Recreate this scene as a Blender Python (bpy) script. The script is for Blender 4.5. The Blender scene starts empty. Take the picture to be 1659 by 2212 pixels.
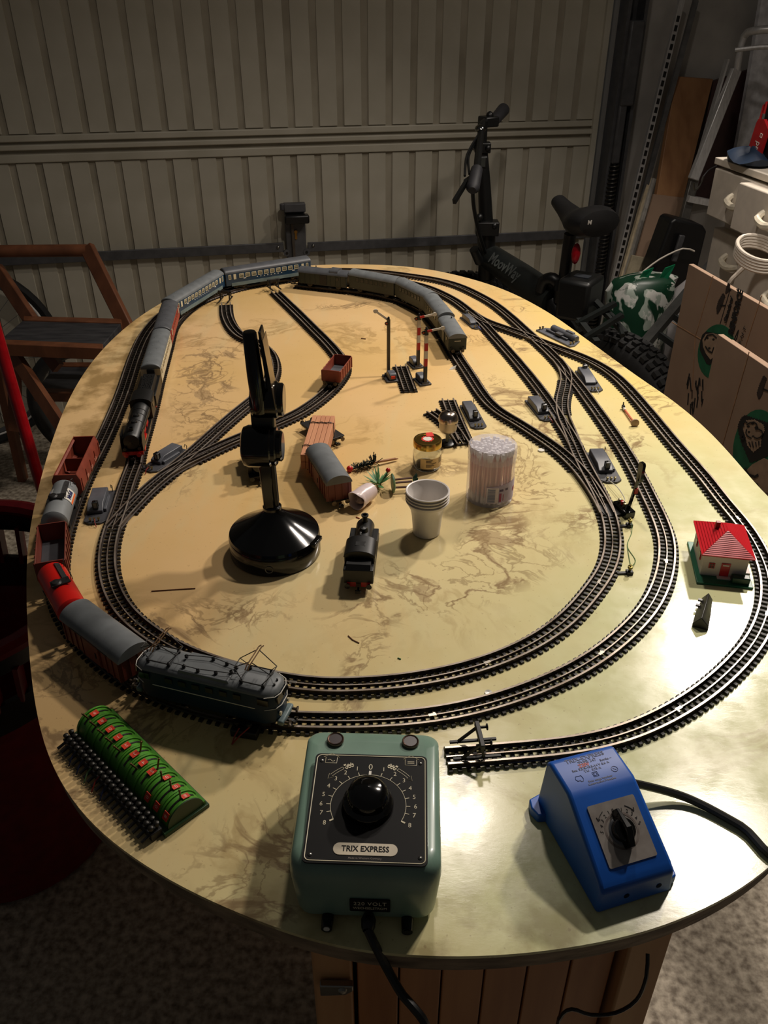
import bpy, math, random
from mathutils import Vector, Matrix
random.seed(7)
R = math.radians
COL = bpy.context.scene.collection

# ---------------------------------------------------------------- camera, world, lights, exposure
TZ = 0.90                      # table top above the floor
HC = TZ + 0.55                 # lens above the floor
F, CX, CY = 1800.0, 829.5, 1106.0
PITCH = math.atan(F / 2844.0)
SP, CP = math.sin(PITCH), math.cos(PITCH)
cam_d = bpy.data.cameras.new('camera')
cam_d.sensor_fit = 'VERTICAL'; cam_d.sensor_height = 36.0; cam_d.lens = F / 2212.0 * 36.0
cam_d.clip_start = 0.02; cam_d.clip_end = 30
cam = bpy.data.objects.new('camera', cam_d); COL.objects.link(cam)
cam.location = (0, 0, HC); cam.rotation_euler = (math.pi / 2 - PITCH, 0, 0)
sc = bpy.context.scene
sc.camera = cam
sc.view_settings.view_transform = 'Standard'; sc.view_settings.look = 'None'
sc.view_settings.gamma = 1.0; sc.view_settings.use_curve_mapping = False
sc.view_settings.exposure = 0.0
wd = bpy.data.worlds.new('room_dim_air'); sc.world = wd; wd.use_nodes = True
wd.node_tree.nodes['Background'].inputs[0].default_value = (1.0, 0.97, 0.93, 1)
wd.node_tree.nodes['Background'].inputs[1].default_value = 0.035

def lamp(name, loc, power, size, spread, col, aim=(0, 0, -1), sx=None):
    l = bpy.data.lights.new(name, 'AREA'); l.shape = 'RECTANGLE' if sx else 'DISK'
    l.size = size
    if sx: l.size_y = sx
    l.energy = power; l.color = col; l.spread = R(spread)
    o = bpy.data.objects.new(name, l); COL.objects.link(o); o.location = loc
    o.rotation_euler = Vector(aim).to_track_quat('-Z', 'Y').to_euler()
    return o
# three hooded ceiling spots: two over the near part of the layout, one towards the right wall
WARM = (1.0, 0.895, 0.79)
lamp('ceiling_spot_middle', (0.20, 1.52, TZ + 1.42), 5.6, 0.11, 152, WARM)
lamp('ceiling_spot_near_right', (0.86, 1.39, TZ + 1.42), 9.5, 0.11, 132, WARM, aim=(-0.15, -0.15, -1))
lamp('ceiling_spot_right', (1.18, 2.28, TZ + 1.42), 13.0, 0.13, 124, WARM, aim=(-0.42, -0.55, -1))

def ray(px, py):
    a, b = (px - CX) / F, (py - CY) / F
    return Vector((a, CP - b * SP, -(SP + b * CP)))
CAM = Vector((0, 0, HC))
def P(px, py, z=TZ):                       # a point of the picture that lies at height z
    d = ray(px, py); return CAM + d * ((z - HC) / d.z)
def D(px, py, y):                          # ... at distance y into the room
    d = ray(px, py); return CAM + d * (y / d.y)
TH = R(10.5)                               # the garage is turned against the view
E1, E2 = Vector((math.cos(TH), math.sin(TH), 0)), Vector((-math.sin(TH), math.cos(TH), 0))
GO = Vector((0, 3.15, 0))                  # the door plane passes here
def G(u, v, z): return GO + E1 * u + E2 * v + Vector((0, 0, z))
def DG(px, py, v):                         # point on a plane parallel to the door
    d = ray(px, py); return CAM + d * ((v - (CAM - GO).dot(E2)) / d.dot(E2))
def DU(px, py, u):                         # point on a plane parallel to the right wall
    d = ray(px, py); return CAM + d * ((u - (CAM - GO).dot(E1)) / d.dot(E1))
def uv(p):
    q = p - GO; return q.dot(E1), q.dot(E2), p.z

# ---------------------------------------------------------------- materials
def lin(c):
    return tuple(((x / 255) / 12.92 if x / 255 <= 0.04045 else ((x / 255 + 0.055) / 1.055) ** 2.4) for x in c)
MATS = {}
def mat(name, rgb, rough=0.5, metal=0.0, var=0.12, scale=40.0, bump=0.0, spec=0.5, trans=0.0, emit=0.0, rgb2=None, coat=0.0, bscale=None, stretch=None, alpha=1.0):
    if name in MATS: return MATS[name]
    m = bpy.data.materials.new(name); m.use_nodes = True; MATS[name] = m
    nt = m.node_tree; N = nt.nodes; L = nt.links; b = N['Principled BSDF']
    tc = N.new('ShaderNodeTexCoord'); src = tc.outputs['Object']
    if stretch:
        mp = N.new('ShaderNodeMapping'); mp.inputs['Scale'].default_value = stretch
        L.new(src, mp.inputs[0]); src = mp.outputs[0]
    nz = N.new('ShaderNodeTexNoise'); nz.inputs['Scale'].default_value = scale; nz.inputs['Detail'].default_value = 5
    L.new(src, nz.inputs['Vector'])
    mx = N.new('ShaderNodeMix'); mx.data_type = 'RGBA'
    c = lin(rgb); c2 = lin(rgb2) if rgb2 else tuple(x * (1 - var * 2) for x in c)
    c1 = c if rgb2 else tuple(min(1, x * (1 + var)) for x in c)
    mx.inputs[6].default_value = (*c1, 1); mx.inputs[7].default_value = (*c2, 1)
    rp = N.new('ShaderNodeMapRange'); rp.inputs[1].default_value = 0.32; rp.inputs[2].default_value = 0.68
    L.new(nz.outputs[0], rp.inputs[0]); L.new(rp.outputs[0], mx.inputs[0]); L.new(mx.outputs[2], b.inputs['Base Color'])
    b.inputs['Roughness'].default_value = rough; b.inputs['Metallic'].default_value = metal
    b.inputs['Specular IOR Level'].default_value = spec
    if coat: b.inputs['Coat Weight'].default_value = coat; b.inputs['Coat Roughness'].default_value = 0.12
    if trans: b.inputs['Transmission Weight'].default_value = trans
    if alpha < 1: b.inputs['Alpha'].default_value = alpha
    if emit:
        b.inputs['Emission Color'].default_value = (*c, 1); b.inputs['Emission Strength'].default_value = emit
    if bump:
        n2 = N.new('ShaderNodeTexNoise'); n2.inputs['Scale'].default_value = bscale or scale * 3; n2.inputs['Detail'].default_value = 4
        L.new(src, n2.inputs['Vector'])
        bp = N.new('ShaderNodeBump'); bp.inputs['Strength'].default_value = bump; bp.inputs['Distance'].default_value = 0.002
        L.new(n2.outputs[0], bp.inputs['Height']); L.new(bp.outputs[0], b.inputs['Normal'])
    return m

# ---------------------------------------------------------------- mesh building
class MB:
    def __init__(s): s.v = []; s.f = []; s.M = Matrix.Identity(4); s.mi = []; s.m = 0
    def add(s, vs, fs):
        o = len(s.v)
        s.v += [tuple(s.M @ Vector(p)) for p in vs]
        s.f += [tuple(i + o for i in f) for f in fs]; s.mi += [s.m] * len(fs); return s
    def box(s, c, d, rz=0, top=(1, 1), rx=0, ry=0):
        x, y, z = d[0] / 2, d[1] / 2, d[2] / 2
        vs = [(-x, -y, -z), (x, -y, -z), (x, y, -z), (-x, y, -z), (-x * top[0], -y * top[1], z), (x * top[0], -y * top[1], z), (x * top[0], y * top[1], z), (-x * top[0], y * top[1], z)]
        m = Matrix.Translation(c) @ Matrix.Rotation(rz, 4, 'Z') @ Matrix.Rotation(ry, 4, 'Y') @ Matrix.Rotation(rx, 4, 'X')
        return s.add([m @ Vector(p) for p in vs], [(0, 3, 2, 1), (4, 5, 6, 7), (0, 1, 5, 4), (1, 2, 6, 5), (2, 3, 7, 6), (3, 0, 4, 7)])
    def bar(s, p0, p1, w, h, up=(0, 0, 1)):
        p0, p1 = Vector(p0), Vector(p1); d = (p1 - p0).normalized(); u = Vector(up)
        if abs(d.dot(u)) > 0.98: u = Vector((1, 0, 0))
        a = d.cross(u).normalized(); b = a.cross(d)
        q = [a * w / 2 * i + b * h / 2 * j for i, j in ((-1, -1), (1, -1), (1, 1), (-1, 1))]
        return s.add([p0 + k for k in q] + [p1 + k for k in q], [(3, 2, 1, 0), (4, 5, 6, 7), (0, 1, 5, 4), (1, 2, 6, 5), (2, 3, 7, 6), (3, 0, 4, 7)])
    def tube(s, pts, r, n=8, cap=True, closed=False):
        pts = [Vector(p) for p in pts]; k = len(pts); rr = r if isinstance(r, (list, tuple)) else [r] * k
        ref = None; vs = []; fs = []
        for i, p in enumerate(pts):
            if closed: d = (pts[(i + 1) % k] - pts[i - 1])
            else: d = pts[min(i + 1, k - 1)] - pts[max(i - 1, 0)]
            d.normalize()
            if ref is None:
                ref = d.orthogonal().normalized()
            ref = (ref - d * ref.dot(d))
            ref = ref.normalized() if ref.length > 1e-6 else d.orthogonal().normalized()
            b = d.cross(ref)
            vs += [p + (ref * math.cos(2 * math.pi * j / n) + b * math.sin(2 * math.pi * j / n)) * rr[i] for j in range(n)]
        for i in range(k if closed else k - 1):
            a, c = i * n, ((i + 1) % k) * n
            fs += [(a + j, a + (j + 1) % n, c + (j + 1) % n, c + j) for j in range(n)]
        if cap and not closed: fs += [tuple(range(n - 1, -1, -1)), tuple((k - 1) * n + j for j in range(n))]
        return s.add(vs, fs)
    def cyl(s, p0, p1, r, n=14, r1=None): return s.tube([p0, p1], [r, r if r1 is None else r1], n)
    def lathe(s, prof, n=24, c=(0, 0, 0), ax='z'):
        vs, fs = [], []
        for r, z in prof:
            for j in range(n):
                a = 2 * math.pi * j / n; x, y = max(r, 1e-5) * math.cos(a), max(r, 1e-5) * math.sin(a)
                q = (x, y, z) if ax == 'z' else ((z, x, y) if ax == 'x' else (y, z, x))
                vs.append((q[0] + c[0], q[1] + c[1], q[2] + c[2]))
        for i in range(len(prof) - 1):
            fs += [(i * n + j, i * n + (j + 1) % n, (i + 1) * n + (j + 1) % n, (i + 1) * n + j) for j in range(n)]
        return s.add(vs, fs)
    def prism(s, poly, a, b, ax='x'):       # polygon in the two other axes, extruded from a to b
        n = len(poly)
        mp = {'x': lambda p, t: (t, p[0], p[1]), 'y': lambda p, t: (p[0], t, p[1]), 'z': lambda p, t: (p[0], p[1], t)}[ax]
        vs = [mp(p, a) for p in poly] + [mp(p, b) for p in poly]
        fs = [tuple(range(n - 1, -1, -1)), tuple(range(n, 2 * n))] + [(i, (i + 1) % n, n + (i + 1) % n, n + i) for i in range(n)]
        return s.add(vs, fs)
    def sphere(s, c, r, n=10, sc=(1, 1, 1)):
        k = max(4, n // 2)
        pr = [(math.sin(math.pi * i / k) * r, -math.cos(math.pi * i / k) * r) for i in range(k + 1)]
        vs, fs = [], []
        for rr, z in pr:
            for j in range(n):
                a = 2 * math.pi * j / n
                vs.append((c[0] + rr * math.cos(a) * sc[0], c[1] + rr * math.sin(a) * sc[1], c[2] + z * sc[2]))
        for i in range(k): fs += [(i * n + j, i * n + (j + 1) % n, (i + 1) * n + (j + 1) % n, (i + 1) * n + j) for j in range(n)]
        return s.add(vs, fs)
    def loft(s, rings, cap=True, closed=True):
        n = len(rings[0]); vs = [p for r in rings for p in r]; fs = []
        for i in range(len(rings) - 1):
            fs += [(i * n + j, i * n + (j + 1) % n, (i + 1) * n + (j + 1) % n, (i + 1) * n + j) for j in range(n if closed else n - 1)]
        if cap: fs += [tuple(range(n - 1, -1, -1)), tuple((len(rings) - 1) * n + j for j in range(n))]
        return s.add(vs, fs)
    def sweep(s, path, prof):               # profile (side, up) along a path, side kept level
        k = len(path); n = len(prof); vs = []
        for i, p in enumerate(path):
            d = Vector(path[min(i + 1, k - 1)]) - Vector(path[max(i - 1, 0)]); d.z = 0; d.normalize()
            sd = Vector((-d.y, d.x, 0))
            vs += [Vector(p) + sd * a + Vector((0, 0, b)) for a, b in prof]
        fs = []
        for i in range(k - 1): fs += [(i * n + j, i * n + (j + 1) % n, (i + 1) * n + (j + 1) % n, (i + 1) * n + j) for j in range(n)]
        fs += [tuple(range(n - 1, -1, -1)), tuple((k - 1) * n + j for j in range(n))]
        return s.add(vs, fs)
    def mesh(s, name, m):
        me = bpy.data.meshes.new(name); me.from_pydata(s.v, [], s.f)
        for x in (m if isinstance(m, (list, tuple)) else [m]): me.materials.append(x)
        for p, i in zip(me.polygons, s.mi): p.material_index = i; p.use_smooth = True
        me.validate(); me.update()
        me.set_sharp_from_angle(angle=R(38))
        return me
    def obj(s, name, m, parent=None, loc=None, rz=0, bevel=0, seg=2):
        o = bpy.data.objects.new(name, s.mesh(name, m)); COL.objects.link(o); o.parent = parent
        if loc is not None: o.location = loc
        if rz: o.rotation_euler = (0, 0, rz)
        if bevel:
            md = o.modifiers.new('bevel', 'BEVEL'); md.width = bevel; md.segments = seg; md.limit_method = 'ANGLE'; md.angle_limit = R(40)
            md.harden_normals = False
        return o
def tag(o, label, cat, group=None, kind=None):
    o['label'] = label; o['category'] = cat
    if group: o['group'] = group
    if kind: o['kind'] = kind
    return o
def thing(name, label, cat, loc=(0, 0, 0), rz=0, group=None):
    o = bpy.data.objects.new(name, None); COL.objects.link(o); o.empty_display_size = 0.02
    o.location = loc; o.rotation_euler = (0, 0, rz); return tag(o, label, cat, group)
def inst(name, me, parent, loc=(0, 0, 0), rz=0, bevel=0):
    o = bpy.data.objects.new(name, me); COL.objects.link(o); o.parent = parent; o.location = loc
    if rz: o.rotation_euler = (0, 0, rz)
    return o
def struct(o): o['kind'] = 'structure'; return o
TMP = bpy.data.scenes.new('type_setting')
def text(name, body, size, m, parent, mtx, ext=0.0001, align='CENTER', sx=1.0, shear=0.0, space=1.0, bold=0.0, fit=None):
    cu = bpy.data.curves.new(name, 'FONT'); cu.body = body; cu.size = size; cu.align_x = align; cu.align_y = 'CENTER'
    cu.extrude = ext; cu.resolution_u = 2; cu.shear = shear; cu.space_character = space; cu.offset = bold
    t = bpy.data.objects.new(name, cu); TMP.collection.objects.link(t); TMP.view_layers[0].update()
    me = bpy.data.meshes.new_from_object(t.evaluated_get(TMP.view_layers[0].depsgraph))
    bpy.data.objects.remove(t); bpy.data.curves.remove(cu)
    if fit: xs = [v.co.x for v in me.vertices]; sx = fit / (max(xs) - min(xs))
    me.transform(mtx @ Matrix.Diagonal((sx, 1, 1, 1))); me.materials.clear(); me.materials.append(m)
    o = bpy.data.objects.new(name, me); COL.objects.link(o); o.parent = parent; return o
def frame(o, x, y):                        # matrix with origin o, x to the right, y up, z out
    x = Vector(x).normalized(); y = Vector(y).normalized(); z = x.cross(y).normalized(); y = z.cross(x)
    m = Matrix((x, y, z)).transposed().to_4x4(); m.translation = Vector(o); return m
def catmull(pts, step=0.004, closed=False):
    pts = [Vector(p) for p in pts]; n = len(pts); out = []
    for i in range(n if closed else n - 1):
        if closed: a, b, c, d = pts[i - 1], pts[i], pts[(i + 1) % n], pts[(i + 2) % n]
        else: a, b, c, d = pts[max(i - 1, 0)], pts[i], pts[i + 1], pts[min(i + 2, n - 1)]
        k = max(2, int((c - b).length / step))
        for j in range(k):
            t = j / k
            out.append(0.5 * ((2 * b) + (c - a) * t + (2 * a - 5 * b + 4 * c - d) * t * t + (3 * b - a - 3 * c + d) * t ** 3))
    if not closed: out.append(pts[-1])
    return out
def smooth(pts, it=40, closed=False):
    pts = [Vector(p) for p in pts]
    for _ in range(it):
        q = list(pts)
        for i in range(0 if closed else 1, len(pts) if closed else len(pts) - 1):
            q[i] = (pts[i - 1] + pts[i] * 2 + pts[(i + 1) % len(pts)]) / 4
        pts = q
    return pts
def resample(pts, step):
    pts = [Vector(p) for p in pts]; out = [pts[0].copy()]; acc = 0.0
    for a, b in zip(pts, pts[1:]):
        l = (b - a).length; t = step - acc
        while t <= l: out.append(a + (b - a) * (t / l)); t += step
        acc = (acc + l) % step if l else acc
    return out
# ---------------------------------------------------------------- the garage: floor, walls, sectional door
def nodes_of(name):
    m = bpy.data.materials.new(name); m.use_nodes = True; return m, m.node_tree, m.node_tree.nodes, m.node_tree.links, m.node_tree.nodes['Principled BSDF']
M_conc = mat('speckled_concrete', (112, 100, 84), 0.7, var=0.0, rgb2=(196, 184, 164), scale=70, bump=0.6, bscale=130)
M_wall = mat('grey_plaster', (172, 168, 162), 0.85, var=0.10, scale=7, bump=0.25, bscale=60)
M_door = mat('cream_door_paint', (192, 186, 170), 0.5, rgb2=(172, 166, 148), scale=5, bump=0.05)
M_doorb = mat('door_groove_paint', (172, 164, 146), 0.55, rgb2=(146, 138, 120), scale=7)
M_iron = mat('dark_iron', (84, 84, 86), 0.5, metal=0.2, var=0.1)
M_black = mat('black_plastic', (18, 18, 18), 0.35)
M_gloss = mat('gloss_black_plastic', (9, 9, 9), 0.12, var=0.02)
M_steel = mat('steel', (150, 148, 142), 0.3, metal=1.0, var=0.08)
M_brass = mat('brass', (170, 130, 70), 0.35, metal=1.0)

fl = MB(); a, b, c, d = G(-3.2, 0.1, 0), G(2.6, 0.1, 0), G(2.6, -4.6, 0), G(-3.2, -4.6, 0)
fl.add([a, b, c, d, *(p - Vector((0, 0, 0.05)) for p in (a, b, c, d))], [(3, 2, 1, 0), (4, 5, 6, 7), (0, 1, 5, 4), (1, 2, 6, 5), (2, 3, 7, 6), (3, 0, 4, 7)])
struct(fl.obj('floor', M_conc))
def gbox(u0, u1, v0, v1, z0, z1):
    m = MB(); m.M = Matrix.Translation(GO) @ Matrix.Rotation(TH, 4, 'Z')
    return m.box(((u0 + u1) / 2, (v0 + v1) / 2, (z0 + z1) / 2), (u1 - u0, v1 - v0, z1 - z0))
DU0, DU1 = -2.75, uv(DG(1302, 200, 0.0))[0]          # left and right edges of the door
ZS = uv(DG(640, 306, 0.0))[2]                          # height of its horizontal seam
ZB = uv(DG(830, 524, 0.0))[2]                          # height of the locking bar
struct(gbox(DU1 + 0.03, 2.6, 0.02, 0.14, 0, 2.6).obj('wall_back', M_wall))
struct(gbox(-3.2, DU0 - 0.02, 0.02, 0.14, 0, 2.6).obj('wall_back_left', M_wall))
struct(gbox(2.0, 2.12, -4.4, 0.02, 0, 2.6).obj('wall_right', M_wall))
struct(gbox(1.55, 1.75, -0.28, 0.02, 0, 2.6).obj('trim_1', M_wall))
struct(gbox(-3.2, 2.12, -0.2, 0.14, 2.6, 2.7).obj('trim_2', M_wall))

dr = bpy.data.objects.new('door_1', None); COL.objects.link(dr); dr.location = GO; dr.rotation_euler = (0, 0, TH)
struct(dr); dr['label'] = 'cream ribbed up-and-over garage door of vertical metal slats'
MB().box(((DU0 + DU1) / 2, 0.03, 1.3), (DU1 - DU0, 0.02, 2.6)).obj('backing_sheet', M_doorb, dr)
pit = 0.0845
for z0, z1, nm in ((0.03, ZS - 0.045, 'lower'), (ZS + 0.045, 2.55, 'upper')):
    h = z1 - z0; w = pit - 0.021; sl = MB()
    sl.prism([(-w / 2, 0.021), (-w / 2 + 0.002, 0.0145), (w / 2 - 0.002, 0.0145), (w / 2, 0.021)], z0, z1, 'z')
    me = sl.mesh('slat', M_door); u = DU1 - 0.05
    while u > DU0 + 0.05:
        inst('slat', me, dr, (u, 0, 0)); u -= pit
for dz, hh, y in ((-0.03, 0.026, 0.008), (0.004, 0.016, 0.004), (0.031, 0.02, 0.008)):
    MB().box(((DU0 + DU1) / 2, y + 0.008, ZS + dz), (DU1 - DU0, 0.016, hh)).obj('seam_strip', M_door, dr, bevel=0.003)
MB().box((DU1 - 0.012, 0.008, 1.3), (0.02, 0.018, 2.6)).obj('edge_strip', M_door, dr)
bar = thing('locking_bar', 'dark flat steel locking bar across the garage door', 'bar', GO, TH)
ul, ur = uv(DG(612, 528, 0))[0], uv(DG(664, 526, 0))[0]
MB().box(((DU0 + ul) / 2, -0.004, ZB + 0.002), (ul - DU0, 0.008, 0.034)).obj('bar_half', M_iron, bar, bevel=0.002)
MB().box(((DU1 + ur) / 2, -0.004, ZB - 0.002), (DU1 - ur, 0.008, 0.034)).obj('bar_half', M_iron, bar, bevel=0.002)
for u in (ul - 0.02, ur + 0.02): MB().sphere((u, -0.009, ZB + 0.004), 0.006).obj('rivet', M_steel, bar)
lc = DG(638, 505, 0.0); lu, lv, lz = uv(lc)
lk = thing('door_lock', 'black metal door lock with brass keyhole and lever handle', 'lock', G(lu, 0, lz), TH)
MB().prism([(-0.035, -0.085), (-0.028, -0.1), (0.03, -0.1), (0.036, -0.085), (0.036, 0.1), (-0.036, 0.1)], -0.02, 0.01, 'y').obj('lock_plate', M_iron, lk, bevel=0.003)
MB().box((0, -0.026, 0.098), (0.076, 0.03, 0.03)).cyl((-0.04, -0.026, 0.09), (-0.04, -0.026, 0.112), 0.012).obj('latch_block', M_iron, lk, bevel=0.003)
MB().box((0.004, -0.045, 0.062), (0.088, 0.035, 0.03)).obj('lever_handle', M_black, lk, bevel=0.006)
MB().bar((-0.012, -0.026, 0.05), (-0.010, -0.03, -0.115), 0.009, 0.009).obj('pull_rod', mat('dull_rod', (92, 84, 76), 0.4, metal=.6), lk)
MB().prism([(0.006 * math.cos(t), 0.012 + 0.006 * math.sin(t)) for t in [R(x) for x in range(-50, 231, 20)]] + [(-0.0042, -0.012), (0, -0.015), (0.0042, -0.012)], -0.024, -0.018, 'y').obj('keyhole', M_brass, lk)
for x in (-0.036, 0.036):
    MB().lathe([(0.0, -0.012), (0.012, -0.012), (0.012, 0.0)], 14, (x, -0.01, -0.062), 'y').obj('corner_boss', M_iron, lk)
    MB().lathe([(0.0, -0.001), (0.005, -0.001), (0.005, 0.001), (0, .001)], 10, (x, -0.0225, -0.062), 'y').obj('screw_hole', M_black, lk)

# guide rail and coil spring beside the door
gr = thing('door_guide_rail', 'dark steel guide rail with tall coil spring beside the door', 'rail', G(DU1 + 0.06, -0.02, 0), TH)
m = MB()
for x, w, d in ((-0.03, 0.012, 0.07), (0.03, 0.012, 0.07)): m.box((x, -0.01, 1.3), (w, d, 2.6))
m.box((0, 0.02, 1.3), (0.07, 0.012, 2.6)); m.obj('guide_channel', M_iron, gr)
MB().box((0.0, -0.05, 1.22), (0.05, 0.03, 0.26)).box((-0.01, -0.045, 1.0), (0.03, 0.03, 0.2)).obj('roller_bracket', M_iron, gr, bevel=0.006)
hel = [(0.016 * math.cos(t * 0.62) - 0.01, -0.05 + 0.016 * math.sin(t * 0.62), 0.25 + t * 0.00142) for t in range(0, 460)]
MB().tube(hel, 0.003, 5).obj('coil_spring', mat('spring_steel', (70, 66, 60), 0.4, metal=0.7), gr)
MB().tube([(-0.01, -0.05, 0.90), (-0.008, -0.05, 1.1)], 0.004).obj('spring_hook', M_iron, gr)

# ---------------------------------------------------------------- the oval table
TMAT, nt, N, L, b = nodes_of('marbled_varnished_paint')
tc = N.new('ShaderNodeTexCoord'); co = tc.outputs['Object']
def noise(sc_, det=5, rough=0.55, dist=0.0, vec=None):
    n = N.new('ShaderNodeTexNoise'); n.inputs['Scale'].default_value = sc_; n.inputs['Detail'].default_value = det
    n.inputs['Roughness'].default_value = rough; n.inputs['Distortion'].default_value = dist; L.new(vec or co, n.inputs['Vector']); return n.outputs[0]
def rng(src, a, b_, c=0.0, d=1.0):
    r = N.new('ShaderNodeMapRange'); L.new(src, r.inputs[0])
    for i, v in enumerate((a, b_, c, d)): r.inputs[i + 1].default_value = v
    return r.outputs[0]
def mixc(fac, ca, cb, k=1.0):
    x = N.new('ShaderNodeMix'); x.data_type = 'RGBA'
    if isinstance(fac, float): x.inputs[0].default_value = fac
    else: L.new(fac, x.inputs[0])
    for i, v in ((6, ca), (7, cb)):
        if isinstance(v, tuple): x.inputs[i].default_value = (*lin(v), 1)
        else: L.new(v, x.inputs[i])
    return x.outputs[2]
def math_(op, a, b_):
    x = N.new('ShaderNodeMath'); x.operation = op
    for i, v in enumerate((a, b_)):
        if isinstance(v, (int, float)): x.inputs[i].default_value = v
        else: L.new(v, x.inputs[i])
    return x.outputs[0]
sepx = N.new('ShaderNodeSeparateXYZ'); L.new(co, sepx.inputs[0])
base = mixc(rng(noise(3.2, 4), 0.35, 0.65), (224, 188, 136), (214, 178, 118))
# streaky brush strokes running along the table, greener towards the right front, yellower at the right back
mp = N.new('ShaderNodeMapping'); mp.inputs['Scale'].default_value = (9, 2.2, 1); mp.inputs['Rotation'].default_value = (0, 0, R(-18)); L.new(co, mp.inputs[0])
strk = noise(1.0, 6, 0.6, 0.6, mp.outputs[0])
base = mixc(rng(strk, 0.52, 0.72, 0, 0.55), base, (206, 194, 150))
gx = math_('ADD', math_('MULTIPLY', sepx.outputs[0], 1.5), math_('MULTIPLY', math_('SUBTRACT', 1.15, sepx.outputs[1]), 0.7))
base = mixc(math_('MULTIPLY', rng(gx, 0.0, 0.75), rng(noise(4, 5), 0.3, 0.6, 0.65, 1.0)), base, (214, 216, 166))
ye = math_('MULTIPLY', rng(sepx.outputs[0], 0.15, 0.4), rng(sepx.outputs[1], 0.95, 1.35))
base = mixc(math_('MULTIPLY', ye, rng(noise(5, 5), 0.35, 0.6, 0.2, 0.8)), base, (222, 192, 108))
# brown edge wear on the left rim
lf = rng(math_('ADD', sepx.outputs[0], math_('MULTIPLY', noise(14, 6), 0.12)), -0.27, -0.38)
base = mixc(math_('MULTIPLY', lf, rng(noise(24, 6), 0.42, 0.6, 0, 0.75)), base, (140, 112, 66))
nf = rng(math_('ADD', sepx.outputs[1], math_('MULTIPLY', noise(16, 6), 0.12)), 0.47, 0.38)
base = mixc(math_('MULTIPLY', nf, rng(noise(26, 6), 0.45, 0.62, 0, 0.6)), base, (136, 116, 74))
# veins: thin wandering lines of brown wash, stronger inside named stains
wv = N.new('ShaderNodeTexNoise'); wv.inputs['Scale'].default_value = 3.0; wv.inputs['Detail'].default_value = 6; L.new(co, wv.inputs[0])
add = N.new('ShaderNodeVectorMath'); add.operation = 'MULTIPLY_ADD'; L.new(wv.outputs[1], add.inputs[0]); add.inputs[1].default_value = (0.34, 0.34, 0); L.new(co, add.inputs[2])
vn = noise(4.2, 7, 0.6, 0.4, add.outputs[0])
vein = math_('ABSOLUTE', math_('SUBTRACT', vn, 0.5), 0)
vein = rng(vein, 0.026, 0.0)
gate = rng(noise(2.2, 3), 0.48, 0.62)
base = mixc(math_('MULTIPLY', math_('MULTIPLY', vein, gate), 0.55), base, (150, 120, 72))
stains = [  # px, py, half length, half width, turn, strength
    (440, 850, 0.26, 0.055, 100, 0.9), (385, 1010, 0.12, 0.05, 90, 0.5), (500, 760, 0.10, 0.04, 60, 0.8),
    (1140, 890, 0.17, 0.05, 112, 1.0), (1125, 1000, 0.13, 0.04, 95, 0.8), (1065, 1175, 0.10, 0.045, 75, 1.0), (980, 1260, 0.16, 0.05, 25, 0.85),
    (1150, 1080, 0.09, 0.025, 30, 0.7), (800, 1380, 0.17, 0.022, 78, 0.75), (1060, 740, 0.10, 0.03, 150, 0.8), (1200, 660, 0.14, 0.035, 15, 0.6),
    (1345, 780, 0.10, 0.05, 120, 0.6), (1410, 860, 0.09, 0.05, 110, 0.55), (440, 1340, 0.12, 0.05, 20, 0.55), (1300, 1110, 0.12, 0.03, 30, 0.5),
    (760, 660, 0.20, 0.03, 10, 0.45), (890, 650, 0.16, 0.06, 160, 0.45), (1250, 960, 0.12, 0.03, 20, 0.5), (940, 1010, 0.08, 0.03, 0, 0.6),
    (1350, 960, 0.08, 0.03, 30, 0.6), (250, 1480, 0.12, 0.07, 150, 0.8), (170, 1620, 0.1, 0.04, 120, 0.8), (520, 1930, 0.12, 0.06, 60, 0.7), (1140, 640, 0.08, 0.04, 20, .5)]
tot = None
for px, py, ll, ww, tr, st in stains:
    p = P(px, py); q = N.new('ShaderNodeMapping'); q.vector_type = 'TEXTURE'
    q.inputs['Location'].default_value = (p.x, p.y, TZ); q.inputs['Rotation'].default_value = (0, 0, R(tr)); q.inputs['Scale'].default_value = (ll, ww, 1)
    L.new(add.outputs[0] if False else co, q.inputs[0])
    ln = N.new('ShaderNodeVectorMath'); ln.operation = 'LENGTH'; L.new(q.outputs[0], ln.inputs[0])
    r = rng(ln.outputs['Value'], 1.15, 0.2, 0, st)
    tot = r if tot is None else math_('MAXIMUM', tot, r)
blot = noise(15, 7, 0.62, 0.9)
ridge = math_('ABSOLUTE', math_('SUBTRACT', noise(8.5, 6, 0.55, 1.0), 0.5), 0)
lumps = rng(math_('SUBTRACT', math_('ADD', math_('MULTIPLY', tot, 0.26), blot), math_('MULTIPLY', ridge, 2.6)), 0.57, 0.63)
net = math_('MAXIMUM', rng(ridge, 0.020, 0.004), math_('MULTIPLY', rng(math_('ABSOLUTE', math_('SUBTRACT', noise(17, 5, 0.55, 1.3), 0.5), 0), 0.026, 0.006), 0.8))
net = math_('MULTIPLY', net, rng(tot, 0.10, 0.45))
lumps = math_('MULTIPLY', lumps, rng(tot, 0.05, 0.4))
base = mixc(math_('MULTIPLY', lumps, 0.6), base, (158, 132, 98))
base = mixc(math_('MULTIPLY', net, 0.62), base, (128, 102, 70))
base = mixc(math_('MULTIPLY', rng(noise(240, 3), 0.66, 0.72), 0.35), base, (120, 90, 60))
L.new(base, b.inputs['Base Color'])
b.inputs['Specular IOR Level'].default_value = 0.55
L.new(rng(noise(30, 4), 0.3, 0.7, 0.13, 0.25), b.inputs['Roughness'])
bp = N.new('ShaderNodeBump'); bp.inputs['Strength'].default_value = 0.25; bp.inputs['Distance'].default_value = 0.00018
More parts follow.
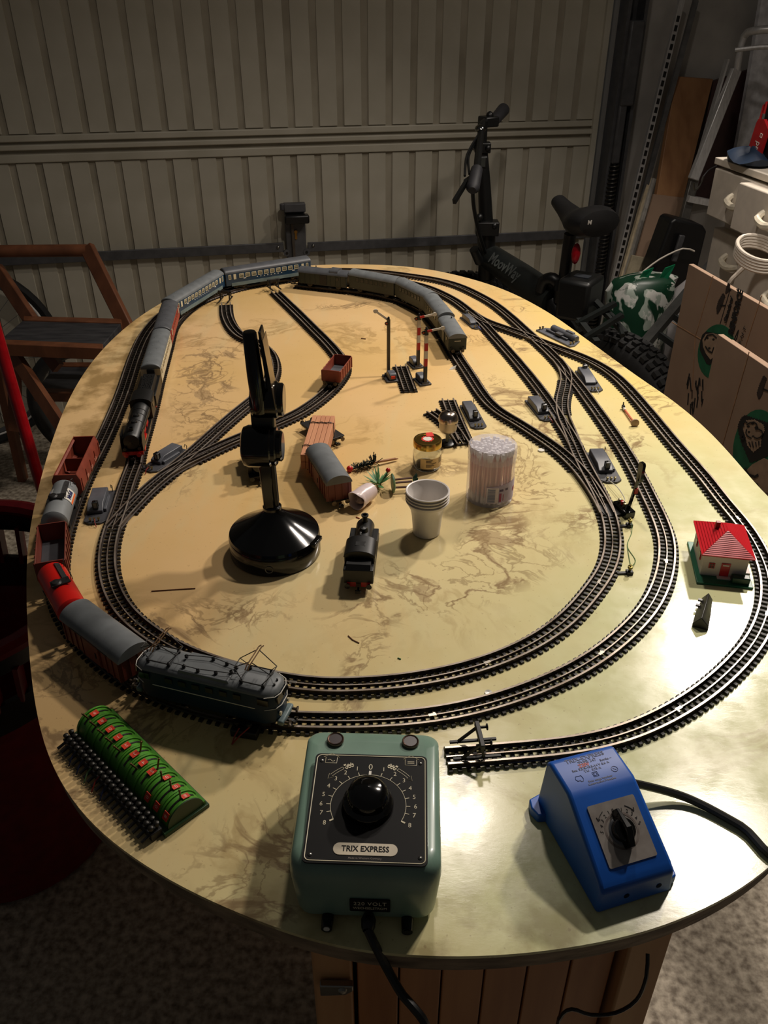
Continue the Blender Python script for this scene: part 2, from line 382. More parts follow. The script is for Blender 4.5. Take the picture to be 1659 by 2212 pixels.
mp2 = N.new('ShaderNodeMapping'); mp2.inputs['Scale'].default_value = (1.0, 2.4, 1); mp2.inputs['Rotation'].default_value = (0, 0, R(30)); L.new(co, mp2.inputs[0])
L.new(noise(90, 7, 0.7, 0.3, mp2.outputs[0]), bp.inputs['Height']); L.new(bp.outputs[0], b.inputs['Normal'])
M_edge = mat('bare_worn_edge', (150, 130, 104), 0.7, rgb2=(84, 70, 54), scale=22, bump=0.6, bscale=60, stretch=(1, 1, 3))

rim = [P(x, y) for x, y in ((740, 571), (860, 574), (960, 588), (1080, 622), (1180, 672), (1270, 735), (1370, 808), (1460, 870), (1540, 940), (1620, 1030), (1659, 1075))]
rim += [Vector((*q, TZ)) for q in ((0.507, 0.80), (0.492, 0.69), (0.452, 0.575), (0.380, 0.465))]
rim += [P(x, y) for x, y in ((1659, 1881), (1516, 1967), (1437, 2003), (1338, 2030), (1218, 2050), (1119, 2064), (1000, 2069), (890, 2066), (760, 2054), (692, 2039), (603, 2007), (527, 1980), (447, 1944), (359, 1900), (270, 1843), (190, 1777), (148, 1722), (110, 1655), (91, 1600), (72, 1500), (62, 1400), (57, 1290), (60, 1180), (77, 1080), (110, 960), (150, 860), (200, 780), (262, 715), (330, 665), (405, 627), (520, 592), (630, 576))]
rim = smooth(resample(catmull(rim, 0.01, True), 0.012), 14, True)
tb = thing('table', 'oval varnished marbled yellow table top carrying the model railway', 'table')
cen = Vector((0.03, 1.1, TZ)); n = len(rim)
mb = MB(); mb.add([(p.x, p.y, TZ) for p in rim] + [(p.x, p.y, TZ - 0.003) for p in rim], [tuple(range(n - 1, -1, -1)), tuple(range(n, 2 * n))] + [(i, (i + 1) % n, n + (i + 1) % n, n + i) for i in range(n)])
mb.obj('painted_top', TMAT, tb)
mb = MB(); mb.add([(p.x, p.y, TZ - 0.003) for p in rim] + [(p.x + (cen.x - p.x) * .003, p.y + (cen.y - p.y) * .003, TZ - 0.021) for p in rim], [tuple(range(n - 1, -1, -1)), tuple(range(n, 2 * n))] + [(i, (i + 1) % n, n + (i + 1) % n, n + i) for i in range(n)])
mb.obj('board_edge', M_edge, tb)

# pine cabinet that carries the table
M_pine = mat('varnished_pine', (196, 136, 84), 0.45, rgb2=(166, 106, 62), scale=3, stretch=(14, 14, 1.2), bump=0.05)
M_pine2 = mat('pale_pine_post', (206, 158, 108), 0.5, rgb2=(184, 132, 84), scale=3, stretch=(14, 14, 1.2))
zc = TZ - 0.022
c0, c1 = D(676, 2110, 0.375).x, D(1392, 2110, 0.40).x
cb = thing('pine_cabinet', 'varnished pine cabinet standing under the near end of the table', 'cabinet', ((c0 + c1) / 2, 0.39, 0), R(1.5))
hw = (c1 - c0) / 2
for i in range(6):
    w = (2 * hw - 0.07) / 6
    MB().box((-hw + 0.035 + w * (i + 0.5), 0.004, zc / 2), (w - 0.0015, 0.012, zc)).obj('plank', M_pine, cb, bevel=0.001)
for x in (-hw + 0.016, hw - 0.016): MB().box((x, 0.0, zc / 2), (0.032, 0.03, zc)).obj('corner_post', M_pine2, cb, bevel=0.002)
for x in (-hw + 0.008, hw - 0.008): MB().box((x, 0.20, zc / 2), (0.014, 0.36, zc)).obj('side_panel', M_pine, cb)
MB().box((0, 0.37, zc / 2), (2 * hw, 0.012, zc)).obj('back_panel', M_pine, cb)
bk = D(728, 2118, 0.372)
hg = bpy.data.objects.new('hinge_bracket', None); COL.objects.link(hg); hg.parent = cb; hg.location = (bk.x - (c0 + c1) / 2, -0.020, bk.z)
MB().prism([(-0.014, -0.008), (0.006, -0.008), (0.013, -0.002), (0.013, 0.005), (-0.014, 0.007)], -0.003, 0.003, 'y').obj('bracket_plate', M_steel, hg, bevel=0.001)
MB().lathe([(0, -0.006), (0.003, -0.005), (0.004, -0.003)], 10, (0.004, 0, 0), 'y').obj('screw', M_steel, hg)

# ---------------------------------------------------------------- tracks
M_rail = mat('weathered_rail', (58, 48, 42), 0.45, metal=0.5, rgb2=(42, 34, 30), scale=60)
M_head = mat('worn_rail_head', (186, 174, 162), 0.26, metal=0.55, rgb2=(140, 124, 110), scale=40)
M_slp = mat('dark_bakelite_sleeper', (30, 25, 22), 0.55, var=0.15, scale=120)
M_clip = mat('bright_joint_clip', (196, 188, 176), 0.25, metal=1.0)
SLP = MB().box((0, 0, 0.0011), (0.0038, 0.0280, 0.0022), top=(0.85, 0.97)).mesh('sleeper', M_slp)
ZR = 0.0066                               # rail head above the table
TRK = {}
DONE = []
def track(key, name, label, pix, pitch=0.0078, z=0.0, skip=True, sm=60, loose=False, step=0.004):
    pts = [P(x, y, TZ + 0.004) for x, y in pix]
    for p in pts: p.z = TZ + z
    path = smooth(resample(catmull(pts, step), step), sm)
    TRK[key] = path
    t = thing(name, label, 'track', path[len(path) // 2])
    o = Vector(path[len(path) // 2]); loc = [p - o for p in path]
    side = []
    for i, p in enumerate(loc):
        d = loc[min(i + 1, len(loc) - 1)] - loc[max(i - 1, 0)]; d.normalize(); side.append(Vector((-d.y, d.x, 0)))
    pr = [(-0.0016, 0.0018), (0.0016, 0.0018), (0.0006, 0.0030), (0.0010, 0.0058), (0.0010, ZR), (-0.0010, ZR), (-0.0010, 0.0058), (-0.0006, 0.0030)]
    for s_ in (-1, 1):
        m = MB().sweep([p + sd * 0.0086 * s_ for p, sd in zip(loc, side)], pr); m.mi = [1 if i % 8 == 4 and i < len(m.f) - 2 else 0 for i in range(len(m.f))]; m.obj('rail', [M_rail, M_head], t)
    m = MB().sweep(loc, [(-0.0006, 0.002), (0.0006, 0.002), (0.0006, 0.0052), (-0.0006, 0.0052)]); m.mi = [1 if i % 4 == 2 and i < len(m.f) - 2 else 0 for i in range(len(m.f))]; m.obj('centre_rail', [M_rail, M_head], t)
    sp = resample(path, pitch); allp = []
    for i in range(len(sp)):
        d = sp[min(i + 1, len(sp) - 1)] - sp[max(i - 1, 0)]; a = math.atan2(d.y, d.x)
        if skip and any((sp[i] - q).length_squared < 0.0105 ** 2 for q in DONE): continue
        allp.append((sp[i] - o, a))
    order = sorted(range(len(allp)), key=lambda i: (allp[i][0] + o - CAM).length)
    near = set(order[:295]); st = MB()
    for i, (p, a) in enumerate(allp):
        if i in near: inst('sleeper', SLP, t, p, a)
        else: st.box((p.x, p.y, p.z + 0.0011), (0.0036, 0.0275, 0.0022), a)
    if st.v:
        q = st.obj('sleeper_run', M_slp, t); q['kind'] = 'stuff'
    for i in range(10, len(sp) - 5, 24):       # joint clips on the centre rail
        d = sp[i + 1] - sp[i - 1]; a = math.atan2(d.y, d.x); q = sp[i] - o
        MB().box((0, 0, 0.0045), (0.007, 0.0028, 0.002)).box((0.002, 0.002, 0.0042), (0.002, 0.002, 0.0015)).obj('joint_clip', M_clip, t, q, a)
    DONE.extend(path[::2])
    return t
track('M', 'track', 'middle loop of track carrying the freight wagons and blue electric engine',
      [(1256, 843), (1224, 803), (1203, 778), (1182, 757), (1161, 738), (1129, 709), (1098, 681), (1066, 656), (1034, 638), (992, 618), (950, 606), (929, 602), (881, 595), (833, 589), (760, 584), (690, 584), (620, 590), (540, 604), (470, 622), (410, 645), (365, 670), (347, 682), (330, 700), (309, 730), (289, 777), (264, 853), (231, 932), (205, 985), (181, 1030), (159, 1082), (140, 1135), (128, 1181), (122, 1224), (122, 1262), (129, 1298), (146, 1335), (172, 1370), (225, 1424), (295, 1472), (386, 1512), (485, 1540), (560, 1552), (645, 1558), (751, 1559), (841, 1556), (931, 1548), (1005, 1534), (1082, 1514), (1180, 1478), (1262, 1438), (1330, 1390), (1390, 1332), (1413, 1299), (1429, 1265), (1438, 1231), (1442, 1198), (1440, 1164), (1424, 1120), (1399, 1069), (1379, 1028), (1356, 986), (1329, 945), (1300, 903), (1270, 862), (1256, 843)])
track('S', 'track', 'track loop with the black steam train and the inner oval in front',
      [(291, 1004), (295, 980), (323, 884), (338, 823), (360, 744), (368, 712), (384, 688), (424, 655), (474, 634), (538, 617), (592, 608), (660, 600), (740, 595), (820, 599), (893, 613), (929, 623), (982, 649), (1013, 673), (1041, 697), (1068, 727), (1098, 760), (1129, 796), (1161, 836), (1190, 876), (1213, 915), (1233, 944), (1245, 970), (1260, 1003), (1277, 1034), (1294, 1065), (1309, 1097), (1320, 1132), (1325, 1173), (1319, 1212), (1305, 1243), (1283, 1273), (1230, 1335), (1150, 1392), (1040, 1438), (931, 1464), (832, 1478), (690, 1483), (614, 1473), (495, 1446), (412, 1418), (362, 1394), (316, 1364), (275, 1330), (248, 1290), (234, 1249), (230, 1211), (234, 1173), (243, 1140), (260, 1097), (273, 1050), (291, 1004)], skip=True)
track('G', 'track', 'siding track under the green passenger coaches, running to the inner oval',
      [(640, 616), (713, 624), (784, 632), (832, 641), (881, 655), (920, 676), (948, 706), (968, 738), (990, 775), (1013, 809), (1033, 841), (1057, 873), (1085, 896), (1121, 915), (1162, 943), (1200, 968), (1229, 993), (1257, 1022), (1281, 1056), (1300, 1086), (1312, 1112)], z=0.0002)
track('A', 'track', 'outermost track curving past the red-roofed house to the front buffer stop',
      [(1013, 673), (1041, 692), (1066, 702), (1098, 712), (1136, 726), (1175, 741), (1214, 756), (1256, 771), (1287, 786), (1307, 797), (1340, 823), (1376, 862), (1409, 901), (1450, 951), (1496, 1003), (1529, 1041), (1558, 1080), (1590, 1117), (1618, 1152), (1643, 1198), (1660, 1243), (1664, 1290), (1655, 1335), (1634, 1383), (1600, 1425), (1540, 1483), (1450, 1543), (1344, 1590), (1233, 1614), (1150, 1622), (1066, 1629), (960, 1637)], z=0.0004)
track('X', 'track', 'short curved crossover track between two lines at the right',
      [(1203, 778), (1217, 797), (1223, 815), (1221, 836), (1215, 862), (1214, 884), (1220, 908), (1232, 936), (1245, 970)], z=0.0006, sm=12)
track('U', 'track', 'curved siding track ending at the left buffer, passing behind the black lamp',
      [(243, 1140), (265, 1115), (293, 1085), (322, 1056), (357, 1027), (395, 996), (433, 963), (479, 921), (515, 890), (545, 866), (575, 838), (590, 805), (587, 775), (572, 753), (548, 738), (523, 728), (502, 708), (490, 682), (488, 655)], z=0.0006, sm=20)
track('V', 'track', 'siding track holding the small open brown-red wagon',
      [(357, 1027), (395, 1004), (433, 986), (479, 964), (523, 945), (567, 928), (607, 911), (644, 894), (683, 868), (717, 838), (738, 811), (743, 793), (733, 772), (709, 743), (680, 714), (644, 678), (594, 630)], z=0.0008, sm=20)
track('T1', 'track', 'loose straight track piece lying between the three semaphore signals', [(865, 790), (885, 846)], skip=False, sm=0)
track('T2', 'track', 'loose switch track piece lying behind the bell post', [(967, 863), (985, 910), (1005, 955)], skip=False, sm=5)
track('T3', 'track', 'loose branch rails crossing the spare switch behind the bell post', [(932, 889), (955, 905), (980, 930), (1001, 962)], sm=5, z=0.0006)
# ---------------------------------------------------------------- rolling stock
M_brown = mat('wagon_brown', (112, 48, 34), 0.5, var=0.12, scale=60)
M_oxide = mat('oxide_red', (132, 58, 40), 0.5, var=0.12, scale=60)
M_groof = mat('grey_roof_paint', (104, 108, 110), 0.5, var=0.10, scale=50)
M_droof = mat('dark_grey_roof', (78, 80, 84), 0.42, var=0.10, scale=50)
M_blue = mat('coach_blue', (22, 58, 86), 0.35, var=0.10, scale=50)
M_eblue = mat('engine_blue', (12, 38, 60), 0.45, spec=0.2, var=0.10, scale=50)
M_skirt = mat('grey_skirt', (104, 122, 124), 0.45)
M_cream = mat('cream_paint', (206, 196, 166), 0.45, var=0.08)
M_pane = mat('window_pane', (120, 116, 96), 0.15, var=0.15, scale=80)
M_paned = mat('dark_window_pane', (16, 18, 18), 0.1)
M_green = mat('dark_green_paint', (34, 44, 38), 0.45, var=0.1, scale=60)
M_red = mat('signal_red', (176, 20, 16), 0.35, var=0.08)
M_tred = mat('tank_red', (190, 24, 18), 0.28, var=0.06, scale=30)
M_silver = mat('tank_silver', (142, 146, 148), 0.35, metal=0.3, var=0.08)
M_lblk = mat('engine_black', (12, 12, 12), 0.42, var=0.1, scale=60)
M_frame = mat('underframe_black', (20, 18, 17), 0.5)
M_whl = mat('wheel_steel', (70, 66, 62), 0.35, metal=0.8)
M_wht = mat('white_print', (214, 210, 200), 0.5, var=0.03)
M_bufm = mat('buffer_steel', (96, 84, 70), 0.4, metal=0.7)

def wheel_mesh(r, key='wheelset', m=None):
    b = MB()
    for s in (-1, 1):
        b.lathe([(0.0012, -0.0014), (r * 0.75, -0.0014), (r, -0.001), (r, 0.0006), (r + 0.0009, 0.0008), (r + 0.0009, 0.0014), (0.0012, 0.0014)] if s > 0 else [(0.0012, -0.0014), (r + 0.0009, -0.0014), (r + 0.0009, -0.0008), (r, -0.0006), (r, 0.001), (r * 0.75, 0.0014), (0.0012, 0.0014)], 14, (0, -s * 0.0082, 0), 'y')
    b.cyl((0, -0.0085, 0), (0, 0.0085, 0), 0.0011, 6)
    return b.mesh(key, m or M_whl)
WH = wheel_mesh(0.0052); WHs = wheel_mesh(0.0044)
def buffers(root, x, z, s, m=None, y=0.0085):
    for yy in (-y, y):
        MB().lathe([(0.0013, 0), (0.0013, s * 0.004), (0.0030, s * 0.0045), (0.0032, s * 0.0054), (0, s * 0.0058)], 10, (x, yy, z), 'x').obj('buffer', m or M_bufm, root)
def coupler(root, x, s, z=0.003):
    MB().bar((x, 0, z + 0.001), (x + s * 0.007, 0, z), 0.0022, 0.0014).box((x + s * 0.0075, 0, z + 0.001), (0.002, 0.006, 0.003)).bar((x + s * 0.006, 0.001, z + 0.002), (x + s * 0.0095, 0.001, z + 0.005), 0.001, 0.001).obj('coupler', M_frame, root)
def axles(root, xs, me=None, r=0.0052):
    for x in xs: inst('wheelset', me or WH, root, (x, 0, r))
def bogie(root, x, wb=0.018):
    b = MB()
    for s in (-1, 1):
        b.box((0, s * 0.0112, 0.0052), (wb + 0.012, 0.0018, 0.0045)).box((0, s * 0.0124, 0.0042), (0.006, 0.001, 0.003))
        for q in (-1, 1): b.box((q * wb / 2, s * 0.0124, 0.0046), (0.004, 0.0016, 0.0042))
    b.box((0, 0, 0.0075), (0.012, 0.022, 0.002))
    o = b.obj('bogie', M_frame, root, (x, 0, 0))
    for q in (-1, 1): inst('wheelset', WHs, o, (q * wb / 2, 0, 0.0044))
def arch(w, z0, z1, n=10, th=None):
    return [(w / 2 * math.cos(math.pi * i / n), z0 + (z1 - z0) * math.sin(math.pi * i / n)) for i in range(n + 1)]
def shell_roof(root, L, w, z0, z1, m, over=0.0012, name='roof', n=14, taper=0.0):
    out = arch(w + 2 * over, z0, z1, n); inn = arch(w + 2 * over - 0.0016, z0 - 0.0001, z1 - 0.0008, n)
    b = MB(); rings = []
    if taper:
        k = 5
        for i in range(k + 1):
            t = i / k * math.pi / 2; x = L / 2 - taper + taper * math.sin(t); sc = 0.80 + 0.20 * math.cos(t)
            rings.append((x, sc))
        xs = [(-x, q) for x, q in reversed(rings)] + rings
        b.loft([[(x, p[0] * (0.9 + 0.1 * q), z0 + (p[1] - z0) * (q - 0.45 * (1 - q))) for p in out] for x, q in xs], True, True)
    else:
        b.prism(out, -L / 2 - 0.001, L / 2 + 0.001, 'x')
    return b.obj(name, m, root)

def boxcar(root, L, body=None, roof=None):
    body = body or M_brown; roof = roof or M_groof; W = 0.031; z0, z1 = 0.0095, 0.034
    MB().prism([(-W / 2, z0), (W / 2, z0), (W / 2, z1)] + arch(W, z1, z1 + 0.0095)[1:-1] + [(-W / 2, z1)], -L / 2 + 0.003, L / 2 - 0.003, 'x').obj('body', body, root)
    shell_roof(root, L - 0.004, W, z1 - 0.001, z1 + 0.0105, roof, 0.0014)
    rib = MB().box((0, 0, (z0 + z1) / 2), (0.0016, 0.0012, z1 - z0)).mesh('rib', body)
    n = 9
    for i in range(n + 1):
        x = -L / 2 + 0.0045 + (L - 0.009) * i / n
        if abs(x) < L * 0.12: continue
        for s in (-1, 1): inst('rib', rib, root, (x, s * (W / 2 + 0.0004), 0))
    for s in (-1, 1):
        d = MB().box((0.002, s * (W / 2 + 0.0008), (z0 + z1) / 2 + 0.0005), (L * 0.26, 0.0016, z1 - z0 - 0.001)).obj('sliding_door', body, root, bevel=0.0003)
        MB().box((L * 0.10, s * (W / 2 + 0.0019), (z0 + z1) / 2), (0.0012, 0.0008, 0.006)).obj('door_handle', M_frame, d)
        MB().box((0, s * (W / 2 + 0.0012), z1 - 0.001), (L * 0.62, 0.001, 0.001)).obj('door_rail', M_frame, root)
    for e in (-1, 1):
        for y in (-0.0125, -0.0045, 0.0045, 0.0125):
            MB().box((e * (L / 2 - 0.0026), y, (z0 + z1) / 2 + 0.002), (0.0012, 0.0012, z1 - z0 + 0.002)).obj('end_rib', body, root)
        buffers(root, e * (L / 2 - 0.002), 0.0088, e); coupler(root, e * (L / 2 - 0.003), e)
    MB().box((0, 0, 0.0082), (L - 0.006, W - 0.003, 0.0026)).box((0, -0.0125, 0.0060), (L * 0.7, 0.0012, 0.002)).box((0, 0.0125, 0.0060), (L * 0.7, 0.0012, 0.002)).obj('underframe', M_frame, root)
    ag = MB()
    for x in (-L * 0.29, L * 0.29):
        for s in (-1, 1): ag.prism([(x - 0.006, 0.0085), (x + 0.006, 0.0085), (x + 0.002, 0.0035), (x - 0.002, 0.0035)], s * 0.0110 - 0.0008, s * 0.0110 + 0.0008, 'y')
    ag.obj('axle_guard', M_frame, root); axles(root, (-L * 0.29, L * 0.29))
def underside(root, L, W, x=0.29):
    MB().box((0, 0, 0.0082), (L - 0.006, W - 0.003, 0.0026)).obj('underframe', M_frame, root)
    ag = MB()
    for xx in (-L * x, L * x):
        for s in (-1, 1): ag.prism([(xx - 0.006, 0.0085), (xx + 0.006, 0.0085), (xx + 0.002, 0.0035), (xx - 0.002, 0.0035)], s * 0.0110 - 0.0008, s * 0.0110 + 0.0008, 'y')
    ag.obj('axle_guard', M_frame, root); axles(root, (-L * x, L * x))
    for e in (-1, 1): buffers(root, e * (L / 2 - 0.002), 0.0088, e); coupler(root, e * (L / 2 - 0.003), e)
def open_wagon(root, L, body, H=0.020, inner=None):
    W = 0.031; z0 = 0.0095; t = 0.0013; inner = inner or M_droof
    underside(root, L, W)
    MB().box((0, 0, z0 + 0.0012), (L - 0.007, W - 0.003, 0.0014)).obj('wagon_floor', inner, root)
    for s in (-1, 1):
        MB().box((0, s * (W / 2 - t / 2), z0 + H / 2), (L - 0.006, t, H)).obj('side_wall', body, root, bevel=0.0003)
        MB().box((s * (L / 2 - 0.003 - t / 2), 0, z0 + H / 2 + 0.0006), (t, W - 2 * t, H + 0.0012)).obj('end_wall', body, root, bevel=0.0003)
        for i in range(6):
            MB().box((-L / 2 + 0.006 + (L - 0.012) * i / 5, s * (W / 2 + 0.0005), z0 + H / 2), (0.0014, 0.001, H - 0.001)).obj('rib', body, root)
def hopper(root, L, body):
    W = 0.034; z0 = 0.0095; H = 0.030
    underside(root, L, 0.031)
    prof = [(-0.012, z0), (-W / 2, z0 + 0.006), (-W / 2, z0 + 0.022), (-0.0135, z0 + H)]
    inn = [(-0.011, z0 + 0.004), (-W / 2 + 0.0012, z0 + 0.0066), (-W / 2 + 0.0012, z0 + 0.0218), (-0.0125, z0 + H)]
    for s in (-1, 1):
        q = [(s * y, z) for y, z in prof + inn[::-1]]
        MB().prism(q if s > 0 else q[::-1], -L / 2 + 0.004, L / 2 - 0.004, 'x').obj('side_wall', body, root)
        e = [(y, z) for y, z in prof] + [(-y, z) for y, z in prof[::-1]]
        x = s * (L / 2 - 0.004); MB().prism(e, x - 0.0008, x + 0.0008, 'x').obj('end_wall', body, root)
        for i in range(5):
            xx = -L / 2 + 0.008 + (L - 0.016) * i / 4
            MB().box((xx, s * (W / 2 + 0.0004), z0 + 0.014), (0.0013, 0.0010, 0.017)).obj('rib', body, root)
        for i in range(3): MB().box((L * (-.22 + .2 * i), s * (W / 2 + 0.0004), z0 + 0.010), (0.008, 0.0006, 0.0036)).obj('lettering', M_wht if s > 5 else mat('faded_print', (176, 120, 100), .6), root)
    MB().box((0, 0, z0 + 0.003), (L - 0.008, 0.024, 0.0012)).obj('wagon_floor', body, root)
    MB().box((0, 0, z0 + 0.016), (0.0012, 0.028, 0.018)).obj('partition', body, root)
    for s in (-1, 1): MB().box((0, s * 0.013, z0 + 0.0265), (L - 0.012, 0.003, 0.001), rx=s * 0.7).obj('top_ledge', M_oxide, root)
def tank_wagon(root, L, m, mob=False):
    underside(root, L, 0.029)
    r = 0.0148; zc = 0.0255; l = L / 2 - 0.006
    MB().lathe([(0, -l - 0.004), (r * 0.5, -l - 0.0036), (r * 0.85, -l - 0.002), (r, -l), (r, l), (r * 0.85, l + 0.002), (r * 0.5, l + 0.0036), (0, l + 0.004)], 32, (0, 0, zc), 'x').obj('tank', m, root)
    for x in (-l * 0.6, l * 0.6): MB().box((x, 0, 0.0125), (0.006, 0.024, 0.006)).obj('saddle', M_frame, root)
    MB().lathe([(0.0055, 0), (0.0055, 0.004), (0.004, 0.0055), (0, 0.006)], 16, (l * 0.12, -0.004, zc + r - 0.002)).obj('dome', M_frame, root)
    MB().box((l * 0.12, 0.000, zc + r + 0.0012), (0.010, 0.018, 0.0012)).box((-l * 0.42, 0.0060, zc + r - 0.0004), (l * 0.95, 0.0055, 0.001), rx=-0.38).obj('walkway', M_frame, root)
    rl = MB()
    for x, y in ((l * 0.12 - 0.005, 0.011), (-l * 0.8, 0.012)):
        rl.tube([(x, y + 0.002, zc + r - 0.004), (x, y + 0.001, zc + r + 0.005), (x + 0.004, y, zc + r + 0.005), (x + 0.006, y - 0.001, zc + r - 0.001)], 0.0004, 5)
    rl.obj('hand_rail', M_frame, root)
    ld = MB()
    for y in (0.0125, 0.0085): ld.tube([(-l - 0.0045, y, 0.010), (-l - 0.0045, y, zc + 0.006), (-l + 0.002, y, zc + r - 0.003)], 0.0005, 5)
    for i in range(7): ld.tube([(-l - 0.0045, 0.0125, 0.012 + i * 0.003), (-l - 0.0045, 0.0085, 0.012 + i * 0.003)], 0.0004, 5)
    ld.obj('ladder', M_frame, root)
    if mob:
        for s in (-1, 1):
            pts = []
            for x in (-0.013, 0.011):
                for a in [R(8 + 9 * i) for i in range(7)]: pts.append((x - 0.006, s * (r + 0.0006) * math.cos(a), zc + (r + 0.0006) * math.sin(a)))
            o = MB().add(pts, [(i, i + 1, 8 + i, 7 + i) for i in range(6)]).obj('nameplate', M_wht, root)
            a = R(38); q = Vector((-0.007, s * (r + 0.0007) * math.cos(a), zc + (r + 0.0007) * math.sin(a)))
            up = Vector((0, -s * math.sin(a), math.cos(a)))
            text('nameplate_lettering', 'Mobil', 0.0072, mat('navy_print', (20, 30, 90), .5), o, frame(q, (-s * -1 * (1 if s > 0 else 1) * 1.0 if False else (-1 if s > 0 else 1), 0, 0), up), 0.0002, bold=0.0002)
            pt = []
            for x in (-0.0185, 0.0045):
                for aa in (10, 16, 21): pt.append((x, s * (r + 0.0008) * math.cos(R(aa)), zc + (r + 0.0008) * math.sin(R(aa))))
            MB().add(pt, [(0, 1, 4, 3), (1, 2, 5, 4)]).obj('nameplate_flash', mat('orange_print', (232, 110, 50), .5), o)
def coach(root, L, body, roof, n=9, wm=None, pm=None, wc=True, bog=True, skirt=None, vents=8, W=0.031, lower=0.0085, letter=False):
    z0, z1 = lower, 0.0345
    MB().prism([(-W / 2 + 0.001, z0), (W / 2 - 0.001, z0), (W / 2, z0 + 0.004), (W / 2, z1), (-W / 2, z1), (-W / 2, z0 + 0.004)], -L / 2 + 0.002, L / 2 - 0.002, 'x').obj('body', body, root, bevel=0.0005)
    shell_roof(root, L - 0.002, W, z1 - 0.0006, z1 + 0.0088, roof, 0.0003, taper=0.004 if wc else 0)
    if skirt:
        for s in (-1, 1): MB().box((0, s * (W / 2 - 0.0004), z0 + 0.0025), (L * 0.86, 0.0016, 0.007)).obj('skirt', skirt, root)
    ww = (L * 0.70) / n; zw = z1 - 0.0072
    wm_ = wm or body; pm = pm or M_paned
    fw, fh = ww * 0.66, 0.0078
    fr = MB()
    for dx, dz, w, h in ((0, fh / 2, fw, 0.0009), (0, -fh / 2, fw, 0.0009), (-fw / 2, 0, 0.0009, fh), (fw / 2, 0, 0.0009, fh), (0, fh * 0.15, fw, 0.0006)): fr.box((dx, 0, dz), (w, 0.0007, h))
    frm = fr.mesh('window', wm_); pan = MB().box((0, 0, 0), (fw, 0.0003, fh)).mesh('pane', pm)
    nf = MB()
    for dx, dz, w, h in ((0, 0.0046, 0.0048, 0.0008), (0, -0.0046, 0.0048, 0.0008), (-0.0024, 0, 0.0008, 0.009), (0.0024, 0, 0.0008, 0.009)): nf.box((dx, 0, dz), (w, 0.0007, h))
    nfm = nf.mesh('end_window', wm_); npn = MB().box((0, 0, 0), (0.0046, 0.0003, 0.009)).mesh('pane', pm)
    dm = MB().box((0, 0, 0), (0.0056, 0.0009, 0.0105)).mesh('door', M_cream if wc else body)
    for s in (-1, 1):
        y = s * (W / 2 + 0.0002)
        for i in range(n):
            w = inst('window', frm, root, (-L * 0.35 + ww * (i + 0.5), y, zw)); inst('pane', pan, w)
        if wc:
            for e in (-1, 1):
                inst('door', dm, root, (e * L * 0.39, y, zw - 0.0006))
                w = inst('end_window', nfm, root, (e * L * 0.445, y, zw - 0.0004)); inst('pane', npn, w)
    if letter:
        for s in (-1, 1):
            b = MB()
            for i in range(8): b.box((-L * 0.14 + i * L * 0.04, s * (W / 2 + 0.0002), z0 + 0.0115), (0.0022, 0.0004, 0.0014))
            for x in (-L * 0.28, L * 0.28): b.box((x, s * (W / 2 + 0.0002), z0 + 0.0125), (0.006, 0.0004, 0.0018))
            b.obj('lettering', M_wht, root)
    for i in range(vents):
        x = -L * 0.42 + L * 0.84 * i / max(1, vents - 1)
        MB().lathe([(0.0011, -0.001), (0.0011, 0.0006), (0, 0.001)], 8, (x, (0.004 if i % 2 else -0.004), z1 + 0.0080)).obj('roof_vent', roof, root)
    for e in (-1, 1):
        MB().box((e * (L / 2 - 0.001), 0, (z0 + z1) / 2), (0.003, 0.012, z1 - z0 - 0.002)).obj('gangway', M_frame, root, bevel=0.0006)
        buffers(root, e * (L / 2 - 0.001), 0.0088, e); coupler(root, e * (L / 2 - 0.003), e)
        if bog: bogie(root, e * L * 0.33)
    if not bog:
        underside(root, L, 0.029)
    else: MB().box((0, 0, 0.0076), (L * 0.9, 0.018, 0.002)).box((0, 0, 0.0055), (L * 0.2, 0.02, 0.005)).obj('underframe', M_frame, root)
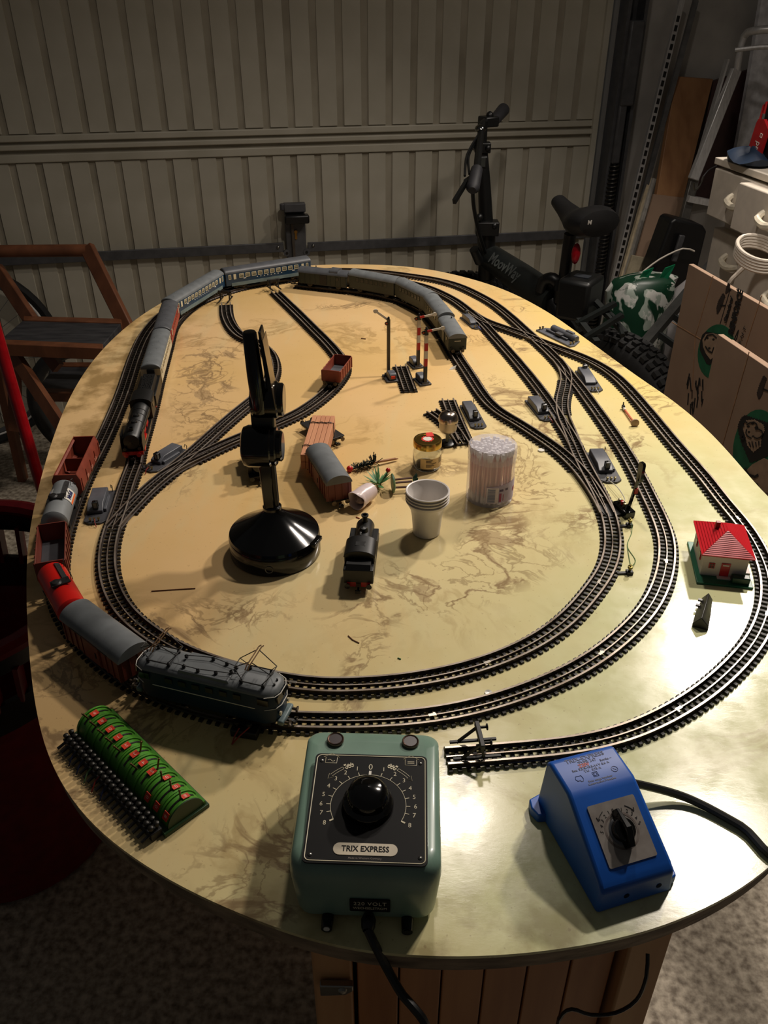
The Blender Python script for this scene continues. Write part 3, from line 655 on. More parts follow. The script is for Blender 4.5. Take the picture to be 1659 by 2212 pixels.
def van(root, L, body, roof, raised='end', W=0.031, bog=False, end_text=False):
    z0, z1 = 0.0085, 0.031
    MB().box((0, 0, (z0 + z1) / 2), (L - 0.004, W, z1 - z0)).obj('body', body, root, bevel=0.0004)
    shell_roof(root, L - 0.002, W, z1 - 0.0006, z1 + 0.0078, roof, 0.0008)
    cl = 0.018 if bog else L * 0.42; cx = L * 0.22 if bog else -L * 0.27
    if bog:
        w = W * 0.86
        b = MB(); b.prism([(-w / 2, z1)] + [(-p[0], p[1]) for p in arch(w, z1 + 0.0055, z1 + 0.0115)] + [(w / 2, z1)], cx - cl / 2, cx + cl / 2, 'x'); b.obj('lookout_cupola', roof, root)
    rib = MB().box((0, 0, (z0 + z1) / 2), (0.0010, 0.0008, z1 - z0)).mesh('rib', body)
    for i in range(10):
        for s in (-1, 1): inst('rib', rib, root, (-L / 2 + 0.004 + (L - 0.008) * i / 9, s * (W / 2 + 0.0003), 0))
    for s in (-1, 1):
        MB().box((0.002, s * (W / 2 + 0.0006), (z0 + z1) / 2), (0.016, 0.001, z1 - z0 - 0.003)).obj('sliding_door', M_frame if bog else body, root)
        MB().box((L * 0.3, s * (W / 2 + 0.0004), z1 - 0.007), (0.006, 0.0006, 0.006)).obj('window', M_paned, root)
    if end_text: MB().box((L / 2 - 0.0018, 0, z1 - 0.006), (0.0006, 0.011, 0.0014)).obj('end_lettering', M_wht, root)
    for e in (-1, 1):
        for y in (-0.011, 0.011): MB().lathe([(0, 0), (0.0014, 0), (0.0014, e * 0.002), (0, e * 0.002)], 8, (e * (L / 2 - 0.002), y, 0.0135), 'x').obj('lamp', M_frame, root)
    MB().lathe([(0.001, 0), (0.001, 0.004), (0.0016, 0.0042), (0, 0.005)], 8, (-L * 0.35 if not bog else -L * .2, 0.006, z1 + 0.006)).obj('stove_pipe', M_frame, root)
    underside(root, L, 0.029)
def steam_loco(root, L):
    W = 0.030
    MB().box((0, 0, 0.0100), (L - 0.012, W - 0.004, 0.0018)).obj('running_board', M_lblk, root, bevel=0.0004)
    MB().lathe([(0, L / 2 - 0.006), (0.0105, L / 2 - 0.007), (0.0122, L / 2 - 0.010), (0.0122, -L * 0.16), (0.0130, -L * 0.17), (0.0130, -L * 0.26)], 24, (0, 0, 0.0255), 'x').obj('boiler', M_lblk, root)
    MB().lathe([(0.0045, 0), (0.0045, 0.0008), (0.0015, 0.0016), (0, 0.002)], 14, (L / 2 - 0.0075, 0, 0.0255), 'x').obj('smokebox_door', M_lblk, root)
    for x in (L * 0.15, 0.0, -L * 0.1): MB().lathe([(0.0126, -0.0006), (0.0126, 0.0006)], 24, (x, 0, 0.0255), 'x').obj('boiler_band', M_frame, root)
    MB().lathe([(0.0034, 0), (0.0030, 0.003), (0.0036, 0.006), (0.0026, 0.006), (0.002, 0.002)], 14, (L / 2 - 0.018, 0, 0.0360)).obj('chimney', M_lblk, root)
    for x in (L * 0.20, L * 0.06): MB().lathe([(0.0050, 0), (0.0050, 0.002), (0.0038, 0.0042), (0, 0.005)], 14, (x, 0, 0.0355)).obj('steam_dome', M_lblk, root)
    cx = -L * 0.36
    MB().prism([(-W / 2, 0.0105), (W / 2, 0.0105), (W / 2, 0.035)] + arch(W, 0.035, 0.0415)[1:-1] + [(-W / 2, 0.035)], cx - L * 0.11, cx + L * 0.11, 'x').obj('cab', M_lblk, root, bevel=0.0004)
    MB().prism(arch(W + 0.002, 0.0355, 0.0432), cx - L * 0.13, cx + L * 0.12, 'x').obj('cab_roof', M_lblk, root)
    for s in (-1, 1):
        MB().box((cx + 0.002, s * (W / 2 + 0.0002), 0.028), (0.007, 0.0006, 0.007)).obj('cab_window', M_paned, root)
        MB().prism([(L / 2 - 0.030, 0.011), (L / 2 - 0.006, 0.011), (L / 2 - 0.006, 0.026), (L / 2 - 0.010, 0.034), (L / 2 - 0.030, 0.034)], s * 0.0138 - 0.0005, s * 0.0138 + 0.0005, 'y').obj('smoke_deflector', M_lblk, root)
        MB().box((L / 2 - 0.024, s * 0.0115, 0.0075), (0.013, 0.005, 0.006)).obj('cylinder', M_red, root, bevel=0.001)
        MB().bar((L / 2 - 0.02, s * 0.0125, 0.0065), (-L * 0.12, s * 0.0125, 0.0065), 0.001, 0.0018).bar((L * 0.22, s * 0.0122, 0.0072), (-L * 0.26, s * 0.0122, 0.0072), 0.001, 0.0014).obj('coupling_rod', M_steel, root)
        MB().tube([(L / 2 - 0.012, s * 0.0112, 0.030), (-L * 0.22, s * 0.0130, 0.030)], 0.0004, 5).obj('hand_rail', M_steel, root)
        MB().lathe([(0, 0), (0.0022, 0), (0.0024, 0.002), (0, 0.0022)], 10, (L / 2 - 0.0055, s * 0.0095, 0.0165), 'x').obj('headlamp', M_lblk, root)
        MB().box((L / 2 - 0.04, s * 0.011, 0.0125), (0.03, 0.004, 0.003)).obj('side_tank', M_red, root)
    MB().box((L / 2 - 0.0055, 0, 0.0095), (0.0018, W - 0.002, 0.005)).obj('buffer_beam', M_red, root)
    buffers(root, L / 2 - 0.005, 0.0092, 1, M_red); coupler(root, L / 2 - 0.006, 1)
    big = wheel_mesh(0.0092, 'driving_wheelset', M_red)
    for x in (L * 0.20, L * 0.04, -L * 0.12): inst('driving_wheelset', big, root, (x, 0, 0.0092))
    axles(root, (L * 0.38, -L * 0.34), WHs, 0.0044)
    MB().box((0, 0, 0.0075), (L * 0.75, 0.010, 0.006)).obj('main_frame', M_red, root)
def tender(root, L):
    W = 0.030
    MB().box((0, 0, 0.0185), (L - 0.008, W, 0.0175)).obj('tank_body', M_lblk, root, bevel=0.0008)
    MB().prism([(-0.012, 0.027), (0.012, 0.027), (0.009, 0.034), (-0.009, 0.034)], -L * 0.34, L * 0.42, 'x').obj('coal_bunker', M_lblk, root, bevel=0.0006)
    b = MB()
    for i in range(60): b.sphere((random.uniform(-L * 0.3, L * 0.36), random.uniform(-0.008, 0.008), 0.0335), random.uniform(0.0010, 0.0018), 5)
    o = b.obj('coal', M_lblk, root); o['kind'] = 'stuff'
    for e in (-1, 1): bogie(root, e * L * 0.27, 0.014); buffers(root, e * (L / 2 - 0.002), 0.0092, e)
    MB().box((0, 0, 0.0088), (L - 0.006, W - 0.002, 0.002)).obj('underframe', M_red, root)
def tank_engine(root, L):
    W = 0.032
    MB().box((0, 0, 0.0095), (L - 0.008, W - 0.001, 0.0018)).obj('running_board', M_lblk, root, bevel=0.0004)
    MB().lathe([(0, L / 2 - 0.006), (0.0090, L / 2 - 0.0065), (0.0104, L / 2 - 0.010), (0.0104, -L * 0.05)], 24, (0, 0, 0.0235), 'x').obj('boiler', M_lblk, root)
    MB().lathe([(0.0036, 0), (0.0030, 0.004), (0.0030, 0.0075), (0.0042, 0.0085), (0.0042, 0.0100), (0.0026, 0.0100), (0.002, 0.003)], 16, (L / 2 - 0.016, 0, 0.0325)).obj('chimney', M_lblk, root)
    MB().lathe([(0.0052, 0), (0.0052, 0.0035), (0.0040, 0.006), (0, 0.007)], 16, (L * 0.16, 0, 0.0320)).obj('steam_dome', M_lblk, root)
    for x in (L * 0.07, L * 0.04): MB().lathe([(0.0014, 0), (0.0014, 0.004), (0, 0.0046)], 10, (x, 0.0025, 0.0335)).obj('safety_valve', M_lblk, root)
    for s in (-1, 1):
        MB().box((L * 0.12, s * 0.0128, 0.0180), (L * 0.42, 0.0064, 0.0155)).obj('side_tank', M_lblk, root, bevel=0.0008)
        MB().box((-L * 0.24, s * (W / 2 + 0.0001), 0.028), (0.009, 0.0006, 0.0075)).obj('cab_window', M_paned, root)
        MB().bar((L * 0.3, s * 0.0125, 0.006), (-L * 0.24, s * 0.0125, 0.006), 0.001, 0.0016).obj('coupling_rod', M_steel, root)
        MB().box((L * 0.36, s * 0.0115, 0.0062), (0.012, 0.005, 0.005)).obj('cylinder', M_lblk, root, bevel=0.0008)
    cx = -L * 0.20; l = L * 0.27
    MB().box((cx + l / 2 - 0.001, 0, 0.022), (0.002, W, 0.024)).obj('cab_front', M_lblk, root)
    for s in (-1, 1): MB().box((cx, s * (W / 2 - 0.0007), 0.022), (l, 0.0014, 0.024)).obj('cab_side', M_lblk, root)
    MB().prism(arch(W + 0.002, 0.0335, 0.0420, 14), cx - l / 2 - 0.001, cx + l / 2 + 0.002, 'x').obj('cab_roof', M_lblk, root, bevel=0.0004)
    MB().box((cx, 0, 0.0413), (0.008, 0.011, 0.0015)).obj('roof_hatch', M_lblk, root, bevel=0.0004)
    bx = -L * 0.41
    MB().box((bx, 0, 0.0185), (L * 0.13, W, 0.0170)).obj('coal_bunker', M_lblk, root, bevel=0.0008)
    MB().prism([(bx - 0.007, 0.027), (bx + 0.006, 0.027), (bx + 0.006, 0.032), (bx - 0.003, 0.032)], -W / 2 + 0.003, W / 2 - 0.003, 'y').obj('bunker_top', M_lblk, root)
    for s in (-1, 1): MB().box((-L / 2 + 0.0036, s * 0.0075, 0.0085), (0.0022, 0.0095, 0.0060)).obj('buffer_beam', M_red, root)
    buffers(root, -L / 2 + 0.004, 0.0082, -1, M_lblk, 0.0115); buffers(root, L / 2 - 0.006, 0.0082, 1, M_lblk, 0.0115); coupler(root, -L / 2 + 0.003, -1); coupler(root, L / 2 - 0.006, 1)
    big = wheel_mesh(0.0082, 'driving_wheelset', M_lblk)
    for x in (L * 0.22, 0.0, -L * 0.22): inst('driving_wheelset', big, root, (x, 0, 0.0082))
    MB().box((0, 0, 0.0078), (L * 0.8, 0.010, 0.007)).obj('main_frame', M_lblk, root)
def electric(root, L):
    W = 0.033; z0, z1 = 0.0085, 0.0400
    def outline(k, inset):
        h = W / 2 - inset; l = L / 2 - 0.006 - inset; c = 0.010
        return [(l - c, -h), (l - c * 0.25, -h * 0.72), (l, -h * 0.35), (l, h * 0.35), (l - c * 0.25, h * 0.72), (l - c, h), (-l + c, h), (-l + c * 0.25, h * 0.72), (-l, h * 0.35), (-l, -h * 0.35), (-l + c * 0.25, -h * 0.72), (-l + c, -h)]
    rings = [[(x, y, z) for x, y in outline(0, i)] for z, i in ((z0, 0.0015), (z0 + 0.006, 0.0002), (z0 + 0.020, 0.0), (z1, 0.0015))]
    MB().loft(rings).obj('body', M_eblue, root)
    rr = [[(x, y, z) for x, y in outline(0, i)] for z, i in ((z1 - 0.0006, 0.0010), (z1 + 0.0014, 0.0016), (z1 + 0.0034, 0.0036), (z1 + 0.0046, 0.0070))]
    MB().loft(rr).obj('roof', M_groof, root)
    MB().box((0, 0, z1 + 0.0036), (L * 0.34, W - 0.006, 0.0048), top=(0.92, 0.9)).obj('raised_roof_section', M_groof, root, bevel=0.0006)
    for s in (-1, 1):
        MB().box((0, s * (W / 2 + 0.0001), z0 + 0.0175), (L * 0.66, 0.0006, 0.0007)).obj('white_line', M_wht, root)
        for e in (-1, 1):
            MB().box((e * L * 0.38, s * (W / 2 - 0.0006), z1 - 0.006), (0.010, 0.0010, 0.0065)).obj('cab_side_window', M_paned, root)
            MB().box((e * (L / 2 - 0.0066), s * 0.0058, z1 - 0.0058), (0.0012, 0.0095, 0.0070), ry=-e * 0.12).obj('windscreen', M_paned, root)
            MB().lathe([(0, 0), (0.0018, 0), (0.0020, e * 0.0014), (0, e * 0.0016)], 10, (e * (L / 2 - 0.0064), s * 0.0085, z0 + 0.010), 'x').obj('headlamp', M_cream, root)
            MB().lathe([(0.0009, 0), (0.0009, 0.0018), (0, 0.0022)], 8, (e * L * 0.42, 0.003 * s, z1 + 0.0042)).obj('roof_vent', M_frame, root)
        for i in range(6): MB().box((-L * 0.22 + L * 0.088 * i, s * (W / 2 - 0.0004), z1 - 0.006), (0.007, 0.0010, 0.0050)).obj('grille', M_frame, root)
    for e in (-1, 1):
        pt = [(e * (x + 0.0006), y, z0 + 0.0178) for x, y in ((L / 2 - 0.017, -W / 2 - .0003), (L / 2 - 0.0086, -W / 2 * 0.74), (L / 2 - 0.0059, -W / 2 * 0.35), (L / 2 - 0.0059, W / 2 * 0.35), (L / 2 - 0.0086, W / 2 * 0.74), (L / 2 - 0.017, W / 2 + .0003))]
        MB().tube(pt, 0.0004, 5).obj('white_line', M_wht, root)
        MB().tube([(x, y * .95, z1 - 0.0005) for x, y, z in pt], 0.0004, 5).obj('white_line', M_wht, root)
        MB().box((e * (L / 2 - 0.0055), 0, z0 + 0.0005), (0.006, 0.024, 0.005)).obj('buffer_beam', M_skirt, root, bevel=0.0014)
        buffers(root, e * (L / 2 - 0.003), 0.0088, e); coupler(root, e * (L / 2 - 0.004), e)
        bogie(root, e * L * 0.29, 0.020)
        # pantograph on four insulators
        cx = e * L * 0.30; up = 0.022 if e > 0 else 0.019; zt = z1 + 0.0075
        pg = MB()
        for sx in (-1, 1):
            pg.tube([(cx + sx * 0.011, -0.010, zt), (cx + sx * 0.011, 0.010, zt)], 0.0006, 5)
            for sy in (-1, 1):
                pg.tube([(cx + sx * 0.009, sy * 0.009, zt), (cx + sx * 0.017, sy * 0.006, zt + up * 0.45), (cx + sx * 0.001, sy * 0.008, zt + up)], 0.00045, 5)
                pg.tube([(cx + sx * 0.017, sy * 0.006, zt + up * 0.45), (cx + sx * 0.017, -sy * 0.006, zt + up * 0.45)], 0.0004, 5)
        for sy in (-1, 1): pg.tube([(cx - 0.011, sy * 0.010, zt), (cx + 0.011, sy * 0.010, zt)], 0.0006, 5)
        pgo = pg.obj('pantograph', M_frame, root)
        for sx in (-1, 1): MB().tube([(cx + sx * 0.0012, -0.016, zt + up - 0.002), (cx + sx * 0.0012, -0.012, zt + up), (cx + sx * 0.0012, 0.012, zt + up), (cx + sx * 0.0012, 0.016, zt + up - 0.002)], 0.0006, 5).obj('contact_strip', mat('old_copper', (96, 70, 46), .4, metal=.6), pgo)
        for sx in (-1, 1):
            for sy in (-1, 1): MB().lathe([(0.0012, 0), (0.0018, 0.0008), (0.0012, 0.0016), (0.0018, 0.0024), (0.0008, 0.0032)], 8, (cx + sx * 0.010, sy * 0.009, z1 + 0.0042)).obj('insulator', M_frame, root)
    for x, y in ((-0.020, -0.008), (-0.006, -0.009), (0.010, -0.007), (-0.024, 0.004), (0.0, 0.008), (0.014, 0.006), (0.022, -0.002), (0.024, 0.004)):
        MB().lathe([(0.0012, 0), (0.0018, 0.0008), (0.0012, 0.0016), (0.0018, 0.0024), (0.0008, 0.0032)], 8, (x, y, z1 + 0.0058)).obj('insulator', M_frame, root)
    MB().tube([(-0.03, -0.008, z1 + 0.0086), (-0.006, -0.009, z1 + 0.0090), (0.010, -0.007, z1 + 0.0090), (0.030, -0.004, z1 + 0.0086)], 0.0004, 5).tube([(-0.024, 0.004, z1 + 0.0088), (0.0, 0.008, z1 + 0.009), (0.024, 0.004, z1 + 0.0088)], 0.0004, 5).obj('roof_wire', M_frame, root)
    MB().box((0, 0, 0.0072), (L * 0.8, 0.020, 0.0036)).box((0, 0, 0.0052), (L * 0.24, 0.026, 0.006)).obj('underframe', M_frame, root)

def s_at(key, px, py):
    p = P(px, py, TZ + 0.004); path = TRK[key]
    return min(range(len(path)), key=lambda i: (path[i].xy - p.xy).length)
def at_s(key, i, off):
    path = TRK[key]; n = len(path); sg = 1 if off >= 0 else -1; rem = abs(off)
    closed = (path[0] - path[-1]).length < 0.02
    while rem > 0:
        j = i + sg
        if closed: j %= n
        elif not 0 <= j < n: d = (path[i] - path[i - sg]).normalized(); return path[i] + d * rem
        l = (path[j] - path[i]).length
        if l >= rem: return path[i].lerp(path[j], rem / l)
        rem -= l; i = j
    return path[i].copy()
def chain(key, px, py, sg, cars):
    i = s_at(key, px, py); s = 0.0
    for L, fn, name, label, cat, grp in cars:
        a, b = at_s(key, i, sg * (s + L * 0.2)), at_s(key, i, sg * (s + L * 0.8)); c = (a + b) / 2; d = a - b
        c.z = TZ + ZR + 0.0005
        root = thing(name, label, cat, c, math.atan2(d.y, d.x), grp); fn(root, L)
        s += L + 0.004
chain('S', 292, 1000, 1, [
    (0.145, steam_loco, 'steam_locomotive', 'black steam locomotive with red wheels heading the left train', 'locomotive', None),
    (0.085, tender, 'tender', 'black coal tender coupled behind the large steam locomotive', 'tender', None),
    (0.165, lambda r, L: coach(r, L, M_cream, M_groof, 8, M_cream, M_paned, True, True, None, 9), 'passenger_coach', 'cream passenger coach with grey roof behind the coal tender', 'coach', 'coaches of the steam train'),
    (0.150, lambda r, L: coach(r, L, mat('faded_red', (158, 52, 44), .5, var=.12), M_droof, 8, mat('faded_red', (158, 52, 44)), mat('red_pane', (130, 60, 50), .3), True, True, None, 5), 'passenger_coach', 'faded red passenger coach with dark roof before the blue coaches', 'coach', 'coaches of the steam train'),
    (0.200, lambda r, L: coach(r, L, M_blue, M_groof, 10, M_cream, M_pane, True, True, M_skirt, 10, letter=True), 'passenger_coach', 'blue passenger coach next to the faded red coach', 'coach', 'coaches of the steam train'),
    (0.200, lambda r, L: coach(r, L, M_blue, M_droof, 10, M_cream, M_pane, True, True, M_skirt, 0, letter=True), 'passenger_coach', 'rearmost blue passenger coach at the far end of the table', 'coach', 'coaches of the steam train')])
chain('G', 991, 770, -1, [
    (0.095, lambda r, L: van(r, L, M_green, M_groof, end_text=True), 'brake_van', 'dark green brake van at the near end of the green train', 'van', 'vehicles of the green train'),
    (0.112, lambda r, L: coach(r, L, M_green, M_groof, 6, M_green, M_pane, False, False, None, 4), 'passenger_coach', 'green coach with cream panes next to the brake van', 'coach', 'vehicles of the green train'),
    (0.112, lambda r, L: coach(r, L, M_green, M_groof, 7, M_green, M_paned, False, False, None, 8), 'passenger_coach', 'green coach in the middle of the green train', 'coach', 'vehicles of the green train'),
    (0.112, lambda r, L: coach(r, L, M_green, M_groof, 7, M_green, M_paned, False, False, None, 8), 'passenger_coach', 'green coach coupled beside the luggage van with lookout', 'coach', 'vehicles of the green train'),
    (0.112, lambda r, L: van(r, L, M_green, M_droof, bog=True), 'luggage_van', 'dark green luggage van with raised roof lookout by the far buffer', 'van', 'vehicles of the green train')])
chain('M', 634, 1557, -1, [
    (0.148, electric, 'electric_locomotive', 'dark blue electric locomotive with grey roof and two pantographs', 'locomotive', None),
    (0.098, lambda r, L: boxcar(r, L), 'goods_van', 'brown goods van with grey roof coupled to the blue electric locomotive', 'wagon', 'freight train wagons'),
    (0.084, lambda r, L: tank_wagon(r, L, M_tred), 'tank_wagon', 'bright red tank wagon beside the brown goods van', 'wagon', 'freight train wagons'),
    (0.084, lambda r, L: open_wagon(r, L, M_brown, 0.023), 'open_wagon', 'brown open wagon between the red and silver tank wagons', 'wagon', 'freight train wagons'),
    (0.084, lambda r, L: tank_wagon(r, L, M_silver, True), 'tank_wagon', 'silver tank wagon with white and orange nameplate', 'wagon', 'freight train wagons'),
    (0.110, lambda r, L: hopper(r, L, M_oxide), 'hopper_wagon', 'rust red hopper wagon at the tail of the freight train', 'wagon', 'freight train wagons')])
chain('V', 716, 842, 1, [(0.074, lambda r, L: open_wagon(r, L, M_oxide, 0.018), 'open_wagon', 'small rust red open wagon alone on the siding', 'wagon', None)])
def loose(name, label, cat, pa, pb, L, fn, z=0.0):
    a, b = P(*pa), P(*pb); d = a - b; c = (a + b) / 2
    r = thing(name, label, cat, (c.x, c.y, TZ + z + 0.0012), math.atan2(d.y, d.x)); fn(r, L); return r
loose('goods_van', 'brown goods van with grey roof standing loose beside the tipped white pot', 'wagon', (738, 1102), (686, 1018), 0.094, lambda r, L: boxcar(r, L, M_brown))
loose('tank_locomotive', 'small black tank locomotive standing alone in the middle of the table', 'locomotive', (790, 1175), (776, 1268), 0.104, tank_engine)
loose('flat_wagon', 'black flat wagon lying crosswise under the timber load', 'wagon', (664, 922), (730, 966), 0.074, lambda r, L: (underside(r, L, 0.030), MB().box((0, 0, 0.0104), (L - 0.004, 0.030, 0.002)).obj('deck', M_frame, r, bevel=0.0004)))
loose('shunting_engine', 'small black engine half hidden behind the black lamp post', 'locomotive', (566, 1050), (552, 985), 0.080, lambda r, L: tank_engine(r, L))
# timber load: four planks bound with wire
a, b = P(676, 1000, TZ + 0.022), P(700, 915, TZ + 0.022); dd = a - b
tl = thing('timber_load', 'bundle of light wooden planks tied with wire on the flat wagon', 'planks', ((a.x + b.x) / 2, (a.y + b.y) / 2, TZ + 0.0128), math.atan2(dd.y, dd.x))
M_wood = mat('raw_wood', (200, 142, 104), 0.6, rgb2=(178, 118, 84), scale=6, stretch=(1, 8, 8))
for k in range(2):
    for i in range(5): MB().box((0, (i - 2) * 0.0064, 0.0055 + k * 0.0108), (0.118, 0.0060, 0.0104)).obj('plank', M_wood, tl, bevel=0.0005)
for x in (-0.034, 0.034):
    MB().tube([(x, -0.0168, 0), (x, -0.0168, 0.0222), (x, -0.006, 0.0226), (x, 0.006, 0.0226), (x, 0.0168, 0.0222), (x, 0.0168, 0)], 0.0006, 5).tube([(x + 0.001 * math.cos(t), -0.015 + t * 0.0018, 0.0228 + 0.001 * math.sin(t)) for t in range(17)], 0.0004, 4).obj('binding_wire', M_frame, tl)
# ---------------------------------------------------------------- trackside equipment
M_pgrey = mat('motor_box_grey', (88, 90, 96), 0.4, var=0.08, scale=80)
M_pbase = mat('base_plate_grey', (66, 66, 70), 0.5)
M_term = mat('terminal_metal', (150, 140, 110), 0.35, metal=0.9)
M_dkred = mat('dark_red_wire', (150, 40, 30), 0.5)
M_ltwire = mat('pale_wire', (190, 186, 172), 0.5)
def heading(key, px, py):
    i = s_at(key, px, py); p = TRK[key]; d = p[min(i + 2, len(p) - 1)] - p[max(i - 2, 0)]; return math.atan2(d.y, d.x)
def motor(label, pa, pb, lantern=1, wire=None, w=0.021):
    a, b = P(*pa), P(*pb); d = b - a; L = d.length
    r = thing('point_motor', label, 'point motor', ((a.x + b.x) / 2, (a.y + b.y) / 2, TZ), math.atan2(d.y, d.x), 'point motors beside the switches')
    h = L / 2
    MB().prism([(-h, -w / 2), (h - 0.006, -w / 2), (h, -w / 4), (h, w / 4), (h - 0.006, w / 2), (-h, w / 2)], 0, 0.0026, 'z').obj('base_plate', M_pbase, r, bevel=0.0005)
    MB().prism([(-h + 0.006, 0.0026), (h * 0.45, 0.0026), (h * 0.45, 0.007), (h * 0.18, 0.0125), (-h + 0.008, 0.0125), (-h + 0.006, 0.011)], -w / 2 + 0.002, w / 2 - 0.007, 'y').obj('motor_box', M_pgrey, r, bevel=0.0008)
    MB().box((-0.004, w / 2 - 0.005, 0.0048), (h * 0.9, 0.0036, 0.0045)).obj('side_rib', M_pgrey, r, bevel=0.0006)
    lx = h * 0.36 if lantern > 0 else -h * 0.7
    ln = MB().box((lx, -0.001, 0.0072), (0.0044, 0.0044, 0.0016)).cyl((lx, -0.001, 0.002), (lx, -0.001, 0.008), 0.001, 8)
    for sx in (-1, 1):
        for sy in (-1, 1): ln.box((lx + sx * 0.0027, -0.001 + sy * 0.0027, 0.0135), (0.0011, 0.0011, 0.0088))
    ln.box((lx, -0.001, 0.0092), (0.0066, 0.0066, 0.0010)).box((lx, -0.001, 0.0182), (0.0068, 0.0068, 0.0010), top=(0.6, 0.6)).sphere((lx, -0.001, 0.0192), 0.0011, 6)
    lo = ln.obj('lantern', M_black, r)
    MB().box((lx, -0.001, 0.0136), (0.0042, 0.0042, 0.0080)).obj('lantern_pane', mat('milky_pane', (150, 146, 132), .3), lo)
    for i in range(3):
        MB().lathe([(0.0011, 0), (0.0011, 0.003), (0.0017, 0.0032), (0.0017, 0.0048), (0, 0.005)], 8, (h - 0.005, -0.0055 + i * 0.005, 0.0026)).obj('terminal', M_term, r)
    MB().tube([(-h + 0.003, w / 2 - 0.003, 0.0026), (-h + 0.002, w / 2 - 0.003, 0.010), (-h + 0.004, w / 2 - 0.004, 0.013), (-h + 0.007, w / 2 - 0.003, 0.010)], 0.0006, 5).obj('spring_wire', M_term, r)
    if wire is not None:
        MB().tube([(h - 0.004, 0, 0.006), (h + 0.002, 0.001, 0.005), (h + 0.007, 0.003, 0.001)], 0.0006, 5).obj('wire_stub', wire, r)
    return r
motor('grey point motor beside the turnout near the green brake van', (1003, 686), (1033, 712), -1, mat('blue_wire', (40, 60, 150), .5), 0.020)
motor('grey point motor with lantern right of the crossover track', (1258, 803), (1287, 848), -1, M_ltwire, 0.026)
motor('grey point motor left of the crossover track among brown stains', (1150, 866), (1187, 911), 1, M_dkred, 0.026)
motor('grey point motor right of the inner oval near the colour-light signal', (1287, 980), (1322, 1045), 1, None, 0.028)
motor('grey point motor at the branching of the two sidings', (395, 972), (318, 1020), 1, M_dkred, 0.026)
motor('grey point motor at the left of the inner oval', (226, 1064), (205, 1134), 1, M_dkred, 0.028)
motor('grey point motor attached to the loose switch behind the bell post', (1009, 877), (1036, 928), 1, None, 0.024)
# double slip motor with a long round housing
a, b = P(1172, 712), P(1246, 748); d = b - a
r = thing('slip_motor', 'long grey slip switch motor with cylindrical housing at the back right', 'point motor', ((a.x + b.x) / 2, (a.y + b.y) / 2, TZ), math.atan2(d.y, d.x)); h = d.length / 2
MB().prism([(-h, -0.016), (h, -0.016), (h, -0.004), (h - 0.012, 0.017), (-h + 0.012, 0.017), (-h, 0.006)], 0, 0.003, 'z').obj('base_plate', M_pgrey, r, bevel=0.0006)
MB().lathe([(0, -h * 0.72), (0.0055, -h * 0.70), (0.0065, -h * 0.66), (0.0065, h * 0.66), (0.0055, h * 0.70), (0, h * 0.72)], 16, (0.004, 0.008, 0.008), 'x').obj('cylinder_housing', M_pgrey, r)
MB().box((0.018, 0.009, 0.0135), (0.02, 0.006, 0.006)).obj('housing_lug', M_pgrey, r, bevel=0.0008)
MB().box((-0.004, -0.003, 0.005), (h * 1.2, 0.004, 0.004)).box((0.002, -0.002, 0.008), (0.016, 0.010, 0.004)).obj('slide_bar', M_pbase, r, bevel=0.0005)
for x in (-h + 0.004, h - 0.006):
    for y in (-0.010, -0.003): MB().lathe([(0.0014, 0), (0.0014, 0.003), (0.0022, 0.0034), (0.0022, 0.0052), (0, 0.0056)], 8, (x, y, 0.003)).obj('terminal', M_term, r)

# buffer stops
def buffer_stop(label, px, py, ang, sc_=1.0, grp='buffer stops'):
    p = P(px, py); r = thing('buffer_stop', label, 'buffer stop', (p.x, p.y, TZ + 0.0068), ang, grp)
    for y in (-0.0092, 0.0092):
        MB().bar((0.004, y, 0), (0.0, y, 0.018), 0.0024, 0.0024).bar((-0.016, y, 0), (0.0, y, 0.016), 0.002, 0.002).bar((-0.022, y, 0.001), (0.018, y, 0.001), 0.0022, 0.002).obj('side_frame', M_frame, r)
    MB().box((0.001, 0, 0.0170), (0.004, 0.028, 0.0050)).obj('cross_beam', M_frame, r, bevel=0.0006)
    for y in (-0.0085, 0.0085): MB().lathe([(0.0012, 0), (0.0012, 0.006), (0.0028, 0.0064), (0.0030, 0.0074), (0, 0.0076)], 10, (0.002, y, 0.0170), 'x').obj('buffer', M_frame, r)
buffer_stop('buffer stop at the end of the front track beside the transformer', 1030, 1631, heading('A', 1030, 1631) + math.pi)
buffer_stop('buffer stop at the end of the left curved siding', 488, 655, R(-95))
buffer_stop('buffer stop at the end of the siding behind the open wagon', 592, 629, R(-62))
buffer_stop('buffer stop behind the green luggage van', 652, 618, R(-4))

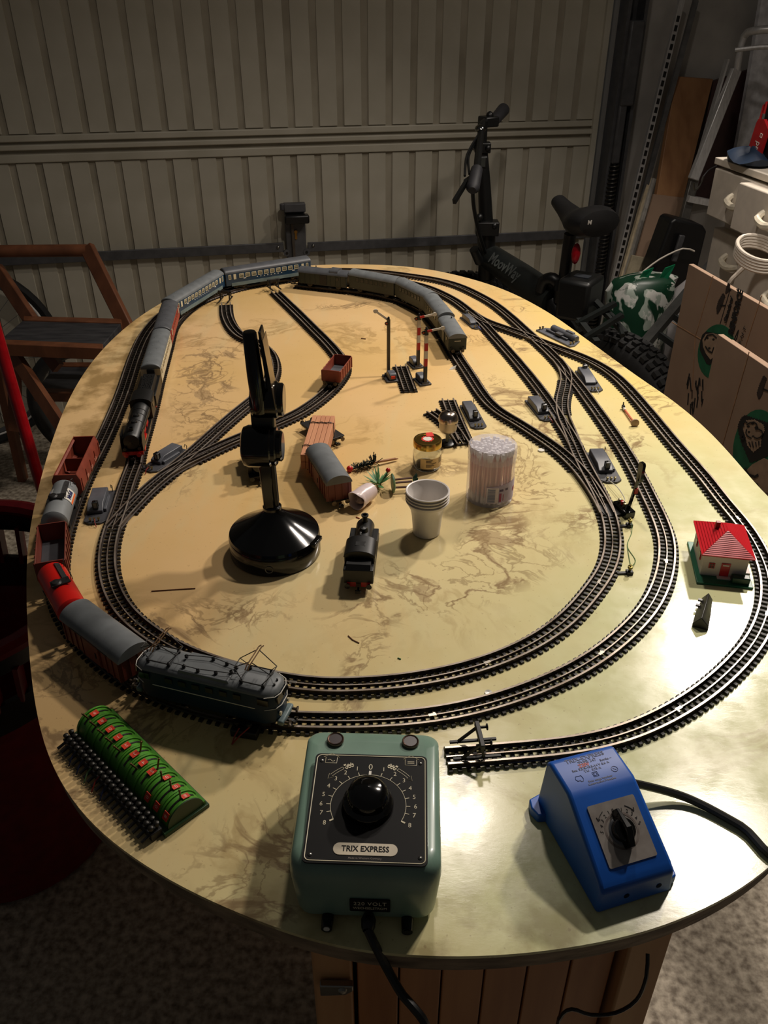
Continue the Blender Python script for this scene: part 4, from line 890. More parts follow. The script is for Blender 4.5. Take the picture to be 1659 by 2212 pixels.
# semaphore signals on the loose track piece
M_rw = mat('mast_white', (206, 198, 184), 0.5)
def semaphore(label, px, py, hgt, kind, ang):
    p = P(px, py); r = thing('semaphore_signal', label, 'signal', (p.x, p.y, TZ), ang, 'semaphore signals'); r.scale = (1.2, 1.2, 1.0)
    MB().box((0, 0, 0.0016), (0.026, 0.017, 0.0032)).obj('base_plate', M_pbase, r, bevel=0.0006)
    MB().prism([(-0.011, 0.0032), (0.008, 0.0032), (0.008, 0.010), (0.003, 0.0145), (-0.009, 0.0145), (-0.011, 0.012)], -0.006, 0.004, 'y').obj('motor_box', M_pgrey, r, bevel=0.001)
    if kind == 0: MB().box((-0.0116, -0.001, 0.0085), (0.0012, 0.0055, 0.004)).obj('red_mark', mat('orange_red', (214, 66, 40), .5), r)
    mx = 0.0098; b = MB(); b.box((mx, 0, 0.004), (0.005, 0.010, 0.004)); b.obj('mast_foot', M_pbase, r)
    if kind == 0:
        MB().bar((mx, 0, 0.003), (mx, 0, hgt), 0.0040, 0.0034).obj('mast', mat('mast_olive', (84, 76, 54), .5), r)
        MB().bar((mx + 0.0012, 0, 0.02), (mx + 0.0012, 0, hgt), 0.0012, 0.003).obj('mast_edge', M_black, r)
    else:
        zz = 0.003
        for k, (hh, m) in enumerate(((0.030, M_black), (0.013, M_red), (0.013, M_rw), (0.013, M_red), (0.013, M_rw))):
            MB().bar((mx, 0, zz), (mx, 0, zz + hh), 0.0044, 0.0036).obj('mast_band', m, r); zz += hh
        MB().bar((mx, 0, zz), (mx, 0, hgt), 0.0046, 0.0038).obj('mast_band', M_black, r)
        MB().bar((mx - 0.0022, 0.001, 0.01), (mx - 0.0022, 0.001, hgt - 0.003), 0.0008, 0.0008).obj('pull_rod', M_frame, r)
    e = Vector((0.0, 0.022, 0.002)) if kind else Vector((0.0, 0.017, 0.016))
    q = Vector((mx + 0.0026, 0, hgt - 0.002)); ee = Vector((e.x, e.y, e.z))
    am = MB().bar(q, q + ee, 0.0012, 0.0032, up=(0, 0, 1)).obj('arm', M_rw, r)
    MB().lathe([(0, -0.0007), (0.0033, -0.0007), (0.0033, 0.0007), (0, 0.0007)], 14, q + ee, 'x').obj('arm_disc', M_rw, am)
    if kind: MB().bar(q + Vector((0.0004, 0, 0)), q + ee * 0.3 + Vector((.0004, 0, 0)), 0.0014, 0.0034).obj('arm_red_end', M_red, am)
    MB().lathe([(0, -0.001), (0.0028, -0.001), (0.0028, 0.001), (0, 0.001)], 12, (mx - 0.002, -0.003 if kind else 0.003, hgt - 0.006), 'x').obj('spectacle', M_black, r)
    MB().lathe([(0, -0.0012), (0.0015, -0.0012), (0.0015, 0.0012), (0, 0.0012)], 10, (mx - 0.002, -0.0036 if kind else 0.0036, hgt - 0.0055), 'x').obj('lamp_lens', mat('amber_lens', (190, 80, 30), .2), r)
    MB().lathe([(0.0016, 0), (0.0016, 0.003), (0.0008, 0.004), (0, 0.005)], 8, (mx, 0, hgt)).obj('finial', M_black, r)
semaphore('tall olive semaphore with raised white arm left of the loose track piece', 843, 819, 0.098, 0, R(105))
semaphore('rear red and white banded semaphore beside the loose track piece', 897, 790, 0.092, 1, R(-70))
semaphore('front red and white banded semaphore beside the loose track piece', 912, 826, 0.094, 1, R(-70))

# colour-light signal by the inner oval
p = P(1343, 1107); r = thing('colour_light_signal', 'black colour-light signal with red band right of the inner oval', 'signal', (p.x, p.y, TZ), R(-72))
MB().box((-0.006, -0.014, 0.0015), (0.026, 0.022, 0.003)).obj('track_plate', M_frame, r)
MB().box((0, 0.002, 0.0045), (0.030, 0.014, 0.009)).obj('base_block', M_gloss, r, bevel=0.0012)
MB().bar((0.006, 0.004, 0.008), (0.0080, 0.0105, 0.058), 0.0032, 0.0026).obj('mast', M_gloss, r)
MB().box((0.0080, 0.0085, 0.034), (0.0036, 0.0042, 0.007)).obj('red_band', M_red, r)
o = MB().prism([(-0.0042, 0.0), (0.0042, 0.0), (0.0045, 0.022), (0.003, 0.0245), (-0.003, 0.0245), (-0.0045, 0.022)], -0.002, 0.002, 'y').obj('signal_head', M_gloss, r, (0.0082, 0.0108, 0.048))
for z in (0.007, 0.016): MB().lathe([(0, -0.0006), (0.0022, -0.0006), (0.0022, 0.0006), (0, 0.0006)], 10, (0, 0.0022, z), 'y').obj('lens', M_paned, o)
for i in range(3): MB().lathe([(0.0013, 0), (0.0013, 0.003), (0.002, 0.0034), (0.002, 0.005), (0, 0.0054)], 8, (-0.010 + 0.006 * i, 0.001, 0.009)).obj('terminal', [M_term, M_red, M_term][i], r)
w0, w1 = P(1316, 1038, TZ + 0.006), P(1342, 1085, TZ + 0.012)
tag(MB().tube(catmull([w0, w0.lerp(w1, 0.35) + Vector((0.006, 0, 0)), w0.lerp(w1, 0.75) + Vector((0.009, 0, -0.004)), w1], 0.004), 0.0006, 6).obj('signal_wire', M_ltwire), 'thin pale wire linking the point motor to the colour-light signal', 'wire')
# two clip connectors with a green wire
ends = []
for px, py, nm in ((1357, 1137, 'upper'), (1357, 1239, 'lower')):
    p = P(px, py); r = thing('clip_connector', 'small brass track connector, %s end of the thin green wire' % nm, 'connector', (p.x, p.y, TZ), R(8 if nm == 'upper' else 4), 'track connectors')
    MB().box((-0.007, 0, 0.0015), (0.012, 0.004, 0.0014)).box((0.001, 0, 0.002), (0.007, 0.007, 0.004)).obj('clip_plate', M_frame, r, bevel=0.0004)
    MB().lathe([(0.0014, 0), (0.0014, 0.003), (0.0028, 0.0036), (0.0028, 0.006), (0.0012, 0.0064), (0.0012, 0.008), (0, 0.0084)], 10, (0.001, 0, 0.004)).obj('thumb_nut', mat('old_brass', (110, 100, 54), .35, metal=.9), r); ends.append(p)
M_gwire = mat('green_wire', (96, 130, 80), .5)
e0, e1 = ends
tag(MB().tube(catmull([e0 + Vector((0.003, 0, 0.007)), e0.lerp(e1, 0.15) + Vector((0.004, 0, 0.001)), e0.lerp(e1, 0.45) + Vector((-0.001, 0, 0.0008)), e0.lerp(e1, 0.75) + Vector((0.008, 0, 0.0008)), e1 + Vector((0.002, 0.004, 0.005))], 0.004), 0.00045, 5).tube(catmull([e0.lerp(e1, 0.45) + Vector((-0.001, 0, 0.0008)), e0.lerp(e1, 0.6) + Vector((0.0, 0, 0.0008)), e0.lerp(e1, 0.9) + Vector((0.003, 0, 0.0008))], .004), 0.0004, 5).obj('green_wire', M_gwire), 'thin green wire between the two track connectors', 'wire')
# feeder terminal under the electric engine
p = P(532, 1583); r = thing('feeder_terminal', 'black feed terminal with red wires beside the electric locomotive', 'terminal', (p.x, p.y, TZ), R(-12))
MB().box((0, 0, 0.004), (0.024, 0.014, 0.008)).box((0.0, 0.012, 0.0025), (0.02, 0.014, 0.004)).obj('terminal_block', M_frame, r, bevel=0.001)
for x in (-0.007, 0.004): MB().lathe([(0.0016, 0), (0.0016, 0.003), (0.0026, 0.0034), (0.0026, 0.006), (0, 0.0064)], 8, (x, -0.001, 0.008)).obj('terminal_screw', M_frame, r)
MB().tube([(-0.004, -0.004, 0.009), (-0.006, -0.010, 0.006), (-0.007, -0.016, 0.001)], 0.0007, 5).tube([(0.005, -0.003, 0.011), (-0.002, -0.010, 0.006), (-0.007, -0.016, 0.0012)], 0.0007, 5).obj('red_wires', M_dkred, r)
# a lamp post lying on its side
a, b = P(1348, 888), P(1370, 920); d = b - a; r = thing('fallen_lamp_post', 'small orange lamp post lying on its side beside the outermost track', 'lamp post', (a.x, a.y, TZ + 0.0032), math.atan2(d.y, d.x))
MB().cyl((0, 0, 0), (d.length, 0, 0.0006), 0.0016, 8).obj('post', mat('orange_post', (206, 112, 80), .5), r)
MB().lathe([(0.0026, -0.001), (0.0062, 0.0), (0.0062, 0.0022), (0, 0.003)], 14, (d.length, 0, 0.002), 'x').obj('foot_disc', mat('tan_disc', (166, 136, 106), .5), r)
MB().lathe([(0.0016, -0.003), (0.0024, 0.0), (0.0020, 0.005)], 10, (-0.001, 0, 0.0), 'x').obj('collar', M_rw, r)
MB().box((-0.006, 0, 0.001), (0.005, 0.004, 0.005)).bar((-0.007, 0, 0.002), (-0.008, 0, 0.008), 0.0015, 0.0015).obj('lamp_cap', M_frame, r)

# ---------------------------------------------------------------- things standing on the table
# folding lamp on a round base
p = P(596, 1190); r = thing('folding_lamp', 'glossy black folding desk lamp on a round weighted base', 'lamp', (p.x, p.y, TZ))
MB().lathe([(0, 0), (0.050, 0), (0.0515, 0.002), (0.0515, 0.022), (0.0505, 0.0235), (0.0515, 0.0248), (0.0505, 0.028), (0.040, 0.0345), (0.027, 0.042), (0.015, 0.0505), (0.0098, 0.056), (0.0086, 0.060), (0, 0.060)], 72).obj('base', M_gloss, r)
MB().lathe([(0.0035, -0.0004), (0.0045, -0.0008), (0.0045, 0.0004)], 16, (-0.001, -0.0516, 0.011), 'y').obj('socket_ring', mat('ring_grey', (92, 92, 88), .4), r)
MB().box((0.046, -0.018, 0.026), (0.012, 0.020, 0.005), rz=-0.36).obj('base_switch', M_gloss, r, bevel=0.001)
MB().lathe([(0.0105, 0), (0.0105, 0.003), (0.0085, 0.0045), (0.0085, 0.0)], 20, (0, 0, 0.058)).obj('swivel_collar', M_gloss, r)
st = Matrix.Translation((0, 0, 0.06)) @ Matrix.Rotation(R(-1), 4, 'Y')
m = MB(); m.M = st; m.box((-0.002, 0, 0.034), (0.0125, 0.015, 0.072), top=(1.15, 1.0)).obj('lower_arm', M_gloss, r, bevel=0.002)
m = MB(); m.M = st; m.box((0.0062, -0.002, 0.035), (0.004, 0.012, 0.060)).obj('arm_cover', M_black, r, bevel=0.001)
m = MB(); m.M = Matrix.Translation((-0.0065, -0.004, 0.138))
m.lathe([(0, -0.0185), (0.0175, -0.0185), (0.0205, -0.017), (0.0225, -0.012), (0.0225, 0.011), (0.0210, 0.0125), (0.0210, 0.0165), (0.0195, 0.018), (0, 0.018)], 40, (0, 0, 0), 'x').obj('lower_hinge_drum', M_gloss, r)
m = MB(); m.M = Matrix.Translation((0.0115, -0.002, 0.137)); m.lathe([(0, 0.0), (0.0165, 0.0), (0.0165, 0.004), (0.0145, 0.0058), (0, 0.0058)], 32, (0, 0, 0), 'x').obj('hinge_cap', M_gloss, r)
m = MB(); m.M = Matrix.Translation((0.003, 0.008, 0.186)); m.lathe([(0, -0.0165), (0.0155, -0.0165), (0.0185, -0.014), (0.0195, -0.010), (0.0195, 0.0105), (0.0175, 0.0120), (0.0175, 0.016), (0.0155, 0.0178), (0, 0.0178)], 36, (0, 0, 0), 'x').obj('upper_hinge_drum', M_gloss, r)
m = MB(); m.M = Matrix.Translation((-0.002, 0.004, 0.163)); m.box((0, 0, 0), (0.024, 0.016, 0.030)).obj('hinge_link', M_black, r, bevel=0.002)
m = MB(); m.M = Matrix.Translation((-0.0035, -0.006, 0.184)) @ Matrix.Rotation(R(-2.5), 4, 'Y')
m.lathe([(0.0065, -0.006), (0.0078, 0.0), (0.0082, 0.035), (0.0076, 0.060), (0.0070, 0.0790), (0.0058, 0.0808), (0, 0.0812)], 24).obj('lamp_head', M_gloss, r)
m = MB(); m.M = Matrix.Translation((0.0085, 0.006, 0.190)) @ Matrix.Rotation(R(-4), 4, 'Y'); m.prism([(-0.002, -0.006), (0.004, -0.006), (0.0022, 0.030), (0.0, 0.074), (-0.0022, 0.074), (-0.0022, 0.020)], -0.011, 0.011, 'y').obj('folded_arm_panel', M_gloss, r, bevel=0.0008)
m = MB(); m.M = Matrix.Translation((0.0105, -0.0035, 0.190)) @ Matrix.Rotation(R(-4), 4, 'Y'); m.prism([(0.0028, -0.004), (0.0034, -0.004), (0.0008, 0.068), (0.0002, 0.068)], -0.0100, 0.0170, 'y').obj('mirror_strip', mat('reflective_strip', (150, 130, 104), .15, metal=.8), r)

# jar with golden lid
p = P(922, 1008); r = thing('glass_jar', 'small glass jar with golden lid, red seal and paper label', 'jar', (p.x, p.y, TZ), R(8))
M_glass = mat('clear_glass', (244, 246, 244), 0.03, var=0.0, trans=1.0)
MB().lathe([(0.0, 0.0), (0.0155, 0.0), (0.0180, 0.002), (0.0192, 0.006), (0.0192, 0.024), (0.0180, 0.028), (0.0155, 0.0305), (0.0150, 0.034), (0.0138, 0.034), (0.0142, 0.030), (0.0168, 0.0272), (0.0178, 0.0235), (0.0178, 0.007), (0.0165, 0.0045), (0, 0.004)], 40).obj('glass_body', M_glass, r)
MB().lathe([(0.0182, 0.0322), (0.0190, 0.0328), (0.0190, 0.0405), (0.0182, 0.0420), (0.0162, 0.0422), (0.0155, 0.0415), (0, 0.0415)], 40).obj('lid', mat('gold_lid', (196, 162, 84), 0.22, metal=1.0, var=.05), r)
star = [((0.0075 if i % 2 else 0.0088) * math.cos(i * math.pi / 12), (0.0075 if i % 2 else 0.0088) * math.sin(i * math.pi / 12) + 0.001) for i in range(24)]
M_seal = mat('seal_red', (206, 50, 38), 0.5)
MB().prism(star, 0.0415, 0.0417, 'z').prism([(-0.0005, 0.006), (0.010, 0.006), (0.0095, 0.0175), (0.0005, 0.0175)], 0.0421, 0.0424, 'z').obj('seal', M_seal, r)
MB().prism([(0.0058 * math.cos(t / 12 * math.pi), 0.0058 * math.sin(t / 12 * math.pi) + 0.001) for t in range(24)], 0.0417, 0.0419, 'z').obj('seal_centre', M_wht, r)
def wrap(rad, a0, a1, z0, z1, n=16, c=(0, 0)):
    vs = []
    for z in (z0, z1): vs += [(c[0] + rad * math.cos(R(a0 + (a1 - a0) * i / n)), c[1] + rad * math.sin(R(a0 + (a1 - a0) * i / n)), z) for i in range(n + 1)]
    return vs, [(i, i + 1, n + 2 + i, n + 1 + i) for i in range(n)]
o = MB().add(*wrap(0.0194, -128, -20, 0.0065, 0.0215)).obj('label', mat('kraft_label', (208, 180, 128), .6), r)
M_ink = mat('brown_ink', (60, 48, 36), .6)
for j, (z, l, a) in enumerate(((0.0185, 26, -105), (0.0165, 22, -105), (0.0145, 42, -105), (0.0125, 30, -105), (0.0110, 34, -105), (0.0095, 22, -105), (0.0195, 18, -50), (0.0175, 22, -50), (0.0155, 22, -50), (0.0135, 20, -50))):
    MB().add(*wrap(0.01955, a, a + l, z, z + 0.0008 + (0.0004 if j < 2 else 0), 8)).obj('label_print', M_ink, o)
# bell-shaped metal sounder on a post
p = P(966, 960); r = thing('bell_post', 'nickel bell capsule on a short post with black round foot', 'bell', (p.x, p.y, TZ))
MB().lathe([(0, 0), (0.0112, 0), (0.0118, 0.001), (0.0118, 0.003), (0.0105, 0.0042), (0.004, 0.005), (0, 0.005)], 32).obj('foot', M_black, r)
MB().cyl((0, 0, 0.004), (0, 0, 0.024), 0.0026, 14).obj('post', mat('grey_green_post', (92, 98, 88), .45), r)
MB().lathe([(0, 0.0205), (0.0085, 0.0205), (0.0105, 0.0215), (0.0122, 0.0245), (0.0126, 0.0290), (0.0126, 0.0380), (0, 0.0380)], 32).obj('lower_shell', mat('dull_nickel', (160, 150, 138), .4, metal=.9), r)
MB().lathe([(0.0128, 0.0370), (0.0140, 0.0372), (0.0140, 0.0400), (0.0132, 0.0440), (0.0110, 0.0480), (0.0070, 0.0505), (0, 0.0515)], 32).obj('bell_cap', mat('bright_nickel', (176, 162, 150), .2, metal=1.0), r)
MB().lathe([(0.0012, 0), (0.0018, 0.0004), (0.0016, 0.0016), (0, 0.002)], 10, (0, 0, 0.0513)).obj('cap_screw', M_frame, r)
MB().sphere((0.0105, -0.0075, 0.0345), 0.0011, 8).obj('side_screw', M_steel, r)
# nested cups
M_cup = mat('white_cup_plastic', (214, 208, 202), 0.35, var=0.03)
p = P(921, 1150)
cpm = MB().lathe([(0, 0.0006), (0.0145, 0.0), (0.0160, 0.0012), (0.0178, 0.024), (0.0196, 0.034), (0.0230, 0.0410), (0.0236, 0.0420), (0.0240, 0.0445), (0.0254, 0.0450), (0.0256, 0.0460), (0.0248, 0.0466), (0.0234, 0.0460), (0.0230, 0.0420), (0.0190, 0.034), (0.0172, 0.024), (0.0154, 0.002), (0, 0.0014)], 48).mesh('plastic_cup', M_cup)
for i, nm in enumerate(('lowest cup of the nested white plastic cups', 'second white plastic cup from the bottom of the nested stack', 'third white plastic cup from the bottom of the nested stack', 'topmost white plastic cup of the nested stack')):
    tag(inst('plastic_cup', cpm, None, (p.x, p.y, TZ + 0.0002 + i * 0.0040)), nm, 'cup', 'nested plastic cups')
# cotton bud tub
p = P(1056, 1074); tp = Vector((p.x, p.y, TZ)); r = thing('cotton_bud_tub', 'clear oval plastic tub full of cotton buds', 'tub', tp, R(-10))
M_tub = mat('frosted_plastic', (236, 232, 240), 0.18, var=0.0, alpha=0.34)
def orect(rad, n=48, sx=1.06, sy=0.97): return [(rad * sx * math.cos(2 * math.pi * i / n), rad * sy * math.sin(2 * math.pi * i / n)) for i in range(n)]
MB().loft([[(x, y, z) for x, y in orect(q)] for q, z in ((0.0270, 0), (0.0278, 0.0012), (0.0278, 0.066))], cap=False).obj('tub_wall', M_tub, r)
MB().prism(orect(0.0268), 0, 0.0008, 'z').obj('tub_bottom', M_tub, r)
MB().loft([[(x, y, z) for x, y in orect(q)] for q, z in ((0.0284, 0.058), (0.0284, 0.0745), (0.0275, 0.0765), (0.024, 0.0772), (0.0005, 0.0774))], cap=False).obj('lid', M_tub, r)
wv_, wf = wrap(0.0282, -95, -5, 0.007, 0.030)
wv_ = [(x * 1.06, y * 0.97, z + (0.006 * (i % 17) / 16 if i > 16 else 0)) for i, (x, y, z) in enumerate(wv_)]
lb = MB().add(wv_, wf).obj('label', mat('lilac_label', (170, 160, 196), .4), r)
def wr2(a0, a1, z0, z1, rad=0.02835, n=6):
    v, f = wrap(rad, a0, a1, z0, z1, n); return [(x * 1.06, y * 0.97, z) for x, y, z in v], f
MB().add(*wr2(-95, -66, 0.0074, 0.0292, 0.0283)).obj('label_panel', mat('pale_pink_label', (222, 212, 222), .4), lb)
bc = MB(); z = 0.0085
for i in range(22):
    h = random.choice((0.0003, 0.0005, 0.0008)); bc.add(*wr2(-92, -74, z, z + h, 0.0284, 4)); z += h + 0.0004
bc.obj('barcode', mat('barcode_blue', (86, 110, 150), .5), lb)
M_mag = mat('magenta_print', (150, 40, 90), .5)
MB().add(*wr2(-64, -58, 0.009, 0.021)).add(*wr2(-54, -52, 0.010, 0.019)).add(*wr2(-20, -8, 0.018, 0.024)).obj('label_print', M_mag, lb)
MB().add(*wr2(-64, -54, 0.0235, 0.0265)).add(*wr2(-48, -40, 0.0240, 0.0270)).obj('recycling_mark', mat('violet_print', (70, 50, 100), .5), lb)
M_cot = mat('cotton', (232, 228, 228), 0.9, var=0.03, bump=.2); M_stk = mat('pink_stick', (236, 186, 182), 0.5)
bm = MB(); bm.m = 1; bm.cyl((0, 0, 0.008), (0, 0, 0.064), 0.0011, 6); bm.m = 0
for z0, s in ((0.0, 1), (0.072, -1)): bm.lathe([(0, 0), (0.0017, s * 0.0008), (0.0024, s * 0.0035), (0.0021, s * 0.008), (0.0012, s * 0.011)], 8, (0, 0, z0))
bud = bm.mesh('cotton_bud', [M_cot, M_stk]); k = 0
for rr, n_ in ((0.0235, 27), (0.0185, 20), (0.0130, 14), (0.0075, 9), (0.002, 3)):
    for i in range(n_):
        a = 2 * math.pi * (i + random.uniform(-.2, .2)) / n_
        q = tp + Vector((rr * 1.04 * math.cos(a), rr * 0.96 * math.sin(a), 0.0012 + random.uniform(0, 0.0016) + (0.0016 if k % 3 == 0 else 0)))
        o = tag(inst('cotton_bud', bud, None, q, a), 'white-tipped pink cotton bud inside the clear tub', 'cotton bud', 'cotton buds in the tub'); k += 1
        o.rotation_euler = (random.uniform(-.025, .025), random.uniform(-.025, .025), a)
# tipped white pot
p = P(784, 1090); r = thing('plastic_pot', 'small crumpled white plastic pot lying on its side', 'pot', (p.x, p.y, TZ + 0.0130), R(-125)); r.scale = (.8, .8, .8)
rings = []
for x, q in ((-0.021, 0.0115), (-0.0205, 0.0135), (-0.012, 0.0140), (0.0, 0.0146), (0.010, 0.0150), (0.0125, 0.0155), (0.0200, 0.0155), (0.0210, 0.0150), (0.0195, 0.0135), (0.010, 0.0130), (-0.004, 0.012)):
    rings.append([(x + (0.0045 * max(0, math.sin(2.2 * a + 1)) if x > 0.018 else 0) * -1, q * math.cos(a) * (1 + 0.05 * math.sin(3 * a + x * 300)), q * math.sin(a) * (1 - 0.06 * math.cos(2 * a + x * 200))) for a in [2 * math.pi * i / 28 for i in range(28)]])
MB().loft(rings).obj('pot_wall', mat('pinkish_white_plastic', (216, 198, 196), 0.3, var=.06, scale=60), r)
MB().sphere((0.004, 0.001, -0.003), 0.0105, 12, (1.2, 1, 0.7)).obj('crumpled_film', mat('film_grey', (170, 150, 146), .3, var=.3, scale=200), r)
# sprigs and tiny trees
M_pine_g = mat('pine_needle_green', (26, 44, 34), .6); M_leaf = mat('leaf_green', (46, 104, 58), .5, rgb2=(90, 140, 80), scale=200)
a, b = P(757, 1019), P(860, 995); d = b - a; r = thing('pine_sprig_pick', 'dark green pine sprig on a wooden pick with red berry', 'sprig', (a.x, a.y, TZ + 0.004), math.atan2(d.y, d.x)); l = d.length
MB().cyl((l * 0.45, 0, 0.002), (l * 0.93, 0, 0.0), 0.0019, 8).cyl((l * 0.93, 0, 0), (l, 0, -0.001), 0.0019, 8, 0.0006).obj('wooden_pick', mat('pick_wood', (160, 110, 66), .6), r)
nd = MB()
for i in range(150):
    t = random.random(); c = Vector((0.006 + t * l * 0.46, 0, 0.001)); an = random.uniform(0, math.pi * 2); ln_ = random.uniform(0.005, 0.012)
    nd.cyl(c, c + Vector((random.uniform(-.3, .5) * ln_, math.cos(an) * ln_, abs(math.sin(an)) * ln_ * (1.6 if t > .8 else .7) - 0.002)), 0.0006, 3)
nd.obj('needles', M_pine_g, r)['kind'] = 'stuff'
MB().cyl((0.002, 0, 0.0), (l * 0.48, 0, 0.001), 0.0013, 6).obj('twig', M_frame, r); MB().sphere((-0.001, 0, 0.0006), 0.0045, 12).obj('berry', M_red, r)
p = P(818, 1052); r = thing('palm_sprig', 'bright green spiky palm-like sprig with one red berry', 'sprig', (p.x, p.y, TZ)); r.scale = (1.35,) * 3
for i in range(28):
    a = i * 2.39996; ln_ = random.uniform(0.013, 0.021); el = random.uniform(0.15, 1.0)
    tip = Vector((math.cos(a) * math.cos(el), math.sin(a) * math.cos(el), math.sin(el))) * ln_; o0 = Vector((0, 0, 0.003)); sd = Vector((-math.sin(a), math.cos(a), 0)) * 0.0014
    MB().add([o0, o0 + tip * .4 + sd, o0 + tip, o0 + tip * .4 - sd, o0 + tip * .4 + Vector((0, 0, -.0006))], [(0, 1, 4), (1, 2, 4), (2, 3, 4), (3, 0, 4), (0, 3, 2, 1)]).obj('leaf', M_leaf, r)
MB().sphere((0.009, 0.008, 0.014), 0.0024, 10).obj('berry', M_red, r); MB().cyl((0, 0, 0), (0.009, 0.008, 0.0125), 0.0005, 5).obj('berry_stalk', M_frame, r)
p = P(848, 1063); q = P(884, 1060); d = q - p; r = thing('toy_palm_tree', 'toppled toy palm tree with round green base and brown trunks', 'toy tree', (p.x, p.y, TZ + 0.013), math.atan2(d.y, d.x))
MB().lathe([(0, -0.0006), (0.0125, -0.0006), (0.0125, 0.001), (0.009, 0.0024), (0, 0.003)], 24, (0, 0, 0), 'x').obj('base_disc', mat('toy_green', (50, 96, 74), .5, rgb2=(120, 140, 90), scale=120), r)
for y, z in ((-0.004, -0.004), (0.002, 0.004), (0.004, -0.002)): MB().cyl((0, y, z), (0.026, y * 1.2, z * 1.1), 0.0014, 7).obj('trunk', mat('toy_trunk', (84, 50, 36), .6), r)
for i in range(12):
    a = i * 0.55; q = Vector((0.026, 0, 0)); t = q + Vector((0.006, math.cos(a) * 0.011, math.sin(a) * 0.011)); s_ = Vector((0.002, -math.sin(a) * 0.003, math.cos(a) * 0.003))
    MB().add([q, (q + t) / 2 + s_, t, (q + t) / 2 - s_, (q + t) / 2 + Vector((.0015, 0, 0))], [(0, 1, 4), (1, 2, 4), (2, 3, 4), (3, 0, 4), (0, 3, 2, 1)]).obj('frond', mat('teal_frond', (40, 92, 84), .5), r)
# little house with red hip roof
a, b = P(1503, 1265), P(1630, 1278); d = b - a; fr_ = (a + b) / 2; an = math.atan2(d.y, d.x)
r = thing('toy_house', 'white toy house with red ribbed hip roof on a green base', 'toy house', (fr_.x + 0.043 * -math.sin(an), fr_.y + 0.043 * math.cos(an), TZ), an)
r.scale = (.93, .93, .86)
M_hg = mat('house_green', (24, 104, 74), 0.35); M_hw = mat('house_white', (224, 208, 200), 0.45, var=.03); M_hr = mat('roof_red', (200, 26, 38), 0.28, var=.04)
MB().box((0, 0, 0.0015), (0.063, 0.086, 0.003)).obj('base_plate', M_hg, r, bevel=0.0006)
MB().box((-0.001, 0.004, 0.020), (0.050, 0.062, 0.034)).obj('walls', M_hw, r, bevel=0.0003)
ez, rz_, hx, hy = 0.0375, 0.0575, 0.0295, 0.0365; cy = 0.004
E = [(-hx - .001, cy - hy, ez), (hx - .001, cy - hy, ez), (hx - .001, cy + hy, ez), (-hx - .001, cy + hy, ez)]; K = [(-.001, cy - hy * 0.22, rz_), (-.001, cy + hy * 0.22, rz_)]
MB().add(E + K + [(x, y, z - 0.0016) for x, y, z in E], [(0, 1, 4), (1, 2, 5, 4), (2, 3, 5), (3, 0, 4, 5), (0, 6, 7, 1), (1, 7, 8, 2), (2, 8, 9, 3), (3, 9, 6, 0), (9, 8, 7, 6)]).obj('roof', M_hr, r)
def tiles(p0, p1, q0, q1, n):               # raised courses between an eave edge and a ridge edge
    p0, p1, q0, q1 = map(Vector, (p0, p1, q0, q1)); nn = (p1 - p0).cross(q0 - p0).normalized() * 0.0006
    for i in range(n):
        t0, t1 = i / n, (i + 0.72) / n
        a_, b_, c_, d_ = p0.lerp(q0, t0), p1.lerp(q1, t0), p1.lerp(q1, t1), p0.lerp(q0, t1)
        MB().add([a_, b_, c_, d_, a_ + nn, b_ + nn, c_ + nn * .3, d_ + nn * .3], [(4, 5, 6, 7), (0, 1, 5, 4), (1, 2, 6, 5), (2, 3, 7, 6), (3, 0, 4, 7)]).obj('tile_course', M_hr, r)
tiles(E[0], E[1], K[0], K[0], 14); tiles(E[3], E[0], K[1], K[0], 11); tiles(E[1], E[2], K[0], K[1], 11); tiles(E[2], E[3], K[1], K[1], 14)
MB().box((-0.010, cy + 0.006, 0.055), (0.005, 0.005, 0.010)).obj('chimney', mat('chimney_brown', (150, 24, 20), .4), r, bevel=0.0003)
dd_ = MB().box((0.0, -0.0274, 0.0135), (0.010, 0.0016, 0.021)).obj('door', M_hr, r); MB().box((0, -0.0284, 0.0215), (0.007, 0.0006, 0.0022)).obj('door_pane', M_hw, dd_)
MB().box((0, -0.030, 0.0038), (0.015, 0.006, 0.0024)).obj('doorstep', M_hw, r)
w_ = MB().box((-0.0155, -0.0274, 0.019), (0.0066, 0.0016, 0.0075)).obj('window', M_hr, r)
for x in (-.0015, .0015):
    for z in (-.0017, .0017): MB().box((-0.0155 + x, -0.0284, 0.019 + z), (0.0019, 0.0006, 0.0022)).obj('pane', M_paned, w_)
for y in (-.01, .018):
    w_ = MB().box((-0.0264, y, 0.021), (0.0012, 0.008, 0.010)).obj('window', M_hr, r); MB().box((-0.0271, y, 0.021), (0.0006, 0.006, 0.008)).obj('pane', M_paned, w_)
MB().box((0.0175, -0.0345, 0.0075), (0.020, 0.009, 0.009)).obj('hedge', mat('hedge_green', (14, 64, 44), .35), r, bevel=0.001)
MB().box((0.029, -0.012, 0.004), (0.006, 0.012, 0.003)).obj('side_step', M_hw, r)
